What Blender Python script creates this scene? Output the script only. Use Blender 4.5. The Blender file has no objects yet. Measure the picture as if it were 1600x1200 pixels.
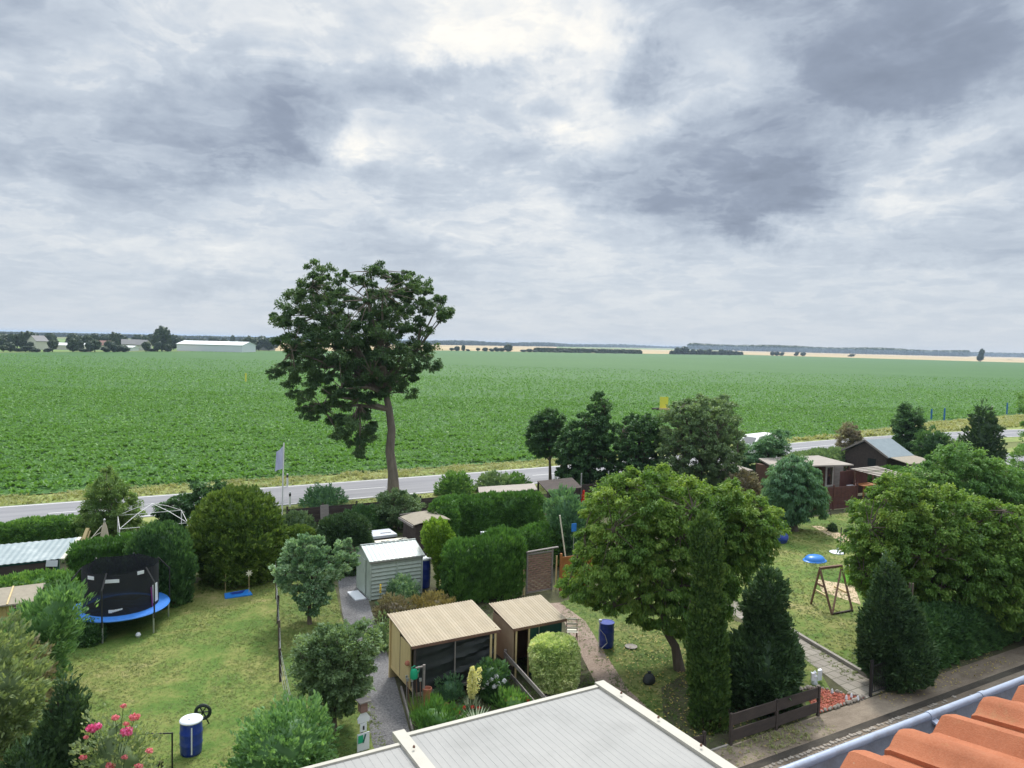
import bpy, math, random
import numpy as np
from mathutils import Vector, Matrix
rnd = random.Random(7)
rng = np.random.default_rng(11)
S = bpy.context.scene
COL = S.collection
# ------------------------------------------------------------------ camera
HC, FL = 11.5, 1155.0
PITCH, ROLL = math.atan(64/FL), math.radians(1.39)
cam_d = bpy.data.cameras.new('camera'); cam = bpy.data.objects.new('camera', cam_d); COL.objects.link(cam)
cam_d.sensor_width = 36; cam_d.lens = FL/1600*36; cam_d.clip_start = 0.05; cam_d.clip_end = 60000
cam.matrix_world = Matrix.Translation((0, 0, HC)) @ Matrix.Rotation(math.pi/2-PITCH, 4, 'X') @ Matrix.Rotation(ROLL, 4, 'Z')
S.camera = cam
# ------------------------------------------------------------------ world + sun
SUN_AZ, SUN_EL = math.radians(6), math.radians(52)     # azimuth from +Y towards +X
SKYK = .76
w = bpy.data.worlds.new('World'); S.world = w; w.use_nodes = True
NT = w.node_tree; NT.nodes.clear()
class NG:
    def __init__(s, nt): s.nt = nt
    def n(s, t, **k):
        x = s.nt.nodes.new(t)
        for a, b in k.items(): setattr(x, a, b)
        return x
    def l(s, a, b): s.nt.links.new(a, b)
    def put(s, sock, v):
        if hasattr(v, 'node'): s.l(v, sock)
        else: sock.default_value = v
    def m(s, op, a, b=None, c=None, clamp=False):
        x = s.n('ShaderNodeMath', operation=op); x.use_clamp = clamp
        s.put(x.inputs[0], a)
        if b is not None: s.put(x.inputs[1], b)
        if c is not None: s.put(x.inputs[2], c)
        return x.outputs[0]
    def vm(s, op, a, b=None):
        x = s.n('ShaderNodeVectorMath', operation=op); s.put(x.inputs[0], a)
        if b is not None: s.put(x.inputs[1], b)
        return x.outputs[1] if op in ('LENGTH', 'DOT_PRODUCT') else x.outputs[0]
    def noise(s, vec, scale, detail=4, rough=.5, dist=0, w=None):
        x = s.n('ShaderNodeTexNoise')
        if w is not None: x.noise_dimensions = '4D'; x.inputs['W'].default_value = w
        s.l(vec, x.inputs['Vector']); x.inputs['Scale'].default_value = scale
        x.inputs['Detail'].default_value = detail; x.inputs['Roughness'].default_value = rough; x.inputs['Distortion'].default_value = dist
        return x.outputs['Fac']
    def mr(s, v, a, b, c=0., d=1., smooth=False):
        x = s.n('ShaderNodeMapRange'); s.put(x.inputs[0], v)
        if smooth: x.interpolation_type = 'SMOOTHSTEP'
        for i, q in enumerate((a, b, c, d)): s.put(x.inputs[i+1], q)
        return x.outputs[0]
    def mix(s, f, a, b, blend='MIX'):
        x = s.n('ShaderNodeMix', data_type='RGBA', blend_type=blend)
        s.put(x.inputs[0], f)
        for i, q in ((6, a), (7, b)):
            if hasattr(q, 'node'): s.l(q, x.inputs[i])
            else: x.inputs[i].default_value = (*q, 1) if len(q) == 3 else q
        return x.outputs[2]
g = NG(NT)
tc = g.n('ShaderNodeTexCoord').outputs['Generated']
sep = g.n('ShaderNodeSeparateXYZ'); g.l(tc, sep.inputs[0]); dx, dy, dz = sep.outputs
# cloud sheet seen in perspective
zz = g.m('ADD', g.m('MAXIMUM', dz, 0.0), 0.17)
cmb = g.n('ShaderNodeCombineXYZ'); g.l(g.m('DIVIDE', dx, zz), cmb.inputs[0]); g.l(g.m('DIVIDE', dy, zz), cmb.inputs[1])
P = cmb.outputs[0]
n1 = g.noise(P, 1.1, 9, .60, .5, w=3.1)
n2 = g.noise(P, 4.2, 9, .60, .5, w=8.4)
sc = g.n('ShaderNodeVectorMath', operation='MULTIPLY'); g.l(P, sc.inputs[0]); sc.inputs[1].default_value = (.9, 1.0, 1)
n3 = g.noise(sc.outputs[0], 13., 8, .62, .3, w=1.2)
# warped direction for large individual clouds
wn = g.n('ShaderNodeTexNoise'); g.l(tc, wn.inputs['Vector']); wn.inputs['Scale'].default_value = 5.; wn.inputs['Detail'].default_value = 9; wn.inputs['Roughness'].default_value = .62
off = g.vm('MULTIPLY', g.vm('SUBTRACT', wn.outputs['Color'], (.5, .5, .5)), (.26, .1, .20))
WD = g.vm('ADD', tc, off)
def pdir(px, py):
    x, y = px-800, 600-py; r = ROLL
    X, Y = x*math.cos(r)-y*math.sin(r), x*math.sin(r)+y*math.cos(r)
    v = Vector((X, FL*math.cos(PITCH)+Y*math.sin(PITCH), -FL*math.sin(PITCH)+Y*math.cos(PITCH)))
    return v
def blob(px, py, rx, ry, amp, soft=1.0, flat=False):
    c = pdir(px, py).normalized()
    s_ = (FL/rx, 3.0, FL/ry)
    L = g.vm('LENGTH', g.vm('MULTIPLY', g.vm('SUBTRACT', WD, tuple(c)), s_))
    return g.mr(L, 1.0, 1.0-soft, 0.0, amp, True)
acc = None
for b in [(1110, 285, 240, 100, -.27, .55), (1240, 320, 150, 60, -.12, .7), (1290, 60, 330, 150, -.22, .5), (1480, 130, 260, 150, -.12, .65), (1560, 260, 110, 60, -.12, .8),
          (360, 190, 200, 110, -.20, .65), (480, 200, 110, 100, -.12, .8), (120, 245, 260, 80, -.12, .8), (1500, 365, 170, 50, -.12, .8), (30, 30, 150, 60, -.12, .8),
          (640, 120, 190, 45, -.13, .8), (860, 105, 160, 25, -.12, .8), (800, 240, 230, 40, -.07, .9), (600, 385, 250, 35, -.10, .9), (1015, 120, 50, 60, -.14, .9), (330, 425, 110, 25, -.09, .9), (650, 310, 160, 35, -.08, .9),
          (850, 35, 320, 95, .26, 1.), (900, 130, 130, 40, .12, 1.), (560, 250, 60, 40, .14, 1.), (700, 60, 120, 50, .1, 1.), (1130, 140, 90, 110, .16, 1.), (1520, 200, 150, 45, .13, 1.), (590, 235, 130, 45, .16, 1.),
          (1000, 340, 190, 45, .13, 1.), (370, 370, 330, 30, .09, 1.), (860, 190, 130, 25, .13, 1.), (1390, 290, 140, 50, .10, 1.), (250, 90, 180, 50, .06, 1.), (780, 370, 200, 30, .05, 1.)]:
    o = blob(*b); acc = o if acc is None else g.m('ADD', acc, o)
base = g.mr(dz, 0.0, .45, .61, .615)
t = g.m('MULTIPLY', g.m('SUBTRACT', n1, .5), .58)
t2 = g.m('MULTIPLY', g.m('SUBTRACT', n2, .5), .48)
t3 = g.m('MULTIPLY', g.m('SUBTRACT', n3, .5), .20)
vein = g.m('MULTIPLY', g.mr(g.m('ABSOLUTE', g.m('SUBTRACT', n2, .53)), .05, 0., 0., 1., True), .035)
t3 = g.m('ADD', t3, vein)
fade = g.mr(dz, 0.0, .20, .16, 1.0)
val = g.m('ADD', g.m('ADD', base, acc), g.m('MULTIPLY', g.m('ADD', g.m('ADD', t, t2), t3), fade))
cr = g.n('ShaderNodeValToRGB'); g.l(val, cr.inputs[0]); e = cr.color_ramp.elements
e[0].position = .0; e[0].color = (.17, .205, .27, 1); e[1].position = .97; e[1].color = (1.12, 1.06, .94, 1)
for p_, c_ in ((.30, (.29, .34, .43)), (.45, (.43, .49, .58)), (.60, (.57, .63, .705)), (.75, (.80, .82, .83))):
    q = e.new(p_); q.color = (*c_, 1)
# brighter veil of cloud high overhead round the hidden sun
hi = g.mr(dz, .48, .80, 1.0, 2.35, True)
SD = Vector((math.sin(SUN_AZ)*math.cos(SUN_EL), math.cos(SUN_AZ)*math.cos(SUN_EL), math.sin(SUN_EL)))
glow = g.mr(g.vm('DOT_PRODUCT', tc, tuple(SD)), .90, .99, 0., 3.0, True)
cl = g.vm('SCALE', cr.outputs[0]); cl.node.inputs['Scale'].default_value = 1; g.l(g.m('ADD', hi, glow), cl.node.inputs['Scale'])
low = g.mix(g.mr(dz, -.06, -.01, 0, 1), (.30, .33, .36), cl)
sky = g.n('ShaderNodeTexSky', sky_type='NISHITA'); sky.sun_disc = False; sky.sun_elevation = SUN_EL; sky.sun_rotation = SUN_AZ
bg1 = g.n('ShaderNodeBackground'); g.l(sky.outputs[0], bg1.inputs[0]); bg1.inputs[1].default_value = .05
bg2 = g.n('ShaderNodeBackground'); g.l(low, bg2.inputs[0]); bg2.inputs[1].default_value = SKYK
mx = g.n('ShaderNodeMixShader'); mx.inputs[0].default_value = .94; g.l(bg1.outputs[0], mx.inputs[1]); g.l(bg2.outputs[0], mx.inputs[2])
wo = g.n('ShaderNodeOutputWorld'); g.l(mx.outputs[0], wo.inputs[0])
sl = bpy.data.lights.new('sun', 'SUN'); sl.energy = 2.15; sl.angle = math.radians(10); sl.color = (1, .955, .88)
so = bpy.data.objects.new('sun', sl); COL.objects.link(so); so.rotation_euler = (-SD).to_track_quat('-Z', 'Y').to_euler()
S.view_settings.view_transform = 'Standard'; S.view_settings.look = 'None'; S.view_settings.gamma = 1; S.view_settings.use_curve_mapping = False
S.view_settings.exposure = 0.52
S.cycles.max_bounces = 6; S.cycles.diffuse_bounces = 3; S.cycles.glossy_bounces = 2; S.cycles.transparent_max_bounces = 8
S.cycles.transmission_bounces = 2; S.cycles.volume_bounces = 0; S.cycles.caustics_reflective = False; S.cycles.caustics_refractive = False
# ------------------------------------------------------------------ coordinates
TH = math.radians(29.5); CT, ST = math.cos(TH), math.sin(TH)
def W(u, v, z=0.): return Vector((u*CT-v*ST, u*ST+v*CT, z))          # plot frame (u along the road, v towards it) to world
def G(px, py, z=0.):
    d = pdir(px, py); t_ = (z-HC)/d.z; return Vector((d.x*t_, d.y*t_, z))
def GD(px, py, Y):
    d = pdir(px, py); t_ = Y/d.y; return Vector((d.x*t_, Y, HC+d.z*t_))
def UV(p): return (p.x*CT+p.y*ST, -p.x*ST+p.y*CT)
def GU(px, py, z=0.): return UV(G(px, py, z))
# ------------------------------------------------------------------ materials
def newmat(name):
    m = bpy.data.materials.new(name); m.use_nodes = True; nt = m.node_tree; nt.nodes.clear()
    q = NG(nt); out = q.n('ShaderNodeOutputMaterial'); b = q.n('ShaderNodeBsdfPrincipled'); q.l(b.outputs[0], out.inputs[0])
    return m, q, b, out
def solid(name, a, b=None, rough=.7, scale=6, stretch=(1, 1, 1), bump=.15, metal=0., spec=.4, fine=60, bscale=None, contrast=1.6, dirt=None):
    m, q, bs, out = newmat(name)
    if b is None: b = tuple(x*.72 for x in a)
    tcn = q.n('ShaderNodeTexCoord').outputs['Object']
    v = q.vm('MULTIPLY', tcn, stretch)
    f = q.m('ADD', q.m('MULTIPLY', q.noise(v, scale, 5, .6), .7), q.m('MULTIPLY', q.noise(v, fine, 3, .6), .3))
    f = q.mr(f, .5-.5/contrast*.6, .5+.5/contrast*.6)
    c = q.mix(f, b, a)
    if dirt:
        d = q.mr(q.noise(tcn, dirt[1], 6, .65), .5, .72); c = q.mix(q.m('MULTIPLY', d, dirt[2]), c, dirt[0])
    q.l(c, bs.inputs['Base Color']); bs.inputs['Roughness'].default_value = rough; bs.inputs['Metallic'].default_value = metal
    bs.inputs['Specular IOR Level'].default_value = spec
    if bump:
        bn = q.n('ShaderNodeBump'); bn.inputs['Strength'].default_value = bump; bn.inputs['Distance'].default_value = .02
        q.l(q.noise(v, bscale or fine, 4, .6), bn.inputs['Height']); q.l(bn.outputs[0], bs.inputs['Normal'])
    return m
LG = 1.6
def leafmat(name, a, b, c=None, trans=.35, rough=.55, tcol=None, patch=.5):
    """a,b,c: leaf colours spread over single leaves and clumps"""
    gk = LG if name.startswith('leaf') and 'crop' not in name and 'far' not in name else 1.
    a, b, c = [tuple(min(.9, x*gk) for x in k_) if k_ else None for k_ in (a, b, c)]
    m, q, bs, out = newmat(name)
    at = q.n('ShaderNodeAttribute', attribute_name='tint').outputs['Fac']
    tcn = q.n('ShaderNodeTexCoord').outputs['Object']
    nz = q.mr(q.noise(tcn, patch, 3, .6), .3, .7)
    f = q.m('ADD', q.m('MULTIPLY', at, .65), q.m('MULTIPLY', nz, .35))
    r = q.n('ShaderNodeValToRGB'); q.l(f, r.inputs[0]); e = r.color_ramp.elements
    e[0].position = .12; e[0].color = (*a, 1); e[1].position = .88; e[1].color = (*(c or tuple(x*1.35 for x in b)), 1)
    k = e.new(.5); k.color = (*b, 1)
    q.l(r.outputs[0], bs.inputs['Base Color']); bs.inputs['Roughness'].default_value = rough; bs.inputs['Specular IOR Level'].default_value = .35
    tr = q.n('ShaderNodeBsdfTranslucent'); q.l(q.mix(1., r.outputs[0], tcol or (1.5, 1.45, .7), 'MULTIPLY'), tr.inputs[0])
    ms = q.n('ShaderNodeMixShader'); ms.inputs[0].default_value = trans; q.l(bs.outputs[0], ms.inputs[1]); q.l(tr.outputs[0], ms.inputs[2]); q.l(ms.outputs[0], out.inputs[0])
    return m
def groundmat(name, cols, scales=(.35, 3., 40.), stretch=(1, 1, 1), bump=.5, rough=.95, dist=.03, w=(.5, .3, .2), bscale=25):
    m, q, bs, out = newmat(name)
    tcn = q.n('ShaderNodeTexCoord').outputs['Object']; v = q.vm('MULTIPLY', tcn, stretch)
    f = None
    for s_, w_ in zip(scales, w):
        o = q.m('MULTIPLY', q.noise(v, s_, 4, .62, .4), w_); f = o if f is None else q.m('ADD', f, o)
    f = q.mr(f, .36, .64)
    r = q.n('ShaderNodeValToRGB'); q.l(f, r.inputs[0]); e = r.color_ramp.elements
    e[0].position = 0; e[0].color = (*cols[0], 1); e[1].position = 1; e[1].color = (*cols[-1], 1)
    for i, c_ in enumerate(cols[1:-1]): k = e.new((i+1)/(len(cols)-1)); k.color = (*c_, 1)
    q.l(r.outputs[0], bs.inputs['Base Color']); bs.inputs['Roughness'].default_value = rough; bs.inputs['Specular IOR Level'].default_value = .2
    bn = q.n('ShaderNodeBump'); bn.inputs['Strength'].default_value = bump; bn.inputs['Distance'].default_value = dist
    q.l(q.noise(v, bscale, 5, .7), bn.inputs['Height']); q.l(bn.outputs[0], bs.inputs['Normal'])
    return m
M = {}
M['bark'] = solid('bark', (.16, .13, .10), (.07, .055, .045), .95, 5, (1, 1, .25), .8, fine=25)
M['bark_grey'] = solid('bark_grey', (.24, .20, .165), (.10, .085, .07), .95, 4, (1, 1, .2), .9, fine=18)
M['wood_old'] = solid('wood_weathered', (.30, .27, .25), (.17, .15, .14), .9, 5, (.3, 1, 1), .3)
M['wood_dark'] = solid('wood_dark', (.085, .065, .055), (.04, .032, .03), .9, 5, (.3, 1, 1), .3)
M['wood_red'] = solid('wood_redbrown', (.14, .055, .045), (.075, .03, .028), .8, 5, (1, 1, .3), .2)
M['wood_orange'] = solid('wood_orange', (.42, .17, .05), (.28, .10, .03), .7, 5, (.3, 1, 1), .2)
M['wood_brown'] = solid('wood_brown', (.22, .125, .085), (.13, .07, .05), .8, 5, (.5, .5, .5), .2)
M['wood_pale'] = solid('wood_pale', (.62, .49, .26), (.50, .38, .19), .7, 5, (1, 1, .3), .15)
M['wood_yellow'] = solid('wood_yellow_boards', (.55, .44, .17), (.36, .28, .11), .8, 5, (1, 1, .2), .3)
M['wood_tan'] = solid('wood_tan', (.36, .27, .18), (.27, .20, .13), .8, 5, (.5, .5, .5), .2)
M['wood_wicker'] = solid('wicker_brown', (.42, .28, .22), (.16, .095, .08), .9, 5, (.3, 1, 3), .5)
M['cream'] = solid('cream_paint', (.80, .76, .62), (.70, .66, .54), .5, 3, bump=.05, dirt=((.35, .3, .22), 5, .4))
M['white'] = solid('white_paint', (.80, .80, .78), (.68, .68, .67), .5, 3, bump=.05)
M['whitep'] = solid('white_plastic', (.78, .80, .84), (.66, .69, .75), .4, 3, bump=.03)
M['blue'] = solid('blue_plastic', (.022, .055, .34), (.016, .04, .26), .35, 3, bump=.04, dirt=((.15, .17, .25), 7, .4))
M['blue_light'] = solid('blue_plastic_light', (.03, .22, .66), (.025, .17, .55), .35, 3, bump=.03)
M['blue_mat'] = solid('blue_padding', (.04, .22, .68), (.03, .15, .50), .45, 6, bump=.5, bscale=7)
M['steel'] = solid('galvanised_steel', (.55, .56, .57), (.42, .43, .44), .4, 8, bump=.03, metal=.6)
M['zinc'] = solid('zinc_gutter', (.40, .45, .56), (.31, .36, .46), .45, 14, bump=.06, metal=.35, spec=.5, dirt=((.20, .20, .20), 30, .5))
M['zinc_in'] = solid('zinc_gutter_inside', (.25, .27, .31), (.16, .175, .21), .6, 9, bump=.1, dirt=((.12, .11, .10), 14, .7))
M['black'] = solid('black_metal', (.02, .02, .022), (.03, .03, .03), .5, 8, bump=.03)
M['rubber'] = solid('rubber', (.02, .035, .03), (.012, .02, .018), .6, 8)
M['tarp'] = solid('black_tarp', (.03, .036, .036), (.012, .016, .016), .6, 3, bump=.2)
M['green_tarp'] = solid('dark_green_tarp', (.012, .07, .055), (.01, .045, .036), .55, 4)
M['green_plastic'] = solid('green_plastic', (.02, .42, .22), (.015, .34, .18), .35, 3, bump=.03)
M['teal'] = solid('teal_paint', (.025, .16, .13), (.02, .11, .095), .6, 4)
M['red'] = solid('red_cloth', (.62, .02, .015), (.45, .015, .012), .8, 6)
M['terracotta'] = solid('terracotta', (.45, .18, .11), (.34, .13, .08), .8, 6)
M['yellow'] = solid('yellow_paint', (.80, .74, .08), (.70, .64, .06), .5, 3, bump=.03)
M['blue_post'] = solid('blue_post_paint', (.02, .15, .40), (.02, .12, .32), .5, 3, bump=.03)
M['stone'] = solid('pale_stone', (.38, .34, .29), (.22, .19, .16), .9, 7, bump=.5)
M['concrete'] = solid('concrete_edging', (.36, .33, .29), (.24, .22, .20), .95, 7, bump=.4)
M['canvas'] = solid('canvas_beige', (.60, .53, .40), (.45, .38, .28), .9, 5, (1, 1, .3), .3)
M['felt'] = solid('roofing_felt_beige', (.33, .29, .225), (.25, .22, .17), .9, 4, bump=.25, dirt=((.18, .16, .12), 3, .5))
M['roof_white'] = solid('ribbed_roof_pale', (.315, .31, .295), (.265, .265, .255), .55, 1.2, (1, .35, 1), .05, spec=.4, fine=14, dirt=((.20, .20, .19), .9, .55))
M['roof_trim'] = solid('roof_trim_white', (.46, .44, .375), (.40, .38, .325), .5, 2, bump=.05, dirt=((.45, .42, .35), 3, .5))
M['roof_green'] = solid('corrugated_pale_green', (.29, .35, .36), (.24, .29, .30), .45, 2, bump=.05, dirt=((.46, .50, .49), 2, .6))
M['roof_tan'] = solid('corrugated_tan', (.44, .365, .255), (.36, .30, .21), .6, 2, bump=.06, dirt=((.38, .33, .24), 2.5, .5))
M['roof_blue'] = solid('roofing_bluegrey', (.24, .29, .31), (.18, .22, .24), .6, 3, bump=.1)
M['roof_ply'] = solid('roof_boards_grey', (.38, .34, .295), (.28, .245, .215), .85, 3, (.3, 1, 1), .2)
M['gshed'] = solid('painted_siding_greygreen', (.44, .50, .45), (.37, .43, .385), .6, 2, bump=.05, dirt=((.28, .31, .26), 3, .4))
M['gshed_roof'] = solid('sheet_roof_palegreen', (.42, .475, .465), (.35, .40, .39), .45, 2, bump=.05, dirt=((.62, .58, .44), 1.5, .6))
M['window'] = solid('dark_glass', (.02, .025, .03), (.03, .035, .04), .08, 3, bump=0, spec=.8)
M['barn'] = solid('white_sheet_metal', (.72, .76, .80), (.66, .70, .75), .5, .1, bump=0)
M['barn_roof'] = solid('white_roof_sheet', (.82, .83, .84), (.76, .78, .80), .5, .1, bump=0)
M['redtile'] = solid('far_roof_red', (.28, .15, .12), (.22, .12, .10), .8, .5, bump=0)
M['greyroof'] = solid('far_roof_grey', (.26, .25, .25), (.2, .2, .2), .8, .5, bump=0)
M['render_wall'] = solid('house_render', (.62, .60, .55), (.55, .53, .48), .9, 2)
M['lime'] = solid('lime_plastic', (.30, .75, .12), (.25, .65, .10), .4, 3, bump=.03)
M['flag_m'] = solid('flag_cloth', (.62, .64, .80), (.50, .52, .72), .8, 3)
M['pink_post'] = solid('bird_house_brown', (.28, .17, .15), (.2, .12, .1), .8, 8)
# tiles
def tilemat():
    m, q, bs, out = newmat('clay_tile')
    tcn = q.n('ShaderNodeTexCoord').outputs['Object']
    f = q.mr(q.noise(tcn, 9, 6, .65), .3, .7); f2 = q.mr(q.noise(tcn, 260, 2, .6), .35, .7)
    c = q.mix(f, (.30, .10, .048), (.415, .155, .08)); c = q.mix(q.m('MULTIPLY', f2, .35), c, (.47, .21, .125))
    d = q.mr(q.noise(tcn, 22, 5, .7), .60, .74); c = q.mix(q.m('MULTIPLY', d, .55), c, (.33, .20, .10))
    li = q.mr(q.noise(tcn, 60, 4, .8), .66, .72); c = q.mix(q.m('MULTIPLY', li, .6), c, (.40, .36, .26)); dk = q.mr(q.noise(tcn, 5, 5, .7), .5, .75); c = q.mix(q.m('MULTIPLY', dk, .35), c, (.20, .085, .05))
    q.l(c, bs.inputs['Base Color']); bs.inputs['Roughness'].default_value = .9; bs.inputs['Specular IOR Level'].default_value = .15
    bn = q.n('ShaderNodeBump'); bn.inputs['Strength'].default_value = .35; bn.inputs['Distance'].default_value = .003
    q.l(q.noise(tcn, 300, 3, .7), bn.inputs['Height']); q.l(bn.outputs[0], bs.inputs['Normal']); return m
M['tile'] = tilemat()
# foliage
L = {}
L['lime'] = leafmat('leaf_bright_green', (.040, .092, .020), (.085, .160, .030), (.185, .255, .055), .38)
L['lime2'] = leafmat('leaf_mid_green', (.045, .11, .03), (.085, .175, .045), (.15, .25, .07))
L['fresh'] = leafmat('leaf_fresh_green', (.05, .115, .04), (.10, .195, .075), (.18, .29, .13))
L['sage'] = leafmat('leaf_sage', (.08, .12, .055), (.145, .195, .095), (.23, .27, .14))
L['dark'] = leafmat('leaf_dark_green', (.025, .065, .026), (.045, .10, .036), (.085, .165, .055), .3)
L['bluegreen'] = leafmat('leaf_blue_green', (.045, .10, .055), (.08, .165, .085), (.14, .24, .12), .3)
L['thuja'] = leafmat('leaf_thuja', (.035, .085, .022), (.06, .14, .03), (.10, .20, .04), .2)
L['columnm'] = leafmat('leaf_column_conifer', (.025, .055, .015), (.045, .09, .022), (.085, .13, .03), .2)
L['ash'] = leafmat('leaf_ash', (.022, .050, .020), (.046, .090, .035), (.095, .150, .06), .33)
L['yew'] = leafmat('leaf_conifer_dark', (.019, .043, .019), (.034, .068, .026), (.066, .115, .042), .15)
L['olive'] = leafmat('leaf_olive', (.032, .07, .016), (.075, .13, .024), (.15, .205, .042), .2)
L['silver'] = leafmat('leaf_silver_green', (.05, .11, .055), (.13, .22, .12), (.34, .44, .30), .25)
L['grey'] = leafmat('leaf_grey_green', (.06, .105, .05), (.11, .17, .08), (.19, .26, .13), .3)
L['pale'] = leafmat('leaf_pale_yellowgreen', (.055, .11, .032), (.11, .175, .055), (.21, .28, .10))
L['yellowhedge'] = leafmat('leaf_yellow_green', (.06, .12, .018), (.12, .21, .028), (.20, .30, .045), .3)
L['varieg'] = leafmat('leaf_variegated', (.12, .20, .06), (.34, .42, .17), (.56, .60, .34), .25)
L['brown'] = leafmat('leaf_brownish', (.09, .075, .05), (.15, .13, .08), (.20, .20, .11), .2)
L['straw'] = leafmat('dry_plants', (.16, .13, .06), (.26, .22, .10), (.36, .32, .14), .3)
L['cream'] = leafmat('leaf_cream', (.42, .42, .20), (.50, .49, .27), (.55, .54, .36), .4)
L['crop'] = leafmat('leaf_crop', (.105, .235, .05), (.13, .28, .058), (.165, .325, .08), .3, patch=.12)
L['grass'] = leafmat('grass_blade', (.115, .165, .038), (.15, .195, .05), (.20, .225, .075), .35, patch=.45)
L['grass_green'] = leafmat('grass_blade_green', (.08, .145, .032), (.105, .175, .04), (.15, .21, .06), .35, patch=.45)
L['verge'] = leafmat('verge_grass_yellow', (.19, .25, .08), (.30, .32, .13), (.42, .40, .20), .35, patch=.3)
L['pinkfl'] = leafmat('petal_pink', (.80, .10, .30), (.85, .16, .38), (.9, .32, .52), .3, tcol=(1.1, .9, .9))
L['salmon'] = leafmat('petal_salmon', (.80, .20, .25), (.85, .27, .30), (.85, .38, .38), .3, tcol=(1.1, .9, .9))
L['redfl'] = leafmat('petal_red', (.5, .02, .015), (.65, .03, .02), (.7, .06, .03), .3, tcol=(1.1, .9, .9))
L['whitefl'] = leafmat('petal_white', (.75, .75, .78), (.82, .82, .84), (.86, .86, .88), .3, tcol=(1, 1, 1))
L['yellowfl'] = leafmat('petal_yellow', (.75, .55, .03), (.8, .62, .04), (.82, .66, .06), .3)
L['redleaf'] = leafmat('leaf_reddish', (.18, .05, .03), (.25, .09, .05), (.3, .16, .07), .3)
L['yucca'] = leafmat('leaf_yucca', (.16, .20, .12), (.26, .30, .20), (.4, .42, .3), .1)
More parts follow.
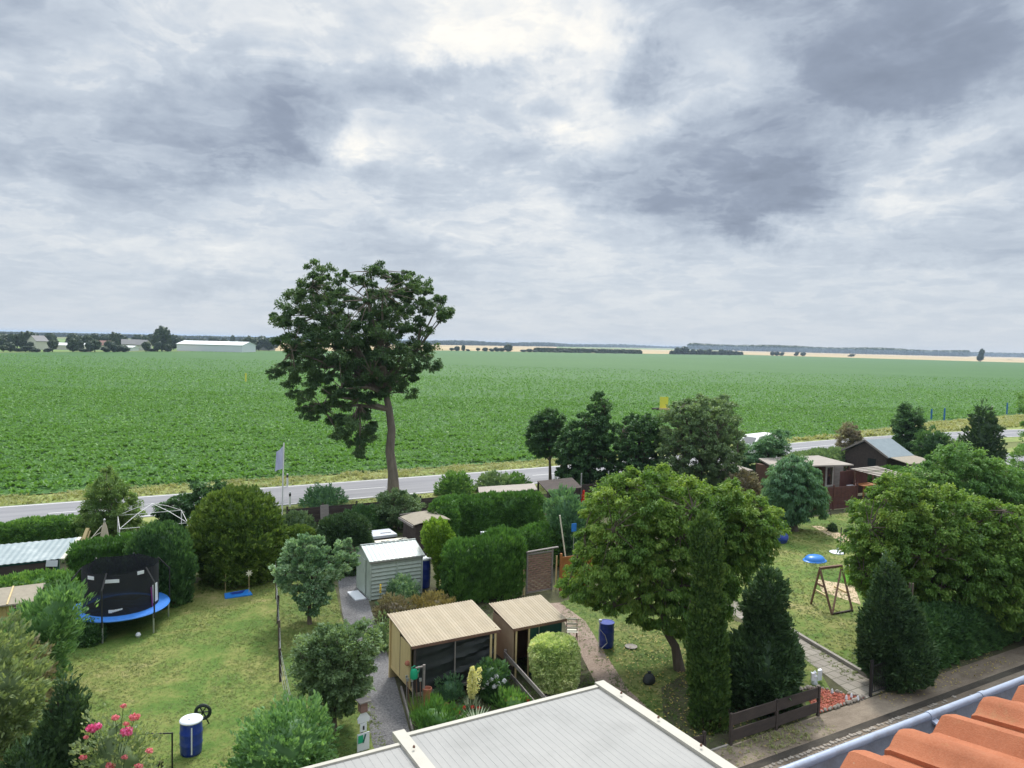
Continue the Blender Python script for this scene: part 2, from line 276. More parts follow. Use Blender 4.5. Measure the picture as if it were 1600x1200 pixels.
# ------------------------------------------------------------------ mesh helpers
def obj(name, me, parent=None):
    o = bpy.data.objects.new(name, me); COL.objects.link(o)
    if parent: o.parent = parent
    return o
def tag(o, label=None, cat=None, group=None, kind=None):
    if label: o['label'] = label
    if cat: o['category'] = cat
    if group: o['group'] = group
    if kind: o['kind'] = kind
    return o
def thing(name, label, cat, u, v, rot=0., z=0., group=None, world=None):
    o = bpy.data.objects.new(name, None); COL.objects.link(o); o.empty_display_size = .3
    o.location = world if world is not None else W(u, v, z); o.rotation_euler = (0, 0, TH+rot)
    return tag(o, label, cat, group)
class MB:
    def __init__(s): s.v = []; s.f = []; s.mi = []; s.m = 0
    def add(s, vs, fs):
        k = len(s.v); s.v += [tuple(p) for p in vs]; s.f += [tuple(i+k for i in f) for f in fs]; s.mi += [s.m]*len(fs); return s
    def box(s, x, y, z, sx, sy, sz, rz=0., rx=0., ry=0.):
        """centre x,y ; z is the BOTTOM"""
        R = Matrix.Rotation(rz, 3, 'Z') @ Matrix.Rotation(rx, 3, 'X') @ Matrix.Rotation(ry, 3, 'Y')
        c = Vector((x, y, z+sz/2)); vs = []
        for a in (-1, 1):
            for b in (-1, 1):
                for d in (-1, 1): vs.append(c + R @ Vector((a*sx/2, b*sy/2, d*sz/2)))
        return s.add(vs, [(0, 1, 3, 2), (4, 6, 7, 5), (0, 4, 5, 1), (2, 3, 7, 6), (0, 2, 6, 4), (1, 5, 7, 3)])
    def beam(s, a, b, w_, h, up=(0, 0, 1)):
        a, b = Vector(a), Vector(b); d = (b-a).normalized(); up = Vector(up)
        if abs(d.dot(up)) > .98: up = Vector((1, 0, 0))
        x = d.cross(up).normalized(); y = x.cross(d)
        vs = [p + x*(i*w_/2) + y*(j*h/2) for p in (a, b) for i, j in ((-1, -1), (1, -1), (1, 1), (-1, 1))]
        return s.add(vs, [(0, 3, 2, 1), (4, 5, 6, 7), (0, 1, 5, 4), (1, 2, 6, 5), (2, 3, 7, 6), (3, 0, 4, 7)])
    def tube(s, pts, rad, n=8, cap=True):
        pts = [Vector(p) for p in pts]; k = len(pts)
        if not hasattr(rad, '__len__'): rad = [rad]*k
        vs = []; ref = None
        for i, p in enumerate(pts):
            d = (pts[min(i+1, k-1)]-pts[max(i-1, 0)]).normalized()
            if ref is None: ref = Vector((1, 0, 0)) if abs(d.x) < .8 else Vector((0, 1, 0))
            x = (ref-d*ref.dot(d)).normalized(); y = d.cross(x); ref = x
            for j in range(n):
                a = 2*math.pi*j/n; vs.append(p+(x*math.cos(a)+y*math.sin(a))*rad[i])
        fs = [(i*n+j, i*n+(j+1) % n, (i+1)*n+(j+1) % n, (i+1)*n+j) for i in range(k-1) for j in range(n)]
        if cap: fs += [tuple(range(n-1, -1, -1)), tuple(range((k-1)*n, k*n))]
        return s.add(vs, fs)
    def lathe(s, prof, n=20, c=(0, 0, 0), sx=1., sy=1.):
        vs = [(c[0]+r*sx*math.cos(2*math.pi*j/n), c[1]+r*sy*math.sin(2*math.pi*j/n), c[2]+z) for r, z in prof for j in range(n)]
        k = len(prof); fs = [(i*n+j, i*n+(j+1) % n, (i+1)*n+(j+1) % n, (i+1)*n+j) for i in range(k-1) for j in range(n)]
        fs += [tuple(range(n-1, -1, -1)), tuple(range((k-1)*n, k*n))]
        return s.add(vs, fs)
    def prism(s, poly, z0, z1):
        n = len(poly); vs = [(x, y, z0) for x, y in poly]+[(x, y, z1) for x, y in poly]
        return s.add(vs, [tuple(range(n-1, -1, -1)), tuple(range(n, 2*n))]+[(i, (i+1) % n, n+(i+1) % n, n+i) for i in range(n)])
    def slab(s, q, th):
        """four corner points of the top, thickness downward"""
        q = [Vector(p) for p in q]; d = Vector((0, 0, -th)); vs = q+[p+d for p in q]
        return s.add(vs, [(0, 1, 2, 3), (7, 6, 5, 4)]+[(i, i+4, (i+1) % 4+4, (i+1) % 4) for i in range(4)])
    def corr(s, p0, p1, p2, p3, pitch, amp, th=.01, box=False):
        """corrugated sheet: p0->p1 across the waves, p0->p3 along them"""
        p0, p1, p2, p3 = map(Vector, (p0, p1, p2, p3)); Ln = (p1-p0).length; n = max(4, int(Ln/pitch)*6); up = Vector((0, 0, 1))
        vs = []
        for i in range(n+1):
            t_ = i/n; ph = t_*Ln/pitch*2*math.pi; h = amp*(math.sin(ph) if not box else max(-.35, min(.35, math.sin(ph)*1.6))/.35)
            a, b = p0.lerp(p1, t_)+up*h, p3.lerp(p2, t_)+up*h; vs += [a, b, a-up*th, b-up*th]
        fs = []
        for i in range(n):
            k = 4*i; fs += [(k, k+4, k+5, k+1), (k+2, k+3, k+7, k+6), (k, k+2, k+6, k+4), (k+1, k+5, k+7, k+3)]
        fs += [(0, 1, 3, 2), (4*n, 4*n+2, 4*n+3, 4*n+1)]
        return s.add(vs, fs)
    def build(s, name, mats, parent=None, smooth=False, loc=None, rot=None):
        me = bpy.data.meshes.new(name); me.from_pydata(s.v, [], s.f)
        if not isinstance(mats, (list, tuple)): mats = [mats]
        for m_ in mats: me.materials.append(m_)
        if len(mats) > 1: me.polygons.foreach_set('material_index', s.mi)
        if smooth: me.polygons.foreach_set('use_smooth', [True]*len(s.f))
        me.update(); o = obj(name, me, parent)
        if smooth: 
            try: me.set_sharp_from_angle(angle=math.radians(40))
            except Exception: pass
        if loc is not None: o.location = loc
        if rot is not None: o.rotation_euler = (0, 0, rot)
        return o
def single(mb, name, mats, label, cat, world=None, u=0, v=0, z=0, rot=0., group=None, smooth=False):
    o = mb.build(name, mats, smooth=smooth); o.location = world if world is not None else W(u, v, z); o.rotation_euler = (0, 0, TH+rot)
    return tag(o, label, cat, group)
# ground sheets: polygons in plot coordinates
SHEETS = []
def sheet(name, poly, mat, z, kind='structure'):
    me = bpy.data.meshes.new(name); me.from_pydata([(u, v, 0) for u, v in poly], [], [tuple(range(len(poly)))])
    me.materials.append(mat); me.update()
    if me.polygons[0].normal.z < 0: me.flip_normals()
    o = obj(name, me); o.location = (0, 0, z); o.rotation_euler = (0, 0, TH); o['kind'] = kind
    return o
def pxs(*pts): return [GU(*p) for p in pts]
# ------------------------------------------------------------------ leaves (numpy)
def unit(a): return a/np.maximum(np.linalg.norm(a, axis=-1, keepdims=True), 1e-9)
def leaf_arrays(pos, nrm, axis, ln, wd, tint, fold=.18):
    """one folded rhombus per leaf; axis = direction of the leaf, nrm = its face"""
    n = len(pos); ax = unit(axis); side = unit(np.cross(ax, nrm)); up = np.cross(side, ax)
    ln = np.broadcast_to(np.asarray(ln, float).reshape(-1, 1), (n, 1)); wd = np.broadcast_to(np.asarray(wd, float).reshape(-1, 1), (n, 1))
    v = np.empty((n, 4, 3), np.float32)
    v[:, 0] = pos-ax*ln*.5; mid = pos-ax*ln*.02+up*wd*fold
    v[:, 1] = mid+side*wd*.5; v[:, 2] = pos+ax*ln*.5-up*wd*fold*.6; v[:, 3] = mid-side*wd*.5
    return v, np.broadcast_to(np.asarray(tint, float), (n,)).astype(np.float32)
def quads_object(name, v, tint, mat, parent=None, core=None):
    """v (n,4,3) world coordinates -> one mesh object; core = (verts, tris) closed inner mass"""
    n = len(v); V = v.reshape(-1, 3); nf = n
    idx = np.arange(4*n, dtype=np.int32)
    ls = np.arange(n, dtype=np.int32)*4
    if core is not None:
        cv, cf = core; V = np.concatenate([V, np.asarray(cv, np.float32)]); cf = np.asarray(cf, np.int32)+4*n
        k = cf.shape[1]; idx = np.concatenate([idx, cf.reshape(-1)]); ls = np.concatenate([ls, 4*n+np.arange(len(cf), dtype=np.int32)*k])
        tint = np.concatenate([tint, np.full(len(cf), .25, np.float32)]); nf += len(cf)
    org = V.mean(0); org[2] = 0 if parent is None else org[2]
    if parent is not None: org = np.array(parent.matrix_world.translation if False else parent.location, np.float32)
    me = bpy.data.meshes.new(name); me.vertices.add(len(V)); me.vertices.foreach_set('co', (V-org).astype(np.float32).reshape(-1))
    me.loops.add(len(idx)); me.loops.foreach_set('vertex_index', idx)
    me.polygons.add(nf); me.polygons.foreach_set('loop_start', ls)
    me.update(calc_edges=True); me.materials.append(mat)
    a = me.attributes.new('tint', 'FLOAT', 'FACE'); a.data.foreach_set('value', tint.astype(np.float32))
    o = obj(name, me, parent)
    if parent is None: o.location = org.tolist()
    return o
def inpoly(x, y, poly):
    c = np.zeros(x.shape, bool); n = len(poly)
    for i in range(n):
        x0, y0 = poly[i]; x1, y1 = poly[(i+1) % n]
        if y0 == y1: continue
        c ^= ((y0 > y) != (y1 > y)) & (x < (x1-x0)*(y-y0)/(y1-y0)+x0)
    return c
def edgedist(x, y, poly):
    d = np.full(x.shape, 1e9); n = len(poly)
    for i in range(n):
        a = np.array(poly[i], float); b = np.array(poly[(i+1) % n], float); ab = b-a; L2 = max((ab**2).sum(), 1e-9)
        t_ = np.clip(((x-a[0])*ab[0]+(y-a[1])*ab[1])/L2, 0, 1)
        d = np.minimum(d, np.hypot(x-a[0]-t_*ab[0], y-a[1]-t_*ab[1]))
    return d
def rvec(n): return unit(rng.normal(size=(n, 3)))
def tree(name, label, cat, base, poly, mat, trunkpx=None, tr=.15, nclump=60, rc=.55, nleaf=400, leaf=(.13, .06), depth=1., holes=(), bark='bark',
         droop=.3, shell=.55, Y=None, group=None, limbs=10, dy=0., flat=.7, trunk_top=None):
    Yb = (G(*base).y if Y is None else Y)
    gb = G(*base) if Y is None else GD(base[0], base[1], Y)
    gz = 0.
    X, Yp = [], []
    xs = [p[0] for p in poly]; ys = [p[1] for p in poly]; want = nclump*30
    x = rng.uniform(min(xs), max(xs), want*4); y = rng.uniform(min(ys), max(ys), want*4); k = inpoly(x, y, poly)
    for hx, hy, hr in holes: k &= np.hypot(x-hx, y-hy) > hr*rng.uniform(.75, 1.15, len(x))
    x, y = x[k], y[k]; ed = edgedist(x, y, poly)*Yb/FL; R = ed.max()
    inn = ed > rc*.12; x, y, ed = x[inn], y[inn], ed[inn]
    tt = np.sqrt(np.maximum(1-(1-np.minimum(ed/R, 1))**2, 0.))*R*depth
    sgn = rng.choice([-1, 1], len(x)); rr = np.where(rng.random(len(x)) < shell, rng.uniform(.7, 1., len(x)), rng.uniform(0, 1, len(x)))
    off_ = sgn*rr*tt+dy
    pts = np.array([GD(px, py, Yb) for px, py in zip(x, y)]); 
    # scale sideways as it moves in depth so the outline holds its size, heights kept
    pts[:, 1] += off_; pts[:, 0] *= (pts[:, 1]/Yb); pts[:, 2] = HC+(pts[:, 2]-HC)*(pts[:, 1]/Yb)
    pts = pts[pts[:, 2] > .25]
    # spread clumps: greedy farthest-ish
    sel = [0]; d = np.linalg.norm(pts-pts[0], axis=1)
    for _ in range(min(nclump, len(pts))-1):
        i = int(np.argmax(d*rng.uniform(.6, 1, len(d)))); sel.append(i); d = np.minimum(d, np.linalg.norm(pts-pts[i], axis=1))
    C_ = pts[sel]; cen = C_.mean(0)
    root = bpy.data.objects.new(name, None); COL.objects.link(root); root.location = (gb.x, Yb, 0.); tag(root, label, cat, group); root.empty_display_size = .3
    # trunk and limbs
    mb = MB(); o3 = Vector(root.location)
    if trunkpx is None: trunkpx = [base, ((base[0]+sum(xs)/len(xs))/2, (base[1]*.55+max(ys)*.45)), (sum(xs)/len(xs), (min(ys)+2*max(ys))/3)]
    tp = [GD(px, py, Yb) for px, py in trunkpx]; tp[0].z = -.05 if Y is None else tp[0].z-.05
    n_ = len(tp); rad = [tr*(1.25 if i == 0 else 1-.45*i/(n_-1)) for i in range(n_)]
    mb.tube([p-o3 for p in tp], rad, 10)
    top = tp[-1]
    ids = [int(i) for i in np.linspace(0, len(C_)-1, min(limbs, len(C_)))]
    nodes = [top]
    for i in ids:
        c = Vector(C_[i]); a = tp[-1] if c.z > tp[-1].z or n_ < 3 else tp[-2]; mid = a.lerp(c, .5)+Vector((rnd.uniform(-.3, .3)*rc*2, rnd.uniform(-.3, .3)*rc*2, rc*.5))
        mb.tube([p-o3 for p in (a, a.lerp(mid, .5), mid, mid.lerp(c, .5), c)], [tr*.5, tr*.38, tr*.28, tr*.18, tr*.08], 6); nodes += [mid, c]
    N_ = np.array([tuple(q) for q in nodes])
    for i, c in enumerate(C_):
        if i in ids: continue
        j = int(np.argmin(np.linalg.norm(N_-c, axis=1))); a = Vector(N_[j]); b = Vector(c); m_ = a.lerp(b, .5)+Vector((0, 0, rc*.15))
        mb.tube([a-o3, m_-o3, b-o3], [tr*.13, tr*.08, tr*.03], 4)
    mb.build('trunk', M[bark], root, smooth=True)
    # leaves
    per = np.maximum(1, (nleaf*rng.uniform(.6, 1.3, len(C_))).astype(int)); ci = np.repeat(np.arange(len(C_)), per); n = len(ci)
    size = rc*rng.uniform(.55, 1.3, len(C_))
    r = rvec(n)*(rng.random((n, 1))**.45)*size[ci][:, None]; r[:, 2] *= flat; r[:, 2] += -.25*(r[:, 0]**2+r[:, 1]**2)/rc*.8
    # sub-bunches give ragged edges
    sb = rvec(len(C_)*9).reshape(len(C_), 9, 3)*size[:, None, None]*.75; sb[..., 2] *= flat
    which = rng.integers(0, 9, n); r = r*.45+sb[ci, which]*(.7+.65*rng.random((n, 1)))
    pos = C_[ci]+r; out = unit(r+unit(pos-cen)*.4+np.array([0, 0, .15]))
    ax = unit(out*.8+rvec(n)*.6+np.array([0, 0, -droop])); nr = unit(np.array([0, 0, 1.])*.7+out*.5+rvec(n)*.95)
    ct = rng.random(len(C_)); tint = np.clip(.5*ct[ci]+.5*rng.random(n), 0, 1)
    pos = pos[pos[:, 2] > .05] if False else pos
    v, t_ = leaf_arrays(pos, nr, ax, leaf[0]*rng.uniform(.7, 1.25, n), leaf[1]*rng.uniform(.8, 1.2, n), tint)
    v[..., 2] = np.maximum(v[..., 2], .01)
    quads_object('crown', v, t_, L[mat], root)
    return root
def lump(p, amp, f, seed=0.):
    """cheap smooth 3D noise from sines"""
    a = np.sin(p[:, 0]*f+1.7*np.sin(p[:, 1]*f*.8+seed)+seed)*np.cos(p[:, 1]*f*1.1+p[:, 2]*f*.9+seed*2)
    b = np.sin(p[:, 2]*f*1.9+1.3*np.cos(p[:, 0]*f*1.7+seed)+seed*3)*np.cos((p[:, 0]-p[:, 1])*f*1.6)
    c = np.sin((p[:, 0]+p[:, 2])*f*3.7+seed)*np.sin(p[:, 1]*f*3.3+p[:, 2]*f*2.9)
    return amp*(a*.5+b*.35+c*.3)
def surf_leaves(cv, tris, n, mat, leaf, outw, upw, jit, offs, name='foliage', parent=None, rag=.35, shrink=.88, rowz=None, tip=None):
    """leaf sprays over a closed core mesh"""
    cv = np.asarray(cv, float); T = np.asarray(tris); a, b, c = cv[T[:, 0]], cv[T[:, 1]], cv[T[:, 2]]
    cr_ = np.cross(b-a, c-a); ar = np.linalg.norm(cr_, axis=1); fn = unit(cr_); ok = ~((fn[:, 2] < -.75)); pr = ar*ok; pr /= pr.sum()
    ti = rng.choice(len(T), n, p=pr); r1, r2 = np.sqrt(rng.random((n, 1))), rng.random((n, 1))
    p = a[ti]*(1-r1)+b[ti]*r1*(1-r2)+c[ti]*r1*r2; nn = fn[ti]
    # tufts: pull towards random tuft centres for ragged clumps
    k = int(min(900, max(14, n//30))); tcn = p[rng.integers(0, n, k)]; tb = rng.random(k); c2 = (tcn**2).sum(1)
    near = np.concatenate([np.argmin(c2[None]-2*p[i:i+6000] @ tcn.T, axis=1) for i in range(0, n, 6000)])
    dd = np.linalg.norm(p-tcn[near], axis=1); rad = math.sqrt(ar.sum()/2/k/math.pi)*1.35
    hump = np.clip(1-(dd/rad)**2, -.6, 1)[:, None]
    d = rng.uniform(-.4, .7, (n, 1))*offs+(hump*.9+tb[near][:, None]*1.2-.6)*rag*offs*2.0
    p = p+nn*d+unit(p-tcn[near]+1e-6)*0
    ax = unit(nn*outw+np.array([0, 0, 1.])*upw+rvec(n)*jit); nr = unit(nn*.9+np.array([0, 0, .3])+rvec(n)*.75)
    tint = np.clip(.45*tb[near]+.55*rng.random(n), 0, 1)
    v, t_ = leaf_arrays(p, nr, ax, leaf[0]*rng.uniform(.6, 1.35, n), leaf[1]*rng.uniform(.8, 1.2, n), tint)
    v[..., 2] = np.maximum(v[..., 2], .01)
    ctr = cv.mean(0); core = ctr+(cv-ctr)*shrink; core[:, 2] = np.maximum(core[:, 2], 0)
    return quads_object(name, v, t_, L[mat], parent, (core, T))
def bush(name, label, cat, rows, base, mat, depthk=.9, dens=1., leaf=(.10, .045), offs=.12, outw=.8, upw=.3, jit=.5, lamp=.10, lf=2.0, group=None, stem=None, seed=None, rag=.5):
    """rows = [(py, xl, xr)] top to bottom in the photo; grown as a round body standing on the ground"""
    seed = seed if seed is not None else rnd.uniform(0, 9)
    yb = base[1]; mid = base[0]; Yf = G(mid, yb).y; hw = max((r[2]-r[1]) for r in rows)/2/FL*Yf; Y = Yf+hw*depthk*.6
    rows = sorted(rows); NS = 18; prof = []
    ys = np.linspace(rows[0][0], max(rows[-1][0], yb-2), 16)
    xl = np.interp(ys, [r[0] for r in rows], [r[1] for r in rows]); xr = np.interp(ys, [r[0] for r in rows], [r[2] for r in rows])
    cv = []
    for y, l_, r_ in zip(ys, xl, xr):
        a, b = GD(l_, y, Y), GD(r_, y, Y); c = (a+b)/2; h = max((b-a).length/2-offs*.8-.02, .03); z = c.z-offs*.5
        for j in range(NS):
            t_ = 2*math.pi*j/NS; cv.append((c.x+h*math.cos(t_), c.y+h*depthk*math.sin(t_), z))
    cv = np.array(cv); zb = cv[:, 2].min()
    zt = cv[:, 2].max(); cv[:, 2] = np.where(True, zt+(cv[:, 2]-zt)*(zt/(zt-zb)), 0)
    n_r = len(ys); top = cv[:NS].mean(0)+np.array([0, 0, .03]); bot = cv[-NS:].mean(0)
    dv = cv-np.repeat(cv.reshape(n_r, NS, 3).mean(1), NS, axis=0); dn = unit(dv); cv = cv+dn*lump(cv, 1, lf, seed)[:, None]*lamp*hw*1.6
    cv = np.vstack([cv, top, bot]); T = []
    for i in range(n_r-1):
        for j in range(NS):
            p0, p1 = i*NS+j, i*NS+(j+1) % NS; q0, q1 = p0+NS, p1+NS; T += [(p0, q0, q1), (p0, q1, p1)]
    for j in range(NS): T.append((n_r*NS, j, (j+1) % NS)); T.append((n_r*NS+1, (n_r-1)*NS+(j+1) % NS, (n_r-1)*NS+j))
    T = np.array(T); a, b, c = cv[T[:, 0]], cv[T[:, 1]], cv[T[:, 2]]; area = np.linalg.norm(np.cross(b-a, c-a), axis=1).sum()/2
    leaf = (leaf[0]*1.45, leaf[1]*1.35); n = int(min(70000, area*dens*3.4/(leaf[0]*leaf[1]*.5)))
    root = bpy.data.objects.new(name, None); COL.objects.link(root); root.location = (bot[0], bot[1], 0); root.empty_display_size = .3; tag(root, label, cat, group)
    surf_leaves(cv, T, n, mat, leaf, outw, upw, jit, offs, 'foliage', root, rag)
    mb = MB(); r0 = max(.03, hw*.07)
    for k in range(1 if stem else 3):
        o_ = Vector((rnd.uniform(-.3, .3)*hw*(k > 0), rnd.uniform(-.2, .2)*hw*(k > 0), 0)); mb.tube([o_+Vector((0, 0, -.05)), o_*1.1+Vector((0, 0, zt*.4)), o_*1.3+Vector((0, 0, zt*.8))], [r0*1.3, r0, r0*.4], 7)
    mb.build('stem', M['bark'], root, smooth=True)
    return root
def hedge(name, label, pts, width, height, mat, dens=1., leaf=(.10, .045), offs=.12, lamp=.16, lf=1.6, upw=.4, group=None, heights=None, cat='hedge', rnd_top=.35, rag=.5, outw=.8):
    """box hedge along plot-frame points"""
    seed = rnd.uniform(0, 9); P_ = [Vector((u, v, 0)) for u, v in pts]; seg = []; tot = 0
    for a, b in zip(P_, P_[1:]): seg.append((a, b, (b-a).length)); tot += (b-a).length
    n_l = max(6, int(tot/.35)); NS = 14; cv = []
    hs = heights or [height]*len(pts); cum = np.cumsum([0]+[s_[2] for s_ in seg])
    for i in range(n_l+1):
        d = tot*i/n_l; k = min(len(seg)-1, int(np.searchsorted(cum, d, 'right')-1)); a, b, l_ = seg[k]; f = (d-cum[k])/l_
        c = a.lerp(b, f); t_ = (b-a).normalized(); side = Vector((-t_.y, t_.x, 0)); H_ = hs[k]*(1-f)+hs[k+1]*f
        endk = 1-.25*max(0, 1-min(i, n_l-i)/1.5)
        for j in range(NS):
            a_ = math.pi*j/(NS-1)        # arch section: squarish super-ellipse
            cx, cz = math.cos(a_), math.sin(a_); e_ = .35+rnd_top*.6
            x = math.copysign(abs(cx)**e_, cx)*width/2*endk; z = (abs(cz)**e_)*H_*(1 if 0 < i < n_l else .93)
            q = c+side*x; ww = W(q.x, q.y, z); cv.append(tuple(ww))
    cv = np.array(cv); ctrs = cv.reshape(n_l+1, NS, 3).mean(1); dv = unit(cv-np.repeat(ctrs, NS, axis=0)); cv += dv*lump(cv, 1, lf, seed)[:, None]*lamp
    cv[:, 2] = np.maximum(cv[:, 2], 0)
    T = []
    for i in range(n_l):
        for j in range(NS-1):
            p0 = i*NS+j; T += [(p0, p0+NS, p0+NS+1), (p0, p0+NS+1, p0+1)]
    e0 = len(cv); cv = np.vstack([cv, ctrs[0], ctrs[-1]])
    for j in range(NS-1): T.append((e0, j, j+1)); T.append((e0+1, n_l*NS+j+1, n_l*NS+j))
    T = np.array(T); a, b, c = cv[T[:, 0]], cv[T[:, 1]], cv[T[:, 2]]; cr_ = np.cross(b-a, c-a)
    # orient outward
    mid = (a+b+c)/3; ref = cv.mean(0); 
    seg_c = np.array([ctrs[min(n_l, int(i))] for i in (T[:, 0] % e0)//NS]); s_ = ((mid-seg_c)*cr_).sum(1) < 0; T[s_] = T[s_][:, ::-1]
    area = np.linalg.norm(cr_, axis=1).sum()/2; leaf = (leaf[0]*1.45, leaf[1]*1.35); n = int(min(90000, area*dens*3.4/(leaf[0]*leaf[1]*.5)))
    root = bpy.data.objects.new(name, None); COL.objects.link(root); root.location = (ctrs[n_l//2][0], ctrs[n_l//2][1], 0); root.empty_display_size = .3; tag(root, label, cat, group)
    surf_leaves(cv, T, n, mat, leaf, outw, upw, .5, offs, 'foliage', root, rag, shrink=.9)
    return root
def clump_plant(mb_list, pos, h, r, n, ln, wd, lean=.5):
    """grass-like blades: returns arrays"""
    a = rng.uniform(0, 2*np.pi, n); rr = np.sqrt(rng.random(n))*r
    base = np.stack([pos[0]+np.cos(a)*rr, pos[1]+np.sin(a)*rr, np.full(n, pos[2]+h*.42)], 1)
    ax = unit(np.stack([np.cos(a)*lean, np.sin(a)*lean, np.ones(n)], 1)+rvec(n)*.2); nr = unit(np.stack([np.cos(a), np.sin(a), np.full(n, .3)], 1)+rvec(n)*.3)
    base[:, :2] += ax[:, :2]*h*.45
    return leaf_arrays(base, nr, ax, ln*rng.uniform(.7, 1.2, n), wd, rng.random(n))
def plant(name, label, cat, pos, h, r, n, mat, ln=None, wd=.03, lean=.5, flowers=None, group=None):
    pos = Vector(pos); root = bpy.data.objects.new(name, None); COL.objects.link(root); root.location = pos; tag(root, label, cat, group); root.empty_display_size = .2
    v, t_ = clump_plant(None, pos, h, r, n, ln or h, wd, lean); quads_object('leaves', v, t_, L[mat], root)
    if flowers:
        fm, spots, fr, fn = flowers
        for s_ in spots:
            p = np.array([*(pos+Vector(s_))]); q = p+rvec(fn)*fr*(rng.random((fn, 1))**.3); v, t_ = leaf_arrays(q, unit(q-p+np.array([0, 0, .02])), rvec(fn), fr*.7, fr*.55, rng.random(fn)); quads_object('flower_head', v, t_, L[fm], root)
            m_ = MB().tube([Vector((s_[0]*.3, s_[1]*.3, 0)), Vector(s_)], .008, 5); m_.build('stalk', M['stalk'], root)
    return root
M['stalk'] = solid('green_stalk', (.08, .15, .05), (.06, .11, .04), .8, 8)
# ================================================================== SETTING
def T3(a): return tuple(a)
M['ground'] = groundmat('meadow_ground', [(.10, .13, .04), (.17, .19, .07), (.25, .24, .11)], (.02, .4, 9), bump=.3)
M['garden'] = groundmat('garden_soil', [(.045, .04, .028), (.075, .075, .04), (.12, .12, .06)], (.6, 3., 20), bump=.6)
M['lawn'] = groundmat('dry_lawn', [(.045, .105, .02), (.10, .165, .034), (.19, .205, .062), (.31, .265, .13)], (.17, 1.0, 7.), bump=.12, w=(.5, .32, .18))
M['lawn_green'] = groundmat('green_lawn', [(.05, .10, .025), (.095, .15, .035), (.16, .185, .055), (.25, .225, .10)], (.3, 1.3, 8.), bump=.6, w=(.42, .33, .25))
M['vergem'] = groundmat('verge_grass', [(.14, .20, .06), (.24, .28, .09), (.34, .34, .15)], (.25, 1.5, 9), bump=.6, stretch=(.5, 1, 1))
M['gravel'] = groundmat('grey_gravel', [(.05, .05, .052), (.115, .112, .115), (.19, .187, .19), (.30, .295, .295)], (.9, 14., 45.), bump=1., w=(.2, .4, .4), bscale=40)
M['pinkgravel'] = groundmat('pinkish_gravel', [(.19, .14, .11), (.30, .23, .185), (.42, .34, .28)], (1., 12., 45.), bump=.8, w=(.3, .35, .35), bscale=40)
M['dirt'] = groundmat('dirt_track', [(.12, .095, .07), (.21, .17, .13), (.31, .26, .20)], (.5, 3., 25.), bump=.7, stretch=(.5, 1, 1))
M['dirt_dark'] = groundmat('dark_earth', [(.035, .03, .026), (.06, .052, .043), (.10, .09, .07)], (.5, 3., 25.), bump=.7, stretch=(.4, 1, 1))
M['mulch'] = groundmat('red_bark_mulch', [(.20, .04, .025), (.38, .09, .05), (.52, .17, .10)], (2., 14., 40.), bump=1., bscale=35)
M['wheat'] = groundmat('stubble_field', [(.33, .25, .13), (.44, .34, .19), (.52, .42, .25)], (.004, .03, .3), bump=.1, stretch=(1, .3, 1))
M['soil_strip'] = groundmat('sand_patch', [(.40, .30, .19), (.50, .39, .26), (.58, .46, .33)], (1, 5, 20), bump=.3)
M['far_green'] = groundmat('far_meadow', [(.10, .17, .05), (.15, .23, .07), (.2, .28, .09)], (.006, .05, .5), bump=.1)
def cropmat():
    m, q, bs, out = newmat('crop_canopy')
    tcn = q.n('ShaderNodeTexCoord').outputs['Object']; v = q.vm('MULTIPLY', tcn, (.55, 1, 1))
    a = q.mr(q.noise(v, 1.6, 5, .7, .5), .34, .66); b = q.mr(q.noise(v, .22, 4, .6), .3, .7); c_ = q.mr(q.noise(tcn, .012, 4, .6, .5), .35, .65); d = q.mr(q.noise(v, .55, 4, .65, .8), .40, .62)
    col = q.mix(a, (.020, .068, .012), (.056, .150, .026)); col = q.mix(q.m('MULTIPLY', b, .35), col, (.068, .17, .033))  # shading between the crop leaves is worked into these darker greens
    col = q.mix(q.m('MULTIPLY', q.m('SUBTRACT', 1.0, d), .32), col, (.04, .125, .02)); col = q.mix(q.m('MULTIPLY', c_, .25), col, (.082, .172, .043))
    w_ = q.n('ShaderNodeTexWave', wave_type='BANDS', bands_direction='Y'); q.l(tcn, w_.inputs['Vector']); w_.inputs['Scale'].default_value = .085; w_.inputs['Distortion'].default_value = 1.4; w_.inputs['Detail'].default_value = 2; w_.inputs['Detail Scale'].default_value = .2
    lines = q.m('MULTIPLY', q.mr(w_.outputs['Fac'], .90, 1.0), q.mr(q.noise(v, .05, 3, .6), .42, .6)); col = q.mix(q.m('MULTIPLY', lines, .5), col, (.035, .10, .02))
    q.l(col, bs.inputs['Base Color']); bs.inputs['Roughness'].default_value = .75; bs.inputs['Specular IOR Level'].default_value = .2
    bn = q.n('ShaderNodeBump'); bn.inputs['Strength'].default_value = .8; bn.inputs['Distance'].default_value = .35
    q.l(q.noise(v, 1.1, 6, .7), bn.inputs['Height']); q.l(bn.outputs[0], bs.inputs['Normal']); return m
M['cropm'] = cropmat()
def roadmat():
    m, q, bs, out = newmat('asphalt')
    tcn = q.n('ShaderNodeTexCoord').outputs['Object']; v = q.vm('MULTIPLY', tcn, (.06, 1, 1))
    a = q.mr(q.noise(v, 1.3, 4, .6), .35, .65); b = q.mr(q.noise(tcn, 60, 3, .7), .3, .7); c_ = q.mr(q.noise(q.vm('MULTIPLY', tcn, (.3, 1, 1)), .5, 5, .7), .5, .7)
    col = q.mix(a, (.15, .15, .165), (.215, .212, .222)); col = q.mix(q.m('MULTIPLY', b, .3), col, (.33, .33, .34)); col = q.mix(q.m('MULTIPLY', c_, .25), col, (.15, .15, .16))
    q.l(col, bs.inputs['Base Color']); bs.inputs['Roughness'].default_value = .8
    return m
M['road'] = roadmat()
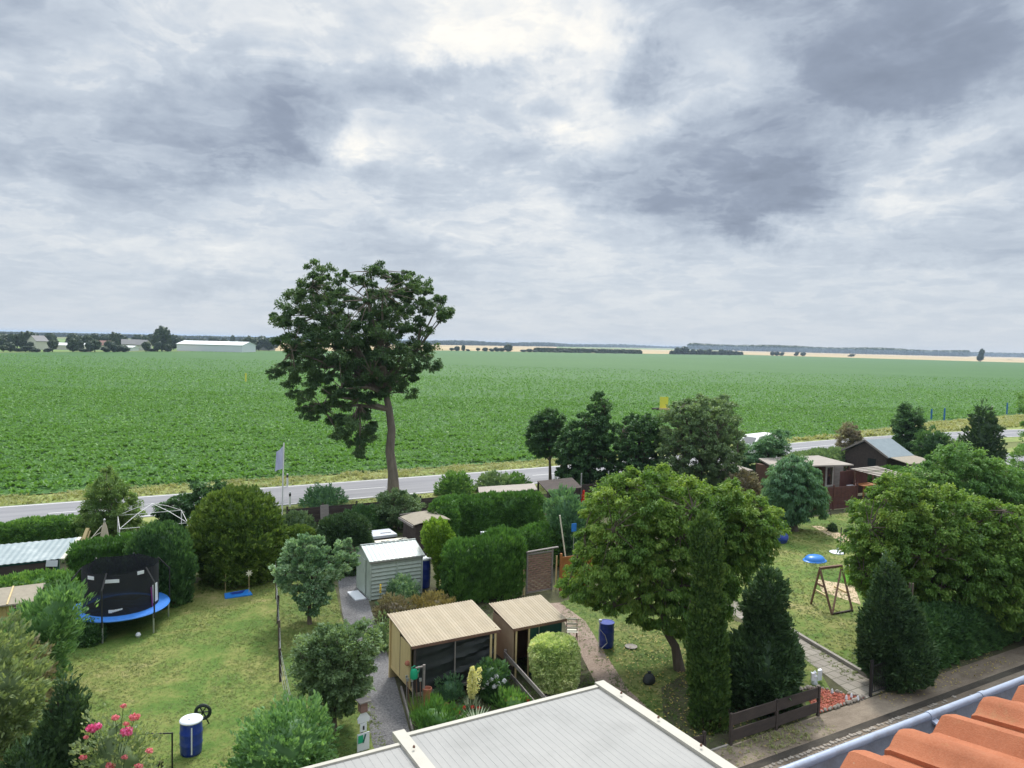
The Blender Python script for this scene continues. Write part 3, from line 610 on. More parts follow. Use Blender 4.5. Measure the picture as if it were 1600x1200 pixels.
def pavemat():
    m, q, bs, out = newmat('concrete_paving')
    tcn = q.n('ShaderNodeTexCoord').outputs['Object']
    br = q.n('ShaderNodeTexBrick'); q.l(tcn, br.inputs['Vector']); br.inputs['Scale'].default_value = 1.0; br.inputs['Brick Width'].default_value = .42; br.inputs['Row Height'].default_value = .42; br.inputs['Mortar Size'].default_value = .022; br.offset = .0
    br.inputs['Color1'].default_value = (.30, .27, .23, 1); br.inputs['Color2'].default_value = (.24, .215, .185, 1); br.inputs['Mortar'].default_value = (.13, .12, .09, 1)
    c = q.mix(q.m('MULTIPLY', q.mr(q.noise(tcn, 3, 6, .7), .4, .7), .5), br.outputs['Color'], (.22, .20, .15))
    q.l(c, bs.inputs['Base Color']); bs.inputs['Roughness'].default_value = .9
    bn = q.n('ShaderNodeBump'); bn.inputs['Strength'].default_value = .4; bn.inputs['Distance'].default_value = .02; q.l(q.noise(tcn, 20, 4, .7), bn.inputs['Height']); q.l(bn.outputs[0], bs.inputs['Normal']); return m
M['pave'] = pavemat()
# base ground reaching the horizon
sheet('ground', [(-30000, -3000), (30000, -30000), (30000, 30000), (-30000, 30000)], M['ground'], -.02)
sheet('garden_ground', [(-25, -8), (60, -8), (75, 50.2), (-25, 50.2)], M['garden'], 0.)
# lawns
lawnL = [(-4, 15), (4.6, 15), (5.2, 22.5), (6.2, 29), (7.3, 35), (5.5, 36.8), (2.6, 36.2), (1.5, 34.6), (-.8, 33.4), (-1.6, 30), (-2.4, 26)]
sheet('lawn', lawnL, M['lawn'], .008)
lawnM = [(4.8, 15), (7.2, 15), (7.2, 19.5), (8.0, 24.7), (8.9, 29.8), (9.6, 33), (7.6, 36), (6.1, 29), (5.1, 22.5)]
sheet('lawn', lawnM, M['lawn_green'], .004)
lawnC = [(11.5, 15), (21, 15), (23, 17.5), (24, 20), (22, 28), (18, 27), (16.9, 25), (15.1, 19), (14, 16.6), (11.5, 18)]
sheet('lawn', lawnC, M['lawn_green'], .004)
lawnR = [(22.8, 16), (40, 15.4), (48, 22), (50, 33.4), (43, 33.6), (34, 33), (27, 29), (24.5, 23), (24.6, 19.4)]
sheet('lawn', lawnR, M['lawn'], .004)
sheet('sand_patch', pxs((1275, 905), (1335, 915), (1345, 945), (1285, 925)), M['soil_strip'], .008)
sheet('gravel_path', [(6.75, 15), (7.9, 15), (7.95, 19.5), (9.1, 24.3), (10.1, 29.3), (10.5, 31), (11.3, 35), (10.4, 35.6), (9.0, 29.9), (8.0, 24.7), (6.8, 19.5)], M['gravel'], .008)
sheet('side_path', [(14.2, 15.6), (14.9, 15.3), (15.5, 19.0), (17.75, 24.7), (18.0, 27), (17.2, 27.2), (16.9, 25.0), (14.6, 19.4)], M['pinkgravel'], .008)
sheet('paved_path', [(21.9, 14.9), (23.45, 15.0), (24.45, 19.3), (25.5, 24), (24.3, 24), (23.2, 18.6)], M['pave'], .012)
sheet('garden_path', pxs((1268, 822), (1282, 822), (1352, 848), (1350, 857), (1310, 845)), M['soil_strip'], .012)
sheet('dirt_track', [(-20, 8), (60, 8), (60, 14.9), (-20, 14.9)], M['dirt'], .006)
sheet('track_ditch', [(-20, 10.2), (60, 10.2), (60, 13.3), (-20, 13.3)], M['dirt_dark'], .012)
sheet('soil_patch', [(15.2, 15.0), (19.6, 15.0), (20.6, 16.2), (19.2, 19.4), (16.6, 18.6), (15.3, 17)], M['garden'], .010)  # plain garden soil laid over the lawn around the conifers
sheet('mulch_bed', [(19.9, 14.95), (22.2, 14.95), (21.7, 15.6), (21.4, 16.2), (20.6, 16.1)], M['mulch'], .016)
# road
RC = [(-120, 54.45), (-90, 54.45), (-60, 54.45), (-30, 54.45), (0, 54.45), (20, 54.45), (36, 54.6), (52, 55.7), (66, 57.4), (80, 58.8), (98, 59.2), (112, 58.6), (128, 56.6), (150, 51), (175, 41), (220, 15)]
def smooth_line(pts, n=12):
    out = []
    for i in range(len(pts)-1):
        p0 = np.array(pts[max(i-1, 0)]); p1 = np.array(pts[i]); p2 = np.array(pts[i+1]); p3 = np.array(pts[min(i+2, len(pts)-1)])
        for k in range(n):
            t_ = k/n; out.append(tuple(.5*((2*p1)+(-p0+p2)*t_+(2*p0-5*p1+4*p2-p3)*t_**2+(-p0+3*p1-3*p2+p3)*t_**3)))
    out.append(tuple(pts[-1])); return out
RCs = smooth_line(RC)
def offs_line(line, d):
    o_ = []
    for i, p in enumerate(line):
        a = np.array(line[max(i-1, 0)]); b = np.array(line[min(i+1, len(line)-1)]); t_ = (b-a)/np.linalg.norm(b-a); o_.append((p[0]-t_[1]*d, p[1]+t_[0]*d))
    return o_
def strip(name, line, d0, d1, mat, z):
    a, b = offs_line(line, d0), offs_line(line, d1); n = len(a)
    me = bpy.data.meshes.new(name); me.from_pydata([(p[0], p[1], 0) for p in a+b], [], [(i, i+1, n+i+1, n+i) for i in range(n-1)]); me.materials.append(mat); me.update()
    o = obj(name, me); o.location = (0, 0, z); o.rotation_euler = (0, 0, TH); o['kind'] = 'structure'; return o
strip('road', RCs, -3.35, 3.35, M['road'], .05)
strip('verge', RCs, 3.35, 6.6, M['vergem'], .03)
strip('verge', RCs, -7.0, -3.35, M['vergem'], .03)
M['paint'] = solid('road_paint', (.72, .72, .70), (.5, .5, .5), .7, 2, fine=20, bump=0, dirt=((.3, .3, .31), 2., .6))
for d in (-3.05, 3.05): strip('road_marking', RCs, d-.09, d+.09, M['paint'], .056)
mbk = MB(); fine = smooth_line(RC, 60); cum = 0.; seglen = 0
for a, b in zip(fine, fine[1:]):
    Ls = math.hypot(b[0]-a[0], b[1]-a[1])
    if True:
        t_ = ((b[0]-a[0])/Ls, (b[1]-a[1])/Ls); nx, ny = -t_[1]*.07, t_[0]*.07
        x = a[0]; k0 = int(cum//3); 
        if (cum % 9) < 4.5 or a[0] > 60: mbk.add([(a[0]+nx, a[1]+ny, 0), (a[0]-nx, a[1]-ny, 0), (b[0]-nx, b[1]-ny, 0), (b[0]+nx, b[1]+ny, 0)], [(0, 1, 2, 3)])
    cum += Ls
o = mbk.build('centre_line_marking', M['paint']); o.location = (0, 0, .056); o.rotation_euler = (0, 0, TH); o['kind'] = 'structure'
side = pxs((1440, 684), (1561, 706), (1593, 712), (1700, 733), (1900, 790), (1900, 850), (1700, 760), (1588, 731), (1540, 717), (1440, 700))
sheet('side_road', side, M['road'], .04)
SR = [GU(*p) for p in ((1440, 700), (1540, 717), (1588, 730), (1700, 759), (1900, 848))]; strip('road_marking', SR, .15, .32, M['paint'], .052)
SR = [GU(*p) for p in ((1561, 706), (1593, 712), (1700, 733), (1900, 790))]; strip('road_marking', SR, -.3, -.15, M['paint'], .052)
# fields
far = [(-600, 556), (0, 551), (272, 549), (700, 548), (1000, 553), (1140, 554), (1600, 567), (2300, 590)]
near = [(-200, 61.2), (30, 61.2), (50, 62.2), (76, 64.3), (88, 65.2), (101, 68), (122, 72.5), (154, 76), (200, 78), (320, 84)]
sheet('crop_field', near+[GU(*p) for p in reversed(far)], M['cropm'], .06)
sheet('meadow_bank', [(60, 60), (88, 62), (101, 62.6), (128, 62), (160, 56), (320, 30), (320, 83.9), (200, 77.9), (154, 75.9), (122, 72.4), (101, 67.9), (88, 65.1), (76, 64.2)], M['vergem'], .02)
sheet('meadow_bank', pxs((1480, 706), (1545, 708), (1620, 690), (1750, 700), (1750, 740), (1600, 712)), M['vergem'], .034)
sheet('stubble_field', [GU(*p) for p in ((430, 548.5), (700, 547.5), (1000, 552.5), (1140, 553.5), (1600, 566.5), (2300, 589), (2300, 573.5), (1600, 557.3), (1140, 546), (1000, 542.5), (700, 537), (430, 530))], M['wheat'], .0)
sheet('far_meadow', [GU(*p) for p in ((-600, 555), (0, 550), (272, 548), (430, 548), (430, 541), (272, 535), (0, 526), (-600, 515))], M['far_green'], .0)
# crop leaves standing in rows, near part of the field
def crop(name, y0, y1, per, nl, size, label):
    P_ = []
    n = int(per*(y1*y1-y0*y0)*.72); yy = np.sqrt(rng.uniform(y0*y0, y1*y1, n)); xx = yy*rng.uniform(-.72, .72, n)
    u = xx*CT+yy*ST; v = -xx*ST+yy*CT
    nv = np.interp(u, [p[0] for p in near], [p[1] for p in near]); k = (v > nv+.3) & (rng.random(len(v)) < np.clip(1.30-yy/330, .10, 1)); u, v = u[k], v[k]
    row = .5; v = np.round(v/row)*row+rng.normal(0, .09, len(v)); u = u+rng.normal(0, .1, len(u))
    x = u*CT-v*ST; y = u*ST+v*CT; n = len(x); hv = 1+.25*np.sin(u*.35+np.sin(v*.6)*2)*np.cos(v*.9+u*.13)+.25*np.sin(v*2.1+np.sin(u*.21)*1.7)+.22*rng.normal(size=n)
    ct = rng.random(n); i = np.repeat(np.arange(n), nl); m = len(i); a = rng.uniform(0, 2*np.pi, m); el = rng.uniform(.1, 1.1, m)
    ax = np.stack([np.cos(a)*np.cos(el), np.sin(a)*np.cos(el), np.sin(el)], 1); ln = size*rng.uniform(.7, 1.25, m)*np.clip(hv[i], .5, 1.6)
    pos = np.stack([x[i], y[i], np.full(m, .06)], 1)+ax*ln[:, None]*.55; pos[:, 2] += .08
    nr = unit(np.stack([-np.cos(a)*np.sin(el), -np.sin(a)*np.sin(el), np.cos(el)], 1)+rvec(m)*.25)
    vv, t_ = leaf_arrays(pos, nr, ax, ln, ln*.5, np.clip(.5*ct[i]+.5*rng.random(m), 0, 1)); o = quads_object(name, vv, t_, L['crop']); tag(o, kind='stuff'); return o
crop('crop_plants', 43, 90, 6.8, 8, .28, '')
crop('crop_plants', 90, 150, 4.2, 6, .29, '')
crop('crop_plants', 150, 240, 1.9, 4, .34, '')
crop('crop_plants', 240, 360, .7, 3, .40, '')
def turf(name, poly, dens, mat, h=.05, wd=.012, blades=4, avoid=None):
    xs = [p[0] for p in poly]; ys = [p[1] for p in poly]; n = int((max(xs)-min(xs))*(max(ys)-min(ys))*dens)
    u = rng.uniform(min(xs), max(xs), n); v = rng.uniform(min(ys), max(ys), n); k = inpoly(u, v, poly); u, v = u[k], v[k]
    ns = .5+.5*np.sin(u*1.3+np.sin(v*.9)*1.5)*np.cos(v*1.1+.7*np.sin(u*.6)); keep = rng.random(len(u)) < .7+.3*ns; u, v, ns = u[keep], v[keep], ns[keep]; n = len(u)
    x = u*CT-v*ST; y = u*ST+v*CT; i = np.repeat(np.arange(n), blades); m = len(i); a = rng.uniform(0, 2*np.pi, m); hh = h*(.5+.8*ns[i])*rng.uniform(.6, 1.4, m)
    ax = unit(np.stack([np.cos(a)*1., np.sin(a)*1., np.full(m, .55)], 1)+rvec(m)*.2); pos = np.stack([x[i]+rng.normal(0, .035, m), y[i]+rng.normal(0, .035, m), hh*.4], 1)
    nr = unit(np.stack([-np.cos(a), -np.sin(a), np.full(m, 2.2)], 1)+rvec(m)*.35)
    vv, t_ = leaf_arrays(pos, nr, ax, hh*1.5, np.full(m, wd), np.clip(rng.random(n)[i]*.6+.4*rng.random(m), 0, 1)); return tag(quads_object(name, vv, t_, L[mat]), kind='stuff')
turf('lawn_grass', lawnL, 150, 'grass', .045, .016)
turf('lawn_grass', lawnM, 90, 'grass', .07, .022)
turf('lawn_grass', lawnC, 70, 'grass_green', .06, .02)
turf('lawn_grass', lawnR, 45, 'grass', .07, .03)
turf('verge_grass', [(-8, 58), (36, 58), (50, 59), (50, 61.4), (36, 61.4), (-8, 61.4)], 22, 'verge', .30, .05)
turf('verge_grass', [(6, 47.6), (40, 47.6), (40, 50.8), (6, 50.8)], 14, 'verge', .22, .05)
turf('verge_grass', [(60, 62), (88, 62.6), (128, 62.5), (160, 58), (175, 76), (122, 72), (101, 67.5), (76, 64)], 7, 'verge', .5, .12)
turf('track_grass', [(12, 14.0), (19.7, 14.0), (19.7, 14.9), (12, 14.9)], 60, 'verge', .10, .02)
turf('soil_weeds', [(7.4, 15), (15, 15), (15.5, 28), (10.5, 28), (8.3, 20)], 30, 'dark' if False else 'grass_green', .10, .03)
turf('soil_weeds', [(-8, 33), (12, 36), (12, 50), (-9, 50)], 22, 'grass_green', .2, .05)
turf('soil_weeds', [(24, 34), (44, 34), (44, 46), (10, 46), (10, 38)], 10, 'grass_green', .2, .06)
# ================================================================== TREES AND SHRUBS
GT = 'trees beside the road and gardens'
tree('roadside_tree', 'tall dark tree with a bare trunk by the road, its crown above the horizon', 'tree', (615, 779),
     [(490, 412), (520, 420), (545, 424), (560, 432), (590, 415), (612, 424), (640, 424), (662, 440), (690, 463), (704, 490), (692, 500), (668, 508), (664, 526), (676, 545), (682, 560), (676, 578), (660, 572), (652, 590), (644, 618), (632, 618), (618, 608), (600, 618), (566, 636), (584, 655), (590, 670), (578, 682), (562, 716), (552, 700), (532, 688), (518, 676), (524, 655), (510, 640), (488, 656), (470, 643), (455, 612), (425, 583), (446, 560), (432, 520), (428, 490), (450, 465), (478, 438)],
     'ash', [(615, 779), (614, 740), (609, 705), (612, 672), (608, 640), (603, 615)], .40, 360, .56, 430, (.20, .09), .85,
     holes=((562, 452, 15), (557, 490, 18), (650, 485, 15), (678, 500, 12), (640, 525, 13), (664, 565, 10), (500, 618, 16), (470, 600, 11), (545, 650, 12), (603, 448, 9), (520, 668, 9), (625, 470, 8), (455, 470, 8), (440, 548, 7), (553, 690, 8), (575, 668, 6), (535, 640, 9), (560, 630, 9), (490, 640, 7), (450, 590, 8), (660, 545, 8)), bark='bark_grey', limbs=24, droop=.35, shell=.6)
tree('cherry_tree', 'broad bright green cherry tree with drooping leaves and leaning trunk on the middle lawn', 'tree', (1062, 1047),
     [(975, 733), (1000, 738), (1040, 733), (1070, 745), (1095, 755), (1108, 790), (1112, 850), (1115, 920), (1105, 965), (1090, 990), (1050, 992), (1000, 972), (960, 958), (920, 942), (880, 930), (890, 895), (905, 850), (918, 800), (918, 780), (945, 755)],
     'lime', [(1062, 1047), (1055, 1010), (1040, 985), (1035, 930), (1025, 880)], .17, 300, .33, 430, (.13, .055), .8, droop=.9, limbs=18, shell=.7)
tree('cherry_tree', 'second cherry tree with lighter leaf tips, behind the narrow column conifer', 'tree', (1120, 1005),
     [(1090, 760), (1125, 762), (1145, 752), (1160, 770), (1180, 775), (1212, 800), (1222, 822), (1212, 850), (1200, 880), (1165, 895), (1150, 930), (1130, 960), (1100, 950), (1085, 850)],
     'lime', [(1120, 1005), (1130, 960), (1140, 900), (1145, 850)], .14, 190, .35, 400, (.13, .055), .8, droop=.9, limbs=12, shell=.7)
tree('walnut_tree', 'very broad light green tree filling the right edge behind the dark thuja', 'tree', (1465, 1000),
     [(1372, 752), (1420, 742), (1462, 760), (1500, 775), (1540, 785), (1600, 795), (1650, 820), (1650, 985), (1580, 990), (1530, 975), (1480, 975), (1420, 960), (1370, 935), (1340, 920), (1330, 880), (1326, 830), (1342, 790)],
     'lime', [(1465, 1000), (1455, 950), (1440, 905), (1440, 870)], .22, 460, .40, 430, (.14, .06), .7, droop=.7, limbs=24, shell=.7)
tree('fruit_tree', 'light green spreading tree behind the broad tree at right, below the tall dark conifer', 'tree', (1500, 840),
     [(1425, 742), (1445, 720), (1480, 700), (1510, 700), (1535, 715), (1568, 730), (1600, 745), (1625, 770), (1625, 815), (1560, 800), (1500, 790), (1440, 770)],
     'lime2', [(1500, 840), (1505, 800), (1510, 770)], .22, 95, .75, 420, (.2, .085), .8, droop=.5, limbs=14)
tree('edge_tree', 'light tree cut off by the right edge beside the side road', 'tree', (1606, 790), [(1590, 700), (1605, 690), (1640, 690), (1660, 780), (1620, 800), (1588, 775), (1582, 735)], 'lime2', None, .18, 40, .7, 380, (.2, .09), .8)
tree('edge_tree', 'tip of a light tree entering at the right edge beside the blue posts', 'tree', (1612, 700), [(1590, 618), (1600, 612), (1640, 615), (1650, 690), (1610, 690), (1596, 650)], 'lime2', None, .2, 20, .9, 300, (.28, .12), .8)
tree('willow_tree', 'rounded grey-green willow with drooping twigs on the right lawn', 'tree', (1240, 829),
     [(1232, 715), (1245, 712), (1262, 722), (1276, 735), (1282, 758), (1290, 785), (1284, 806), (1270, 792), (1262, 812), (1245, 815), (1222, 816), (1210, 795), (1198, 770), (1196, 752), (1212, 728)],
     'bluegreen', [(1240, 829), (1240, 812), (1240, 780)], .26, 150, .42, 320, (.22, .06), .9, droop=1.3, limbs=14, shell=.7)
tree('silver_leaved_tree', 'small tree with silvery leaf tops on the grass strip beside the gravel path', 'tree', (484, 975),
     [(452, 850), (475, 840), (500, 838), (510, 856), (521, 872), (528, 850), (545, 838), (558, 862), (556, 880), (538, 896), (520, 908), (512, 935), (500, 952), (484, 962), (468, 950), (456, 925), (430, 908), (430, 890), (444, 870)],
     'silver', [(484, 975), (483, 960), (485, 930), (488, 900)], .09, 120, .22, 260, (.13, .07), .85, droop=-.2, limbs=14, shell=.65)
tree('apple_tree', 'bushy small apple tree between the wire fence and the gravel path', 'tree', (522, 1142),
     [(468, 1000), (495, 985), (520, 976), (545, 980), (562, 970), (585, 985), (592, 1005), (580, 1025), (580, 1060), (565, 1085), (545, 1112), (522, 1122), (495, 1100), (478, 1080), (466, 1055), (458, 1025)],
     'grey', [(522, 1142), (522, 1115), (520, 1080), (522, 1050)], .08, 150, .24, 280, (.10, .05), .85, droop=.1, limbs=16, shell=.65)
tree('slender_tree', 'slender tree with a thin visible trunk, leftmost of the dark row by the road', 'tree', (860, 757),
     [(838, 648), (862, 640), (880, 650), (882, 690), (876, 708), (862, 712), (845, 712), (828, 700), (823, 680), (830, 660)],
     'dark', [(860, 757), (859, 720), (858, 690)], .12, 95, .38, 260, (.2, .1), .9, limbs=12)
tree('ash_tree', 'tallest pointed dark tree in the row between road and dark fence', 'tree', (920, 768),
     [(936, 617), (948, 632), (950, 655), (956, 690), (955, 730), (945, 762), (890, 765), (872, 745), (868, 700), (880, 670), (900, 655), (918, 645), (925, 628)],
     'dark', None, .20, 190, .45, 300, (.21, .10), .9, limbs=14)
tree('ash_tree', 'rounder dark green tree between the pointed tree and the grey-green one', 'tree', (995, 768),
     [(965, 662), (985, 650), (1008, 645), (1028, 655), (1038, 680), (1042, 720), (1040, 758), (955, 762), (952, 720), (955, 685)],
     'dark', None, .20, 160, .45, 300, (.21, .10), .9, limbs=14)
tree('poplar_tree', 'widest grey-green tree in the dark row, right of the yellow field sign', 'tree', (1097, 778),
     [(1042, 640), (1060, 628), (1090, 622), (1098, 616), (1105, 632), (1130, 618), (1145, 632), (1156, 665), (1158, 720), (1150, 755), (1110, 770), (1060, 760), (1035, 740), (1030, 700), (1038, 665)],
     'grey', None, .24, 250, .48, 330, (.21, .08), .9, limbs=16)
tree('lilac_bush', 'low spreading green bush in front of the white van', 'bush', (1190, 762),
     [(1150, 699), (1172, 698), (1182, 688), (1205, 680), (1226, 674), (1224, 700), (1215, 728), (1195, 750), (1160, 745), (1148, 725)],
     'bluegreen', None, .14, 70, .55, 380, (.19, .08), .9, limbs=8)
tree('round_tree', 'mid green bushy tree beside the gable of the dark shed at right', 'tree', (1418, 712),
     [(1398, 668), (1404, 650), (1412, 632), (1420, 650), (1436, 640), (1441, 665), (1438, 695), (1420, 706), (1402, 700)],
     'dark', None, .18, 70, .62, 420, (.24, .11), .9, limbs=10)
tree('purple_leaved_bush', 'sparse brownish bush by the road, left of the dark gabled shed', 'bush', (1328, 712),
     [(1308, 680), (1322, 662), (1334, 664), (1345, 682), (1347, 700), (1335, 708), (1312, 705)], 'brown', None, .12, 50, .5, 340, (.16, .06), .9, limbs=10)
tree('pale_tree', 'small tree with pale yellow-green top by the road at left', 'tree', (168, 858),
     [(165, 730), (176, 742), (190, 758), (205, 775), (220, 800), (218, 830), (205, 850), (135, 850), (122, 820), (130, 795), (142, 770), (155, 750)],
     'pale', None, .12, 105, .42, 420, (.12, .055), .85, limbs=14, droop=.1)
tree('elder_bush', 'dark leafy bush with upright shoots between the pale tree and the round cypress', 'bush', (290, 842),
     [(308, 752), (322, 765), (335, 760), (345, 752), (352, 770), (350, 800), (330, 820), (300, 840), (255, 838), (240, 805), (255, 785), (280, 775), (305, 772)],
     'dark', None, .10, 80, .42, 380, (.15, .08), .9, limbs=12)
tree('apple_tree', 'grey-green shrub growing at the foot of the tall roadside tree', 'bush', (622, 828),
     [(595, 775), (612, 768), (640, 768), (655, 780), (655, 805), (640, 820), (605, 818), (588, 800)], 'grey', None, .08, 55, .35, 360, (.13, .06), .9, limbs=8)
# dense conifers and clipped shrubs
B = bush
B('column_conifer', 'narrow column-shaped dark conifer in front of the cherry trees', 'conifer', [(803, 1092, 1110), (818, 1084, 1124), (870, 1080, 1128), (960, 1078, 1132), (1060, 1076, 1136), (1120, 1078, 1134)], (1105, 1142), 'columnm', 1., 1.15, (.10, .05), .10, .7, .9)
B('cone_conifer', 'cone-shaped very dark conifer between the column conifer and the paved path', 'conifer', [(886, 1192, 1204), (910, 1180, 1218), (950, 1170, 1228), (985, 1167, 1233), (1010, 1146, 1243), (1050, 1132, 1252), (1100, 1136, 1246)], (1197, 1118), 'yew', .9, 1.15, (.12, .05), .14, .8, .5, lamp=.16)
B('thuja', 'large dark bulging thuja behind the black metal gate', 'conifer', [(864, 1384, 1390), (890, 1370, 1406), (930, 1357, 1426), (980, 1346, 1446), (1025, 1348, 1458), (1060, 1354, 1452), (1078, 1366, 1425)], (1410, 1084), 'yew', .75, 1.1, (.11, .045), .12, .8, .5, lamp=.14)
hedge('hedge', 'dark hedge along the dirt track below the broad light tree at right', [(25.6, 15.9), (33, 15.9)], 1.3, 1.9, 'dark', leaf=(.11, .05))
hedge('hedge', 'hedge continuing to the right edge beside the dirt track, in deep shade', [(33.3, 16.2), (42, 16.6)], 1.3, 2.3, 'yew', leaf=(.12, .055))
B('round_cypress', 'big rounded yellow-tipped dark cypress at the end of the left lawn', 'conifer', [(767, 350, 388), (778, 328, 408), (800, 314, 426), (830, 307, 436), (862, 304, 438), (892, 312, 432), (908, 322, 420)], (370, 916), 'olive', .9, 1.25, (.13, .055), .14, .8, .6, lamp=.15, lf=2.6, rag=.9)
B('round_thuja', 'bushy thuja with upright tips between the trampoline and the round cypress', 'conifer', [(822, 238, 275), (838, 212, 292), (860, 202, 299), (900, 200, 299), (930, 208, 294)], (252, 950), 'dark', .8, 1.2, (.12, .04), .16, .6, 1.0)
hedge('thuja_hedge', 'clipped dark thuja hedge behind the black trampoline net', [(-.9, 36.2), (1.4, 36.6), (3.4, 36.3)], 1.1, 2.45, 'thuja', leaf=(.12, .04), upw=1.)
hedge('roadside_hedge', 'low clipped hedge along the road at the far left', [(-9, 46.2), (-4, 46.4), (1.2, 46.6)], 1.3, 1.35, 'lime2', leaf=(.13, .06), upw=.3)
B('feathery_juniper', 'feathery blue-green juniper mass between the yellow shed and the trampoline', 'shrub', [(915, 84, 112), (940, 66, 122), (970, 40, 122), (1005, 5, 108), (1045, -30, 88)], (40, 1075), 'fresh', .7, 1.0, (.17, .045), .22, .8, .9, lamp=.2, rag=.9)
hedge('garden_hedge', 'light green hedge running behind the small yellow board shed', [(-5.5, 33.6), (-1.9, 33.9), (-.9, 33.4)], 1.3, 1.95, 'lime2', leaf=(.13, .05), upw=.6)
B('overgrown_hedge', 'loose brown and green hedge along the left edge', 'hedge', [(985, -60, 0), (1015, -70, 30), (1060, -80, 48), (1110, -80, 50), (1160, -80, 30)], (-25, 1190), 'sage', .9, .9, (.13, .05), .22, .8, .6, lamp=.2, rag=.9)
B('brown_shrub', 'brownish green shrub between the left juniper and the dark spruce', 'shrub', [(1000, 10, 35), (1030, 0, 60), (1070, -10, 66), (1100, -10, 60)], (30, 1130), 'brown', .8, .8, (.12, .045), .2, .8, .6, rag=.9)
B('dark_spruce', 'dark upright conifer in the bottom left corner beside the pink roses', 'conifer', [(1052, 100, 104), (1068, 94, 116), (1100, 82, 126), (1140, 66, 130), (1190, 48, 136)], (95, 1245), 'yew', .9, 1.1, (.11, .045), .12, .8, .9, lamp=.18, rag=.8)
B('dark_spruce', 'smaller dark conifer half cut off by the bottom edge, left of the upright one', 'conifer', [(1148, 44, 50), (1165, 32, 66), (1200, 15, 85)], (50, 1270), 'yew', .9, 1.1, (.11, .045), .12, .8, .9, lamp=.18, rag=.8)
B('leafy_bush', 'fresh green leafy bush at the bottom, below the small apple tree', 'bush', [(1112, 432, 478), (1126, 408, 498), (1158, 382, 510), (1198, 368, 508)], (440, 1245), 'fresh', .9, .85, (.11, .05), .2, .7, .5, lamp=.18, rag=.9)
B('low_bush', 'low dark bush at the foot of the trampoline', 'bush', [(972, 128, 158), (985, 118, 166), (1000, 112, 165)], (138, 1008), 'dark', .7, .9, (.10, .045), .1)
B('clipped_bush', 'yellow-green clipped bush with a flat top left of the dark yew', 'bush', [(824, 450, 482), (832, 441, 492), (850, 438, 496), (880, 440, 495)], (468, 893), 'olive', .9, 1.1, (.10, .045), .08)
B('clipped_yew', 'dark clipped yew block behind the silvery tree', 'bush', [(807, 522, 566), (816, 500, 580), (835, 496, 583), (860, 498, 583), (885, 500, 580)], (540, 897), 'yew', .8, 1.1, (.11, .045), .08)
B('cube_bush', 'cube-shaped clipped variegated bush beside the smaller tan shed', 'bush', [(1000, 838, 898), (1008, 829, 905), (1020, 827, 908), (1050, 829, 906), (1076, 836, 900)], (868, 1086), 'varieg', .95, 1.3, (.07, .035), .05, .8, .2, lamp=.05)
B('yellow_hedge_bush', 'bright yellow-green conical hedge plant beside the blue barrel and green shed', 'hedge', [(814, 668, 694), (828, 661, 706), (852, 663, 712), (872, 674, 716), (915, 684, 724)], (704, 924), 'yellowhedge', .9, 1.2, (.11, .045), .12, .8, .7)
hedge('tall_hedge', 'tall dark box hedge with fresh light green top beside the woven screen', [(13.6, 29.3), (15.2, 29.3), (15.8, 29.3), (17.0, 29.2)], 1.7, 2.5, 'thuja', heights=[2.35, 2.45, 2.8, 2.75], leaf=(.13, .042), upw=1.3, rnd_top=.15, dens=1.2, lamp=.24, offs=.15)
hedge('garden_hedge', 'long dark arched conifer hedge in front of the dark garden fence', [(16.6, 37.2), (17.8, 38.6), (21, 38.6), (23.5, 37.4)], 1.5, 2.4, 'thuja', leaf=(.14, .05), upw=.4, lamp=.25)
hedge('garden_hedge', 'short low bright-topped hedge behind the tall box hedge', [(18.9, 32.2), (21.0, 32.2)], 1.6, 1.9, 'thuja', leaf=(.13, .05), upw=.4, lamp=.2)
B('feathery_shrub', 'soft grey-green feathery shrub left of the cherry crown behind the white pole', 'shrub', [(766, 870, 890), (776, 864, 898), (792, 860, 906), (806, 858, 924), (840, 864, 928), (870, 870, 922)], (900, 885), 'bluegreen', .9, 1.0, (.16, .045), .2, .7, .8, rag=.9)
B('roadside_bush', 'light green round bush right of the tall tree trunk by the road', 'bush', [(740, 703, 722), (752, 690, 732), (768, 684, 736)], (710, 776), 'lime2', .9, .9, (.15, .06), .2, rag=.9)
B('roadside_bush', 'loose light green bush on the verge left of the tall tree trunk', 'bush', [(765, 494, 515), (776, 480, 530), (788, 474, 534)], (504, 794), 'bluegreen', .9, .7, (.15, .06), .22, rag=.9)
B('roadside_bush', 'small green bush on the verge behind the beige flat roof', 'bush', [(745, 758, 785), (755, 748, 795), (764, 746, 800)], (772, 772), 'grey', .9, .8, (.15, .06), .2, rag=.9)
B('roadside_bush', 'small green bush with reddish twigs behind the beige flat roof', 'bush', [(744, 792, 812), (754, 786, 822), (764, 786, 826)], (806, 770), 'redleaf' if False else 'lime2', .9, .8, (.15, .06), .2, rag=.9)
B('rose_shrub', 'pinkish flowering shrubs inside the dark fence beside the flagpole', 'shrub', [(800, 455, 470), (810, 448, 485), (822, 446, 492)], (470, 836), 'grey', .9, .9, (.12, .05), .15, rag=.9)
B('rose_shrub', 'dark green shrub inside the dark fence beside the white plank', 'shrub', [(796, 560, 590), (806, 540, 602), (820, 535, 606)], (570, 832), 'dark', .9, .9, (.12, .05), .15, rag=.9)
hedge('garden_hedge', 'grey-green hedge behind the garden house with the flat roof', [(54, 45.2), (60, 46), (63.5, 46.4)], 2.2, 1.9, 'grey', leaf=(.2, .07), dens=.8, lamp=.3)
hedge('garden_hedge', 'clipped hedge between the slatted roof and the dark gabled shed', [(56.5, 38.6), (61, 38.2)], 1.2, 1.6, 'thuja', leaf=(.16, .06))
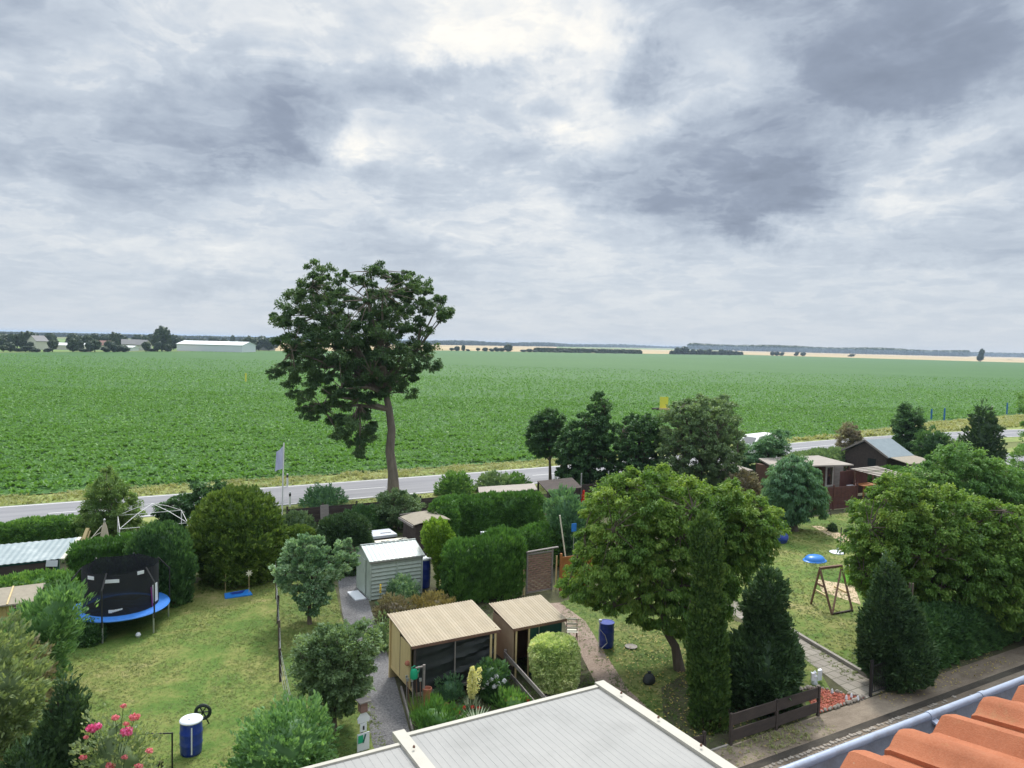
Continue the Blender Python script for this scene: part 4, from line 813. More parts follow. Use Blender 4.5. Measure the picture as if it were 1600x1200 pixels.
B('tall_conifer', 'tall pointed dark brown-green conifer near the side road at right', 'conifer', [(631, 1535, 1538), (650, 1527, 1547), (680, 1514, 1558), (712, 1508, 1562), (735, 1514, 1556)], (1535, 745), 'yew', .9, 1.1, (.26, .10), .3, .8, .4, lamp=.2, rag=.9)
B('round_bush', 'round dark bush right of the gabled shed, in front of the road', 'bush', [(675, 1450, 1468), (690, 1436, 1482), (712, 1432, 1488)], (1460, 732), 'dark', .9, .9, (.22, .09), .3, rag=.9)
B('round_bush', 'mixed green bush left of the tall dark conifer at right', 'bush', [(690, 1494, 1512), (702, 1484, 1520), (718, 1480, 1520)], (1500, 738), 'grey', .9, .9, (.22, .09), .3, rag=.9)
B('garden_bush', 'brown-green shrub behind the second cherry tree beside the wooden fence', 'bush', [(742, 1150, 1172), (756, 1142, 1186), (776, 1140, 1188)], (1165, 795), 'brown', .9, .9, (.16, .06), .2, rag=.9)
B('box_ball', 'small dark ball bush on the sandy garden path at right', 'bush', [(820, 1296, 1306), (824, 1292, 1309)], (1301, 831), 'yew', .9, 1.1, (.12, .05), .08)
B('box_ball', 'second small dark ball bush further right on the sandy garden path', 'bush', [(826, 1324, 1332), (831, 1320, 1334)], (1327, 838), 'yew', .9, 1.1, (.12, .05), .08)
B('lavender_shrub', 'silvery shrub in front of the grey-green shed wall', 'shrub', [(906, 620, 640), (914, 610, 648), (928, 608, 650)], (629, 943), 'silver', .8, .9, (.08, .03), .12, .7, .9, rag=.9)
B('heather_bush', 'brownish heather-like shrub between the grey-green shed and the tan shed', 'shrub', [(938, 600, 625), (945, 590, 640), (960, 588, 645)], (615, 975), 'brown', .7, .8, (.08, .03), .12, .7, .7, rag=.9)
B('perennial_bush', 'loose pale green perennials between the gravel path and the tan shed', 'shrub', [(968, 585, 608), (985, 578, 612), (1008, 580, 612)], (597, 1018), 'grey', .7, .6, (.09, .035), .14, .7, .8, rag=.9)
B('low_bush', 'dry yellow-green bed plants behind the tan shed roof', 'shrub', [(935, 660, 700), (945, 640, 712), (955, 638, 715)], (676, 968), 'straw', .6, .6, (.09, .03), .12, .7, .9, rag=.9)
B('green_perennial', 'dark green leafy plant right of the black tarp under the rail fence', 'shrub', [(1038, 752, 782), (1050, 742, 792), (1072, 742, 796)], (768, 1095), 'dark', .8, .8, (.10, .05), .12, .7, .5, rag=.9)
B('green_perennial', 'small dark green bush in front of the black tarp', 'shrub', [(1062, 690, 716), (1072, 684, 722), (1085, 684, 722)], (704, 1096), 'bluegreen', .8, .7, (.08, .03), .1, .7, .7, rag=.9)
B('iris_clump', 'lush green perennial bed in front of the white roof edge, right of the gravel path', 'shrub', [(1105, 655, 700), (1118, 650, 722), (1140, 652, 700)], (680, 1162), 'thuja', .7, .7, (.12, .03), .14, .6, 1.2, rag=.9)
B('flower_bed_plants', 'fresh green bed plants with red flowers by the white roof edge', 'shrub', [(1085, 790, 815), (1095, 776, 828), (1106, 770, 835)], (803, 1118), 'lime2', .7, .6, (.12, .04), .14, .6, 1., rag=.9)
# ================================================================== BUILDINGS, SHEDS, FENCES
def part(mb, name, m, root, smooth=False): return mb.build(name, M[m] if isinstance(m, str) else m, root, smooth=smooth)
def litter(name, poly, n, mat, size):
    xs = [p[0] for p in poly]; ys = [p[1] for p in poly]; u = rng.uniform(min(xs), max(xs), n); v = rng.uniform(min(ys), max(ys), n); k = inpoly(u, v, poly); u, v = u[k], v[k]; n = len(u)
    pos = np.stack([u*CT-v*ST, u*ST+v*CT, np.full(n, .05)], 1); vv, t_ = leaf_arrays(pos, unit(np.array([0, 0, 1.])+rvec(n)*.4), rvec(n)*np.array([1, 1, .2]), size*rng.uniform(.6, 1.3, n), size*.5, rng.random(n)); tag(quads_object(name, vv, t_, L[mat]), kind='stuff')
L['litter'] = leafmat('fallen_leaf', (.30, .24, .05), (.42, .36, .08), (.40, .26, .12), .1)
litter('fallen_leaves', [(14.8, 15.6), (20, 15.4), (21.5, 19), (19.5, 23), (16.5, 22)], 1500, 'litter', .09)
litter('fallen_leaves', [(11.5, 10), (16, 14), (20, 14.9), (15, 16)], 260, 'litter', .08)
litter('fallen_leaves', [(22.5, 14.1), (30, 14.1), (30, 15.2), (22.5, 15)], 300, 'litter', .08)
# --- the house we look out of: clay tiles, gutter, wall
t = thing('house', 'house roof of orange clay tiles with a zinc gutter, close at the bottom right corner', 'house', 0, 0)
ZE, VE, PT = 10.712, .842, .20
hp = .147; NT_ = 30; U0 = 1.322; SL = math.hypot(1, PT)
def tileprof(s): # s in 0..1 over one hump : rounded roll then flat pan
    
    a = min(max((s-.04)/.24, 0), 1); a = a*a*(3-2*a)
    b = min(max((s-.34)/.62, 0), 1); b = 1-b*b*(3-2*b)
    return .031*min(a, b)
nrow = 6; RL = .34
tiles = []
for r_ in range(nrow):
    mbt = MB()
    for k in range(-5, NT_//2):
        x0 = U0+k*2*hp+rnd.uniform(-.002, .002); y0 = VE-r_*RL+rnd.uniform(-.004, .004); n = 22
        vs = []; Wd = 2*hp+.02
        for i in range(n+1):
            s_ = i/n*Wd; h = tileprof((s_/hp) % 1.0 if s_ < 2*hp else 0.02)
            if s_ < .02: h += .010*(1-s_/.02)*0
            lift = .010*(1-i/n)     # left edge rides over its neighbour
            for yy in (0, .012, RL+.03):
                z = ZE+(VE-(y0-yy))*PT+h+lift+.016*(1-yy/(RL+.03)); vs.append((x0+s_, y0-yy, z-(.004 if yy == 0 else 0)))
            for yy in (0, RL+.03):
                z = ZE+(VE-(y0-yy))*PT+h+lift+.016*(1-yy/(RL+.03)); vs.append((x0+s_, y0-yy, z-.014))
        fs = []
        for i in range(n):
            a = 5*i; b = a+5
            fs += [(a, b, b+1, a+1), (a+1, b+1, b+2, a+2), (a, a+3, b+3, b), (a+3, a+4, b+4, b+3)]
        fs += [(0, 1, 3), (1, 2, 4, 3), (5*n, 5*n+3, 5*n+1), (5*n+1, 5*n+3, 5*n+4, 5*n+2)]
        mbt.add(vs, fs)
    for f_ in range(0): pass
    o = mbt.build('roof_tiles', M['tile'], t, smooth=True)
mb = MB(); mb.slab([(-4, VE-.05, ZE-.05), (6, VE-.05, ZE-.05), (6, -1.5, ZE-.05+PT*(VE+1.45)), (-4, -1.5, ZE-.05+PT*(VE+1.45))], .04) if False else None
mb.box(1.6, .55, ZE-.17, 6.4, .03, .12); part(mb, 'fascia_board', 'wood_dark', t)
mb = MB(); mb.box(1.6, -3.6, 0, 6.2, 8.2, ZE-.2); wl = part(mb, 'wall', 'render_wall', t)
mb = MB(); GC, GR = .852, .046; n = 14; vs = []; x0, x1 = -.6, 4.8
for X_ in (x0, x1):
    for rr in (GR, GR-.003):
        for j in range(n+1): a = math.pi+math.pi*j/n; vs.append((X_, GC+rr*math.cos(a)*-1, ZE+.006+rr*math.sin(a)))
q = n+1; fs = []
for j in range(n): fs += [(j, j+1, 2*q+j+1, 2*q+j), (q+j, 3*q+j, 3*q+j+1, q+j+1)]
fs += [(0, 2*q, 3*q, q), (n, q+n, 3*q+n, 2*q+n)]
mb.add(vs, fs); gut = mb.build('gutter', M['zinc_in'], t, smooth=True)
mb = MB(); mb.tube([(x0, GC+GR+.004, ZE+.006), (x1, GC+GR+.004, ZE+.006)], .0085, 14); mb.build('gutter_bead', M['zinc'], gut, smooth=True)
for bx_ in (1.56, 1.76, 2.6, .95):
    mb = MB(); mb.tube([(bx_, GC+GR+.004, ZE+.006), (bx_+.018, GC+GR+.004, ZE+.006)], .0100, 14); mb.beam((bx_+.009, GC+GR-.002, ZE+.0), (bx_+.009, GC+.01, ZE-.01), .018, .004); mb.build('gutter_clip', M['zinc'], gut, smooth=True)
# --- flat annex roof
t = thing('annex', 'low annex with a pale ribbed flat roof and white edge caps at the bottom centre', 'annex', 0, 0)
mb = MB(); ZR = 3.0
def ribroof(ua, ub, va, vb):
    m_ = MB(); pitch = .167; n = int((ub-ua)/pitch); xs = []
    for k in range(n+1):
        x = ua+k*pitch
        for dx_, h in ((0, 0), (.012, -.005), (.024, 0)):
            if x+dx_ <= ub: xs.append((x+dx_, h))
    xs.append((ub, 0)); vs = []
    for x, h in xs: vs += [(x, va, ZR-.04+h-.03*0), (x, vb, ZR+.10+h)]
    m_.add(vs, [(2*i, 2*i+2, 2*i+3, 2*i+1) for i in range(len(xs)-1)])
    m_.slab([(ua, va, ZR-.07), (ub, va, ZR-.07), (ub, vb, ZR+.07), (ua, vb, ZR+.07)], .05)
    return m_
part(ribroof(5.82, 10.90, 14.50, 6.0), 'roof_panel', 'roof_white', t)
part(ribroof(-2.2, 5.58, 14.22, 6.0), 'roof_panel', 'roof_white', t)
mb = MB(); mb.box(8.36, 14.56, ZR-.20, 5.08, .12, .20); part(mb, 'edge_trim', 'roof_trim', t)
mb = MB(); mb.box(1.69, 14.27, ZR-.20, 7.78, .10, .20); part(mb, 'edge_trim', 'roof_trim', t)
for (uc, va) in ((5.70, 14.72), (11.04, 14.68)):
    mb = MB(); mb.box(uc, (va+6)/2, ZR+.04-.10, .27, va-6, .17, rx=-.0165); cp_ = part(mb, 'cap_strip', 'roof_trim', t)
    for k in range(5):
        v_ = va-.9-k*1.35; zz_ = ZR+.115+(14.5-v_)*.0165
        mb = MB(); mb.lathe([(.028, -.02), (.028, .008), (.014, .012), (.014, .03), (.0, .032)], 10, (uc, v_, zz_)); part(mb, 'bolt', 'wood_brown', cp_)
mb = MB(); mb.box(8.42, 14.36, ZR-.2, 5.0, .03, .03); part(mb, 'drip_rail', 'wood_brown', t)
mb = MB(); mb.box(4.5, 10.2, 0, 13.0, 8.0, ZR-.21); part(mb, 'wall', 'render_wall', t)
for uc in (-1.9, 1.8, 5.6, 8.4, 10.9):
    mb = MB(); mb.box(uc, 14.38, 0, .1, .1, ZR-.21); part(mb, 'post', 'roof_trim', t)
# --- generic lean-to tan shed
def tanshed(label, u, v, w_, d, hf, hb, name='garden_shed'):
    t = thing(name, label, 'shed', u, v)
    mb = MB(); mb.corr((-.12, d+.12, hb), (w_+.12, d+.12, hb), (w_+.10, -.12, hf), (-.12, -.12, hf), .105, .014, .012); part(mb, 'roof', 'roof_tan', t, smooth=True)
    mb = MB()
    for x in (-.06, w_+.06): mb.beam((x, d+.1, hb-.05), (x, -.1, hf-.05), .03, .09)
    mb.beam((-.1, -.11, hf-.05), (w_+.1, -.11, hf-.05), .03, .09); part(mb, 'roof_edge_board', 'wood_brown', t)
    return t
t = tanshed('larger tan lean-to shed with corrugated roof, pale wooden side and black tarpaulin front', 8.75, 21.4, 3.0, 2.0, 1.88, 2.18)
mb = MB(); mb.box(0, 1.55, .42, .03, .9, 1.6); mb.box(0, .6, .42, .03, .8, .1); mb.box(.0, 1.0, .35, .05, 2.0, .09)
part(mb, 'side_wall', 'wood_pale', t)
mb = MB(); mb.box(-.03, 1.98, 0, .08, .08, 2.1); part(mb, 'corner_post', 'wood_pale', t)
mb = MB(); mb.box(-.02, 1.05, .45, .04, .05, 1.5); part(mb, 'corner_post', 'wood_dark', t)
mb = MB(); mb.box(-.04, .55, .45, .04, .85, 1.35, ); dr = part(mb, 'door', 'wood_pale', t)
mb = MB(); mb.lathe([(.07, 0), (.10, .05), (.07, .12), (.03, .14)], 12, (-.10, .22, 1.15)); part(mb, 'hanging_pot', 'terracotta', t)
mb = MB(); mb.box(1.5, 1.97, 0, 3.0, .03, 2.1); part(mb, 'back_wall', 'wood_pale', t)
mb = MB(); mb.box(2.99, 1.0, 0, .03, 1.9, 1.9); part(mb, 'side_wall', 'wood_brown', t)
# tarp with folds
mb = MB(); nx_, nz_ = 40, 18; vs = []
for i in range(nx_+1):
    for j in range(nz_+1):
        x = .05+2.85*i/nx_; z = .25+1.53*j/nz_; s_ = i/nx_; f_ = .05*math.sin((z*11-s_*s_*7))*(.35+.65*s_)+.035*math.sin(z*25-s_*11)*(.3+.7*s_)+.03*math.sin(s_*16)
        vs.append((x, -.02+f_, z))
mb.add(vs, [(i*(nz_+1)+j, (i+1)*(nz_+1)+j, (i+1)*(nz_+1)+j+1, i*(nz_+1)+j+1) for i in range(nx_) for j in range(nz_)])
part(mb, 'tarpaulin', 'tarp', t, smooth=True)
for x, m_ in ((.02, 'wood_dark'), (1.42, 'wood_old'), (2.74, 'wood_pale'), (2.90, 'wood_pale')):
    mb = MB(); mb.box(x, -.085, 0 if x > 2 else .25, .035 if 1 < x < 2 else .07, .04, 1.8 if x > 2 else 1.55); part(mb, 'post', m_, t)
mb = MB(); mb.box(1.5, -.06, .2, 2.9, .05, .10); part(mb, 'bottom_board', 'wood_old', t)
t = tanshed('smaller tan lean-to shed with corrugated roof and dark green tarpaulin front', 12.35, 21.25, 1.95, 1.55, 1.88, 2.18)
mb = MB(); mb.box(0, .78, .5, .03, 1.5, 1.4); part(mb, 'side_wall', 'wood_tan', t); mb = MB(); mb.box(0, .78, 0, .02, 1.5, .5); part(mb, 'side_wall', 'wood_dark', t)
mb = MB(); mb.box(1.0, 1.53, 0, 1.95, .03, 2.1); part(mb, 'back_wall', 'wood_brown', t)
mb = MB(); mb.box(1.93, .78, 0, .03, 1.5, 1.9); part(mb, 'side_wall', 'green_tarp', t)
mb = MB(); mb.box(1.25, 0, .1, 1.3, .03, 1.7); part(mb, 'tarpaulin', 'green_tarp', t)
for x in (.05, .55): mb = MB(); mb.box(x, -.05, 0, .05, .05, 1.8); part(mb, 'post', 'wood_pale', t)
mb = MB(); mb.box(.95, -.05, 0, .02, .02, 1.8); part(mb, 'post', 'steel', t)
# --- grey green apex shed
t = thing('tool_shed', 'pale grey-green shed with overlapping siding and a ribbed light gable roof', 'shed', 10.52, 30.85)
w_, d, he, hr = 2.42, 1.95, 1.78, 2.22
mb = MB()
for s0, s1 in ((.04, w_/2-.03), (w_/2+.03, w_-.04)):
    for k in range(10): z = .05+k*.172; mb.add([(s0, -.075, z), (s1, -.075, z), (s1, -.008, z+.160), (s0, -.008, z+.160), (s0, 0, z), (s1, 0, z)], [(0, 1, 2, 3), (4, 5, 1, 0)])
mb.box(w_/2, .02, 0, w_, .03, he); part(mb, 'front_wall', 'gshed', t)
for x in (0.01, w_-.01):
    mb = MB(); mb.add([(x, 0, 0), (x, d, 0), (x, d, he+.12), (x, d*.55, hr-.03), (x, 0, he)] + [(x+.02, 0, 0), (x+.02, d, 0), (x+.02, d, he+.12), (x+.02, d*.55, hr-.03), (x+.02, 0, he)], [(0, 1, 2, 3, 4), (9, 8, 7, 6, 5)]); part(mb, 'gable_wall', 'gshed', t)
mb = MB(); mb.box(w_/2, d, 0, w_, .03, he); part(mb, 'back_wall', 'gshed', t)
mb = MB(); mb.box(-.02, .95, .1, .03, .75, 1.55); part(mb, 'door', 'gshed', t)
for x in (0, w_/2, w_): mb = MB(); mb.box(x, -.05, 0, .06, .07, he); part(mb, 'corner_trim', 'gshed', t)
mb = MB(); mb.corr((-.10, d*.55, hr), (w_+.10, d*.55, hr), (w_+.10, -.16, he+.01), (-.10, -.16, he+.01), .2, .008, .012, box=True)
mb.corr((-.10, d*.55, hr), (w_+.10, d*.55, hr), (w_+.10, d+.14, he+.06), (-.10, d+.14, he+.06), .2, .008, .012, box=True); part(mb, 'roof', 'gshed_roof', t)
mb = MB(); mb.beam((-.12, d*.55, hr+.015), (w_+.12, d*.55, hr+.015), .08, .02); part(mb, 'ridge', 'gshed_roof', t)
mb = MB(); mb.box(w_/2, -.15, he-.07, w_+.2, .02, .07); part(mb, 'eave_trim', 'steel', t)
mb = MB(); mb.box(-.35, .8, 0, .5, 1.2, .06); part(mb, 'door_step', 'whitep', t)
# --- hutch with curved felt roof
t = thing('shed_hut', 'small dark wooden hut with curved beige felt roof between hedge and shed', 'hut', 14.6, 35.9)
mb = MB(); nn_ = 8; vs = []
for i in range(nn_+1):
    a = i/nn_; x = a*2.1; z = 1.72+.26*math.sin(a*math.pi*.62+.35)
    for y in (0, 2.1): vs += [(x, y, z), (x, y, z-.04)]
fs = []
for i in range(nn_): k = 4*i; fs += [(k, k+4, k+6, k+2), (k+1, k+3, k+7, k+5), (k, k+1, k+5, k+4), (k+2, k+6, k+7, k+3)]
fs += [(0, 2, 3, 1), (4*nn_, 4*nn_+1, 4*nn_+3, 4*nn_+2)]
mb.add(vs, fs); part(mb, 'roof', 'felt', t)
mb = MB(); mb.box(1.0, 1.05, 0, 1.7, 1.8, 1.72); part(mb, 'wall', 'wood_dark', t)
mb = MB(); mb.beam((-.06, 0, 1.72), (-.06, 2.1, 1.72), .05, .12); part(mb, 'roof_edge_board', 'wood_old', t)
mb = MB(); mb.beam((0, 2.12, 1.9), (2.1, 2.12, 1.98), .06, .05); part(mb, 'roof_edge_board', 'wood_old', t)
# --- yellow board shed, left
t = thing('board_shed', 'small shed of yellow vertical boards with three grey roof panels at the left edge', 'shed', -3.9, 31.0)
mb = MB(); mb.slab([(-.9, 1.25, 2.1), (2.25, 1.25, 2.1), (2.0, -.15, 1.88), (-.9, -.15, 1.88)], .05); part(mb, 'roof', 'felt', t)
for x in (.5, 1.25): mb = MB(); mb.beam((x, 1.25, 2.115), (x-.08, -.15, 1.895), .05, .03); part(mb, 'roof_batten', 'wood_pale', t)
mb = MB()
for k in range(22): mb.box(-.75+k*.122, 0, 0, .115, .025+.008*(k % 2), 1.8)
part(mb, 'front_wall', 'wood_yellow', t)
mb = MB()
for k in range(9): mb.box(1.93, .1+k*.122, 0, .02+.008*(k % 2), .115, 1.85)
part(mb, 'side_wall', 'wood_yellow', t)
mb = MB(); mb.box(.55, 1.1, 0, 2.7, .03, 2.0); part(mb, 'back_wall', 'wood_yellow', t)
# --- long teal hut with pale corrugated roof
t = thing('garden_hut', 'long teal garden hut with a pale green corrugated roof at the left edge', 'hut', -6.6, 35.9)
mb = MB(); mb.corr((-2, 2.1, 2.32), (5.95, 2.1, 2.32), (5.35, -.1, 2.02), (-2, -.1, 2.02), .25, .012, .015); part(mb, 'roof', 'roof_green', t, smooth=True)
mb = MB(); mb.beam((5.98, 2.12, 2.30), (5.38, -.12, 2.0), .14, .05); part(mb, 'roof_edge_board', 'cream', t)
mb = MB(); mb.box(1.6, 1.0, 0, 7.2, 1.9, 1.95); part(mb, 'wall', 'teal', t)
mb = MB(); mb.box(1.6, -.0, 1.5, 7.0, .06, .4); part(mb, 'wall_panel', 'wood_dark', t)
mb = MB(); mb.box(5.0, -.10, 1.72, .42, .02, .26, ry=.12); part(mb, 'sign_board', 'whitep', t)
# --- pavilion frame
t = thing('pavilion_frame', 'bare white metal pavilion frame standing behind the thuja hedge', 'pavilion', 1.0, 39.6)
ww, zt_, zp = 3.0, 2.15, 2.95
mb = MB(); apex = (ww/2, ww/2, zp)
for a in ((0, 0), (ww, 0), (ww, ww), (0, ww)):
    m_ = ((a[0]+apex[0])/2, (a[1]+apex[1])/2, (zt_+zp)/2+.06); mb.tube([(*a, zt_), m_, apex], .016, 6)
part(mb, 'roof_frame', 'white', t)
for a, b in (((0, 0), (ww, 0)), ((ww, 0), (ww, ww)), ((ww, ww), (0, ww)), ((0, ww), (0, 0))):
    mb = MB(); mb.tube([(*a, zt_), (*b, zt_)], .013, 6); part(mb, 'rail', 'white', t)
for a in ((0, 0), (ww, 0), (ww, ww), (0, ww)): mb = MB(); mb.tube([(*a, 0), (*a, zt_)], .025, 6); part(mb, 'post', 'white', t)
t = thing('pavilion_frame', 'second bare white pavilion frame partly hidden left of the round cypress', 'pavilion', 4.2, 39.2)
mb = MB(); ww = 1.3; apex = (ww/2, ww/2, 2.75)
for a in ((0, 0), (ww, 0), (ww, ww), (0, ww)): mb.tube([(*a, 2.2), apex], .016, 6); mb.tube([(*a, 0), (*a, 2.2)], .022, 6)
part(mb, 'frame', 'white', t)
t = thing('garden_arch', 'white panel with a half-round fan window standing behind the thuja hedge', 'arch', 2.75, 37.6)
mb = MB()
for k in range(17):
    a, b = math.pi*k/16, math.pi*(k+1)/16
    if k < 16: mb.beam((.42*math.cos(a), 0, 2.1+.42*math.sin(a)), (.42*math.cos(b), 0, 2.1+.42*math.sin(b)), .04, .05)
for k in range(7): a = math.pi*k/6; mb.beam((.0, 0, 2.1), (.40*math.cos(a), 0, 2.1+.40*math.sin(a)), .03, .025)
mb.beam((-.45, 0, 2.1), (.45, 0, 2.1), .04, .05); mb.beam((-.44, 0, 0), (-.44, 0, 2.1), .04, .05); mb.beam((.44, 0, 0), (.44, 0, 2.1), .04, .05); part(mb, 'frame', 'whitep', t)
t = thing('cabinet', 'white upright panel cabinet behind the thuja hedge beside the folded parasol', 'cabinet', 1.25, 38.0)
mb = MB(); mb.box(0, 0, 0, .62, .35, 2.25); part(mb, 'body', 'whitep', t); mb = MB(); mb.box(0, -.185, .1, .56, .02, 2.1); part(mb, 'door', 'whitep', t)
t = thing('folded_parasol', 'folded beige garden parasol leaning behind the trampoline', 'parasol', .35, 37.9)
mb = MB(); mb.lathe([(.30, .9), (.42, 1.1), (.33, 1.6), (.2, 2.2), (.10, 2.75), (.03, 2.95)], 12, sy=.45, sx=.95); part(mb, 'canopy', 'canvas', t, smooth=True)
mb = MB(); mb.tube([(0, 0, 0), (0, 0, 3.0)], .025, 8); mb.lathe([(.0, 2.95), (.05, 3.0), (.05, 3.06), (.0, 3.1)], 8); part(mb, 'pole', 'steel', t)
mb = MB(); mb.tube([(-.1, -.1, 2.8), (-.75, -.2, 2.0), (-.9, -.2, 1.6)], .018, 6); mb.tube([(-.15, -.1, 2.5), (-.8, -.2, 2.15)], .014, 6); part(mb, 'rib', 'cream', t)
o = MB().beam((-.25, .1, .2), (.75, 1.15, 2.85), .16, .06).beam((-.05, .05, .2), (.85, 1.05, 2.75), .03, .05)
single(o, 'wooden_board', M['wood_pale'], 'long pale board leaning diagonally behind the trampoline', 'board', u=-1.05, v=36.2)
t = thing('deck_chair', 'small wooden folding chair frame beside the teal hut', 'chair', -.55, 36.4)
for x in (0, .42): mb = MB(); mb.beam((x, 0, 0), (x+.03, .35, 1.9), .04, .04); part(mb, 'leg', 'wood_old', t)
for z in (1.3, 1.5, 1.7): mb = MB(); mb.beam((0, z*.18, z), (.45, z*.18, z), .05, .03); part(mb, 'slat', 'wood_old', t)
# --- dark fence along the verge
def fencewall(label, u0, v0, u1, v1, h, m_, plank=.16, posts=2.0, name='plank_fence', th=.03, gap=.006):
    L_ = math.hypot(u1-u0, v1-v0); t = thing(name, label, 'fence', u0, v0, math.atan2(v1-v0, u1-u0)); n = max(1, round(L_/posts))
    for k in range(n):
        mb = MB(); x0 = k*L_/n+.05; x1 = (k+1)*L_/n-.05; z = .05; i = 0
        while z+plank <= h: mb.box((x0+x1)/2, .012*(i % 2)+rnd.uniform(-.003, .003), z, x1-x0, th, plank-gap); z += plank; i += 1
        part(mb, 'fence_panel', m_, t)
    for k in range(n+1): mb = MB(); mb.box(k*L_/n, 0, 0, .09, .09, h+.06); part(mb, 'post', m_, t)
    return t
fencewall('long dark brown plank fence along the road behind the gardens', 9.9, 44.2, 22.5, 43.9, 1.45, 'wood_dark')
fencewall('dark weathered plank fence behind the red cloth, left of the cherry crown', 27.6, 43.2, 37.5, 43.2, 1.55, 'wood_dark')
fencewall('red-brown fence around the garden house terrace', 44.2, 34.8, 48.9, 34.4, 1.75, 'wood_red', plank=.2)
fencewall('red-brown fence running back beside the garden house terrace', 49.0, 34.6, 52.6, 37.2, 1.5, 'wood_red', plank=.2)
fencewall('brown low fence left of the willow, in front of the garden house', 38.6, 37.2, 42.6, 36.8, 1.3, 'wood_brown', plank=.2)
fencewall('orange-brown board fence beside the woven screen, half behind the cherry leaves', 18.9, 28.35, 20.6, 28.3, 1.7, 'wood_orange', plank=.14, posts=1.8)
t = thing('woven_screen', 'woven brown wooden privacy screen right of the tall box hedge', 'screen', 17.15, 28.6)
mb = MB()
for k in range(17):
    z = .1+k*.1
    for i in range(8): x = .1+i*.16; mb.add([(x, -.02*(-1)**(i+k), z), (x+.16, .02*(-1)**(i+k), z), (x+.16, .02*(-1)**(i+k), z+.088), (x, -.02*(-1)**(i+k), z+.088)], [(0, 1, 2, 3)])
part(mb, 'woven_slats', 'wood_wicker', t)
mb = MB(); 
for x in (.06, 1.42): mb.box(x, 0, 0, .07, .07, 1.95)
mb.box(.74, 0, 1.82, 1.4, .06, .06); mb.box(.74, 0, .04, 1.4, .06, .06); part(mb, 'frame', 'wood_old', t)
mb = MB(); mb.box(.85, 0, 1.96, 1.75, .12, .05, ry=-.03); part(mb, 'top_board', 'wood_pale' if False else 'wood_old', t)
for x, tl in ((-.12, -.1), (1.62, .12)): mb = MB(); mb.beam((x, -.05, 0), (x+tl*.3, -.02, 1.6), .05, .05); part(mb, 'prop', 'wood_pale', t)
# flat canopies behind the arched hedge
def canopy(label, pts, z, th, m_, name='canopy_roof', cat='roof shelter'):
    c = pts[0]; t = thing(name, label, cat, c[0], c[1]); P_ = [(p[0]-c[0], p[1]-c[1], z+(p[2] if len(p) > 2 else 0)) for p in pts]
    mb = MB(); mb.slab(P_, th); part(mb, 'roof', m_, t)
    for p in P_: mb = MB(); mb.box(p[0]*.94+.06, p[1]*.94+.04, 0, .1, .1, p[2]-th-.004); part(mb, 'post', 'wood_dark', t)
    return t, P_
canopy('beige flat roof shelter behind the arched hedge', [(20.9, 40.8), (25.0, 40.5), (25.9, 42.4), (21.8, 42.7)], 2.05, .06, 'roof_ply')
canopy('dark sloping roof shelter right of the beige one, by the fence', [(25.6, 40.2, -.1), (28.6, 40.6, -.1), (29.4, 43.0, .1), (26.4, 42.8, .1)], 2.0, .06, 'wood_dark')
# --- garden house
t = thing('garden_house', 'wooden garden house with flat overhanging roof and white framed windows behind the willow', 'garden house', 45.6, 39.0)
mb = MB(); mb.slab([(-.2, .2, 2.5), (7.0, -1.6, 2.5), (7.2, 1.9, 2.72), (.9, 2.6, 2.72)], .10); part(mb, 'roof', 'roof_ply', t)
mb = MB(); mb.box(2.9, 1.5, 0, 5.0, 1.8, 2.36); mb.box(6.0, .62, 0, 1.6, 1.2, 2.36); part(mb, 'wall', 'wood_brown', t)
for x, y in (.95, .56), (3.6, .56), (6.2, -.02):
    mb = MB(); mb.box(x, y, .5, .95, .07, 1.72); wd_ = part(mb, 'window', 'white', t)
    mb = MB(); mb.box(x, y-.04, .66, .62, .03, 1.4); part(mb, 'pane', 'window', wd_)
mb = MB(); 
for k in range(14): mb.box(7.0+k*.13, .6, 0, .12, .02+.006*(k % 2), 2.1)
part(mb, 'side_panel', 'wood_old', t)
for x, y in (.2, .3), (3.2, -.4), (6.85, -1.3): mb = MB(); mb.box(x, y, 0, .12, .12, 2.38); mb.beam((x, y, 1.75), (x-.5, y+.1, 2.36), .08, .08); part(mb, 'post', 'wood_brown', t)
t = thing('round_table', 'white round garden table on the terrace of the garden house', 'table', 52.0, 37.3)
mb = MB(); mb.lathe([(.5, .92), (.52, .95), (.5, .98)], 20); part(mb, 'table_top', 'whitep', t); mb = MB(); mb.tube([(0, 0, 0), (0, 0, .95)], .04, 8); part(mb, 'leg', 'whitep', t)
t = thing('terrace_table', 'orange-brown wooden table top beside the round white table', 'table', 53.2, 36.8)
mb = MB(); mb.box(0, 0, .95, 1.8, 1.1, .06); part(mb, 'table_top', 'wood_orange', t)
for a in ((-.8, -.5), (.8, -.5), (.8, .5), (-.8, .5)): mb = MB(); mb.box(*a, 0, .08, .08, .945); part(mb, 'leg', 'wood_orange', t)
t = thing('grey_hut', 'pale grey plank wall hut half hidden left of the garden house', 'hut', 42.6, 41.2)
mb = MB(); mb.box(1.2, .8, 0, 2.6, 1.6, 1.9); part(mb, 'wall', 'wood_old', t); mb = MB(); mb.slab([(-.3, -.2, 1.95), (2.7, -.2, 1.95), (2.7, 1.8, 2.1), (-.3, 1.8, 2.1)], .06); part(mb, 'roof', 'roof_ply', t)
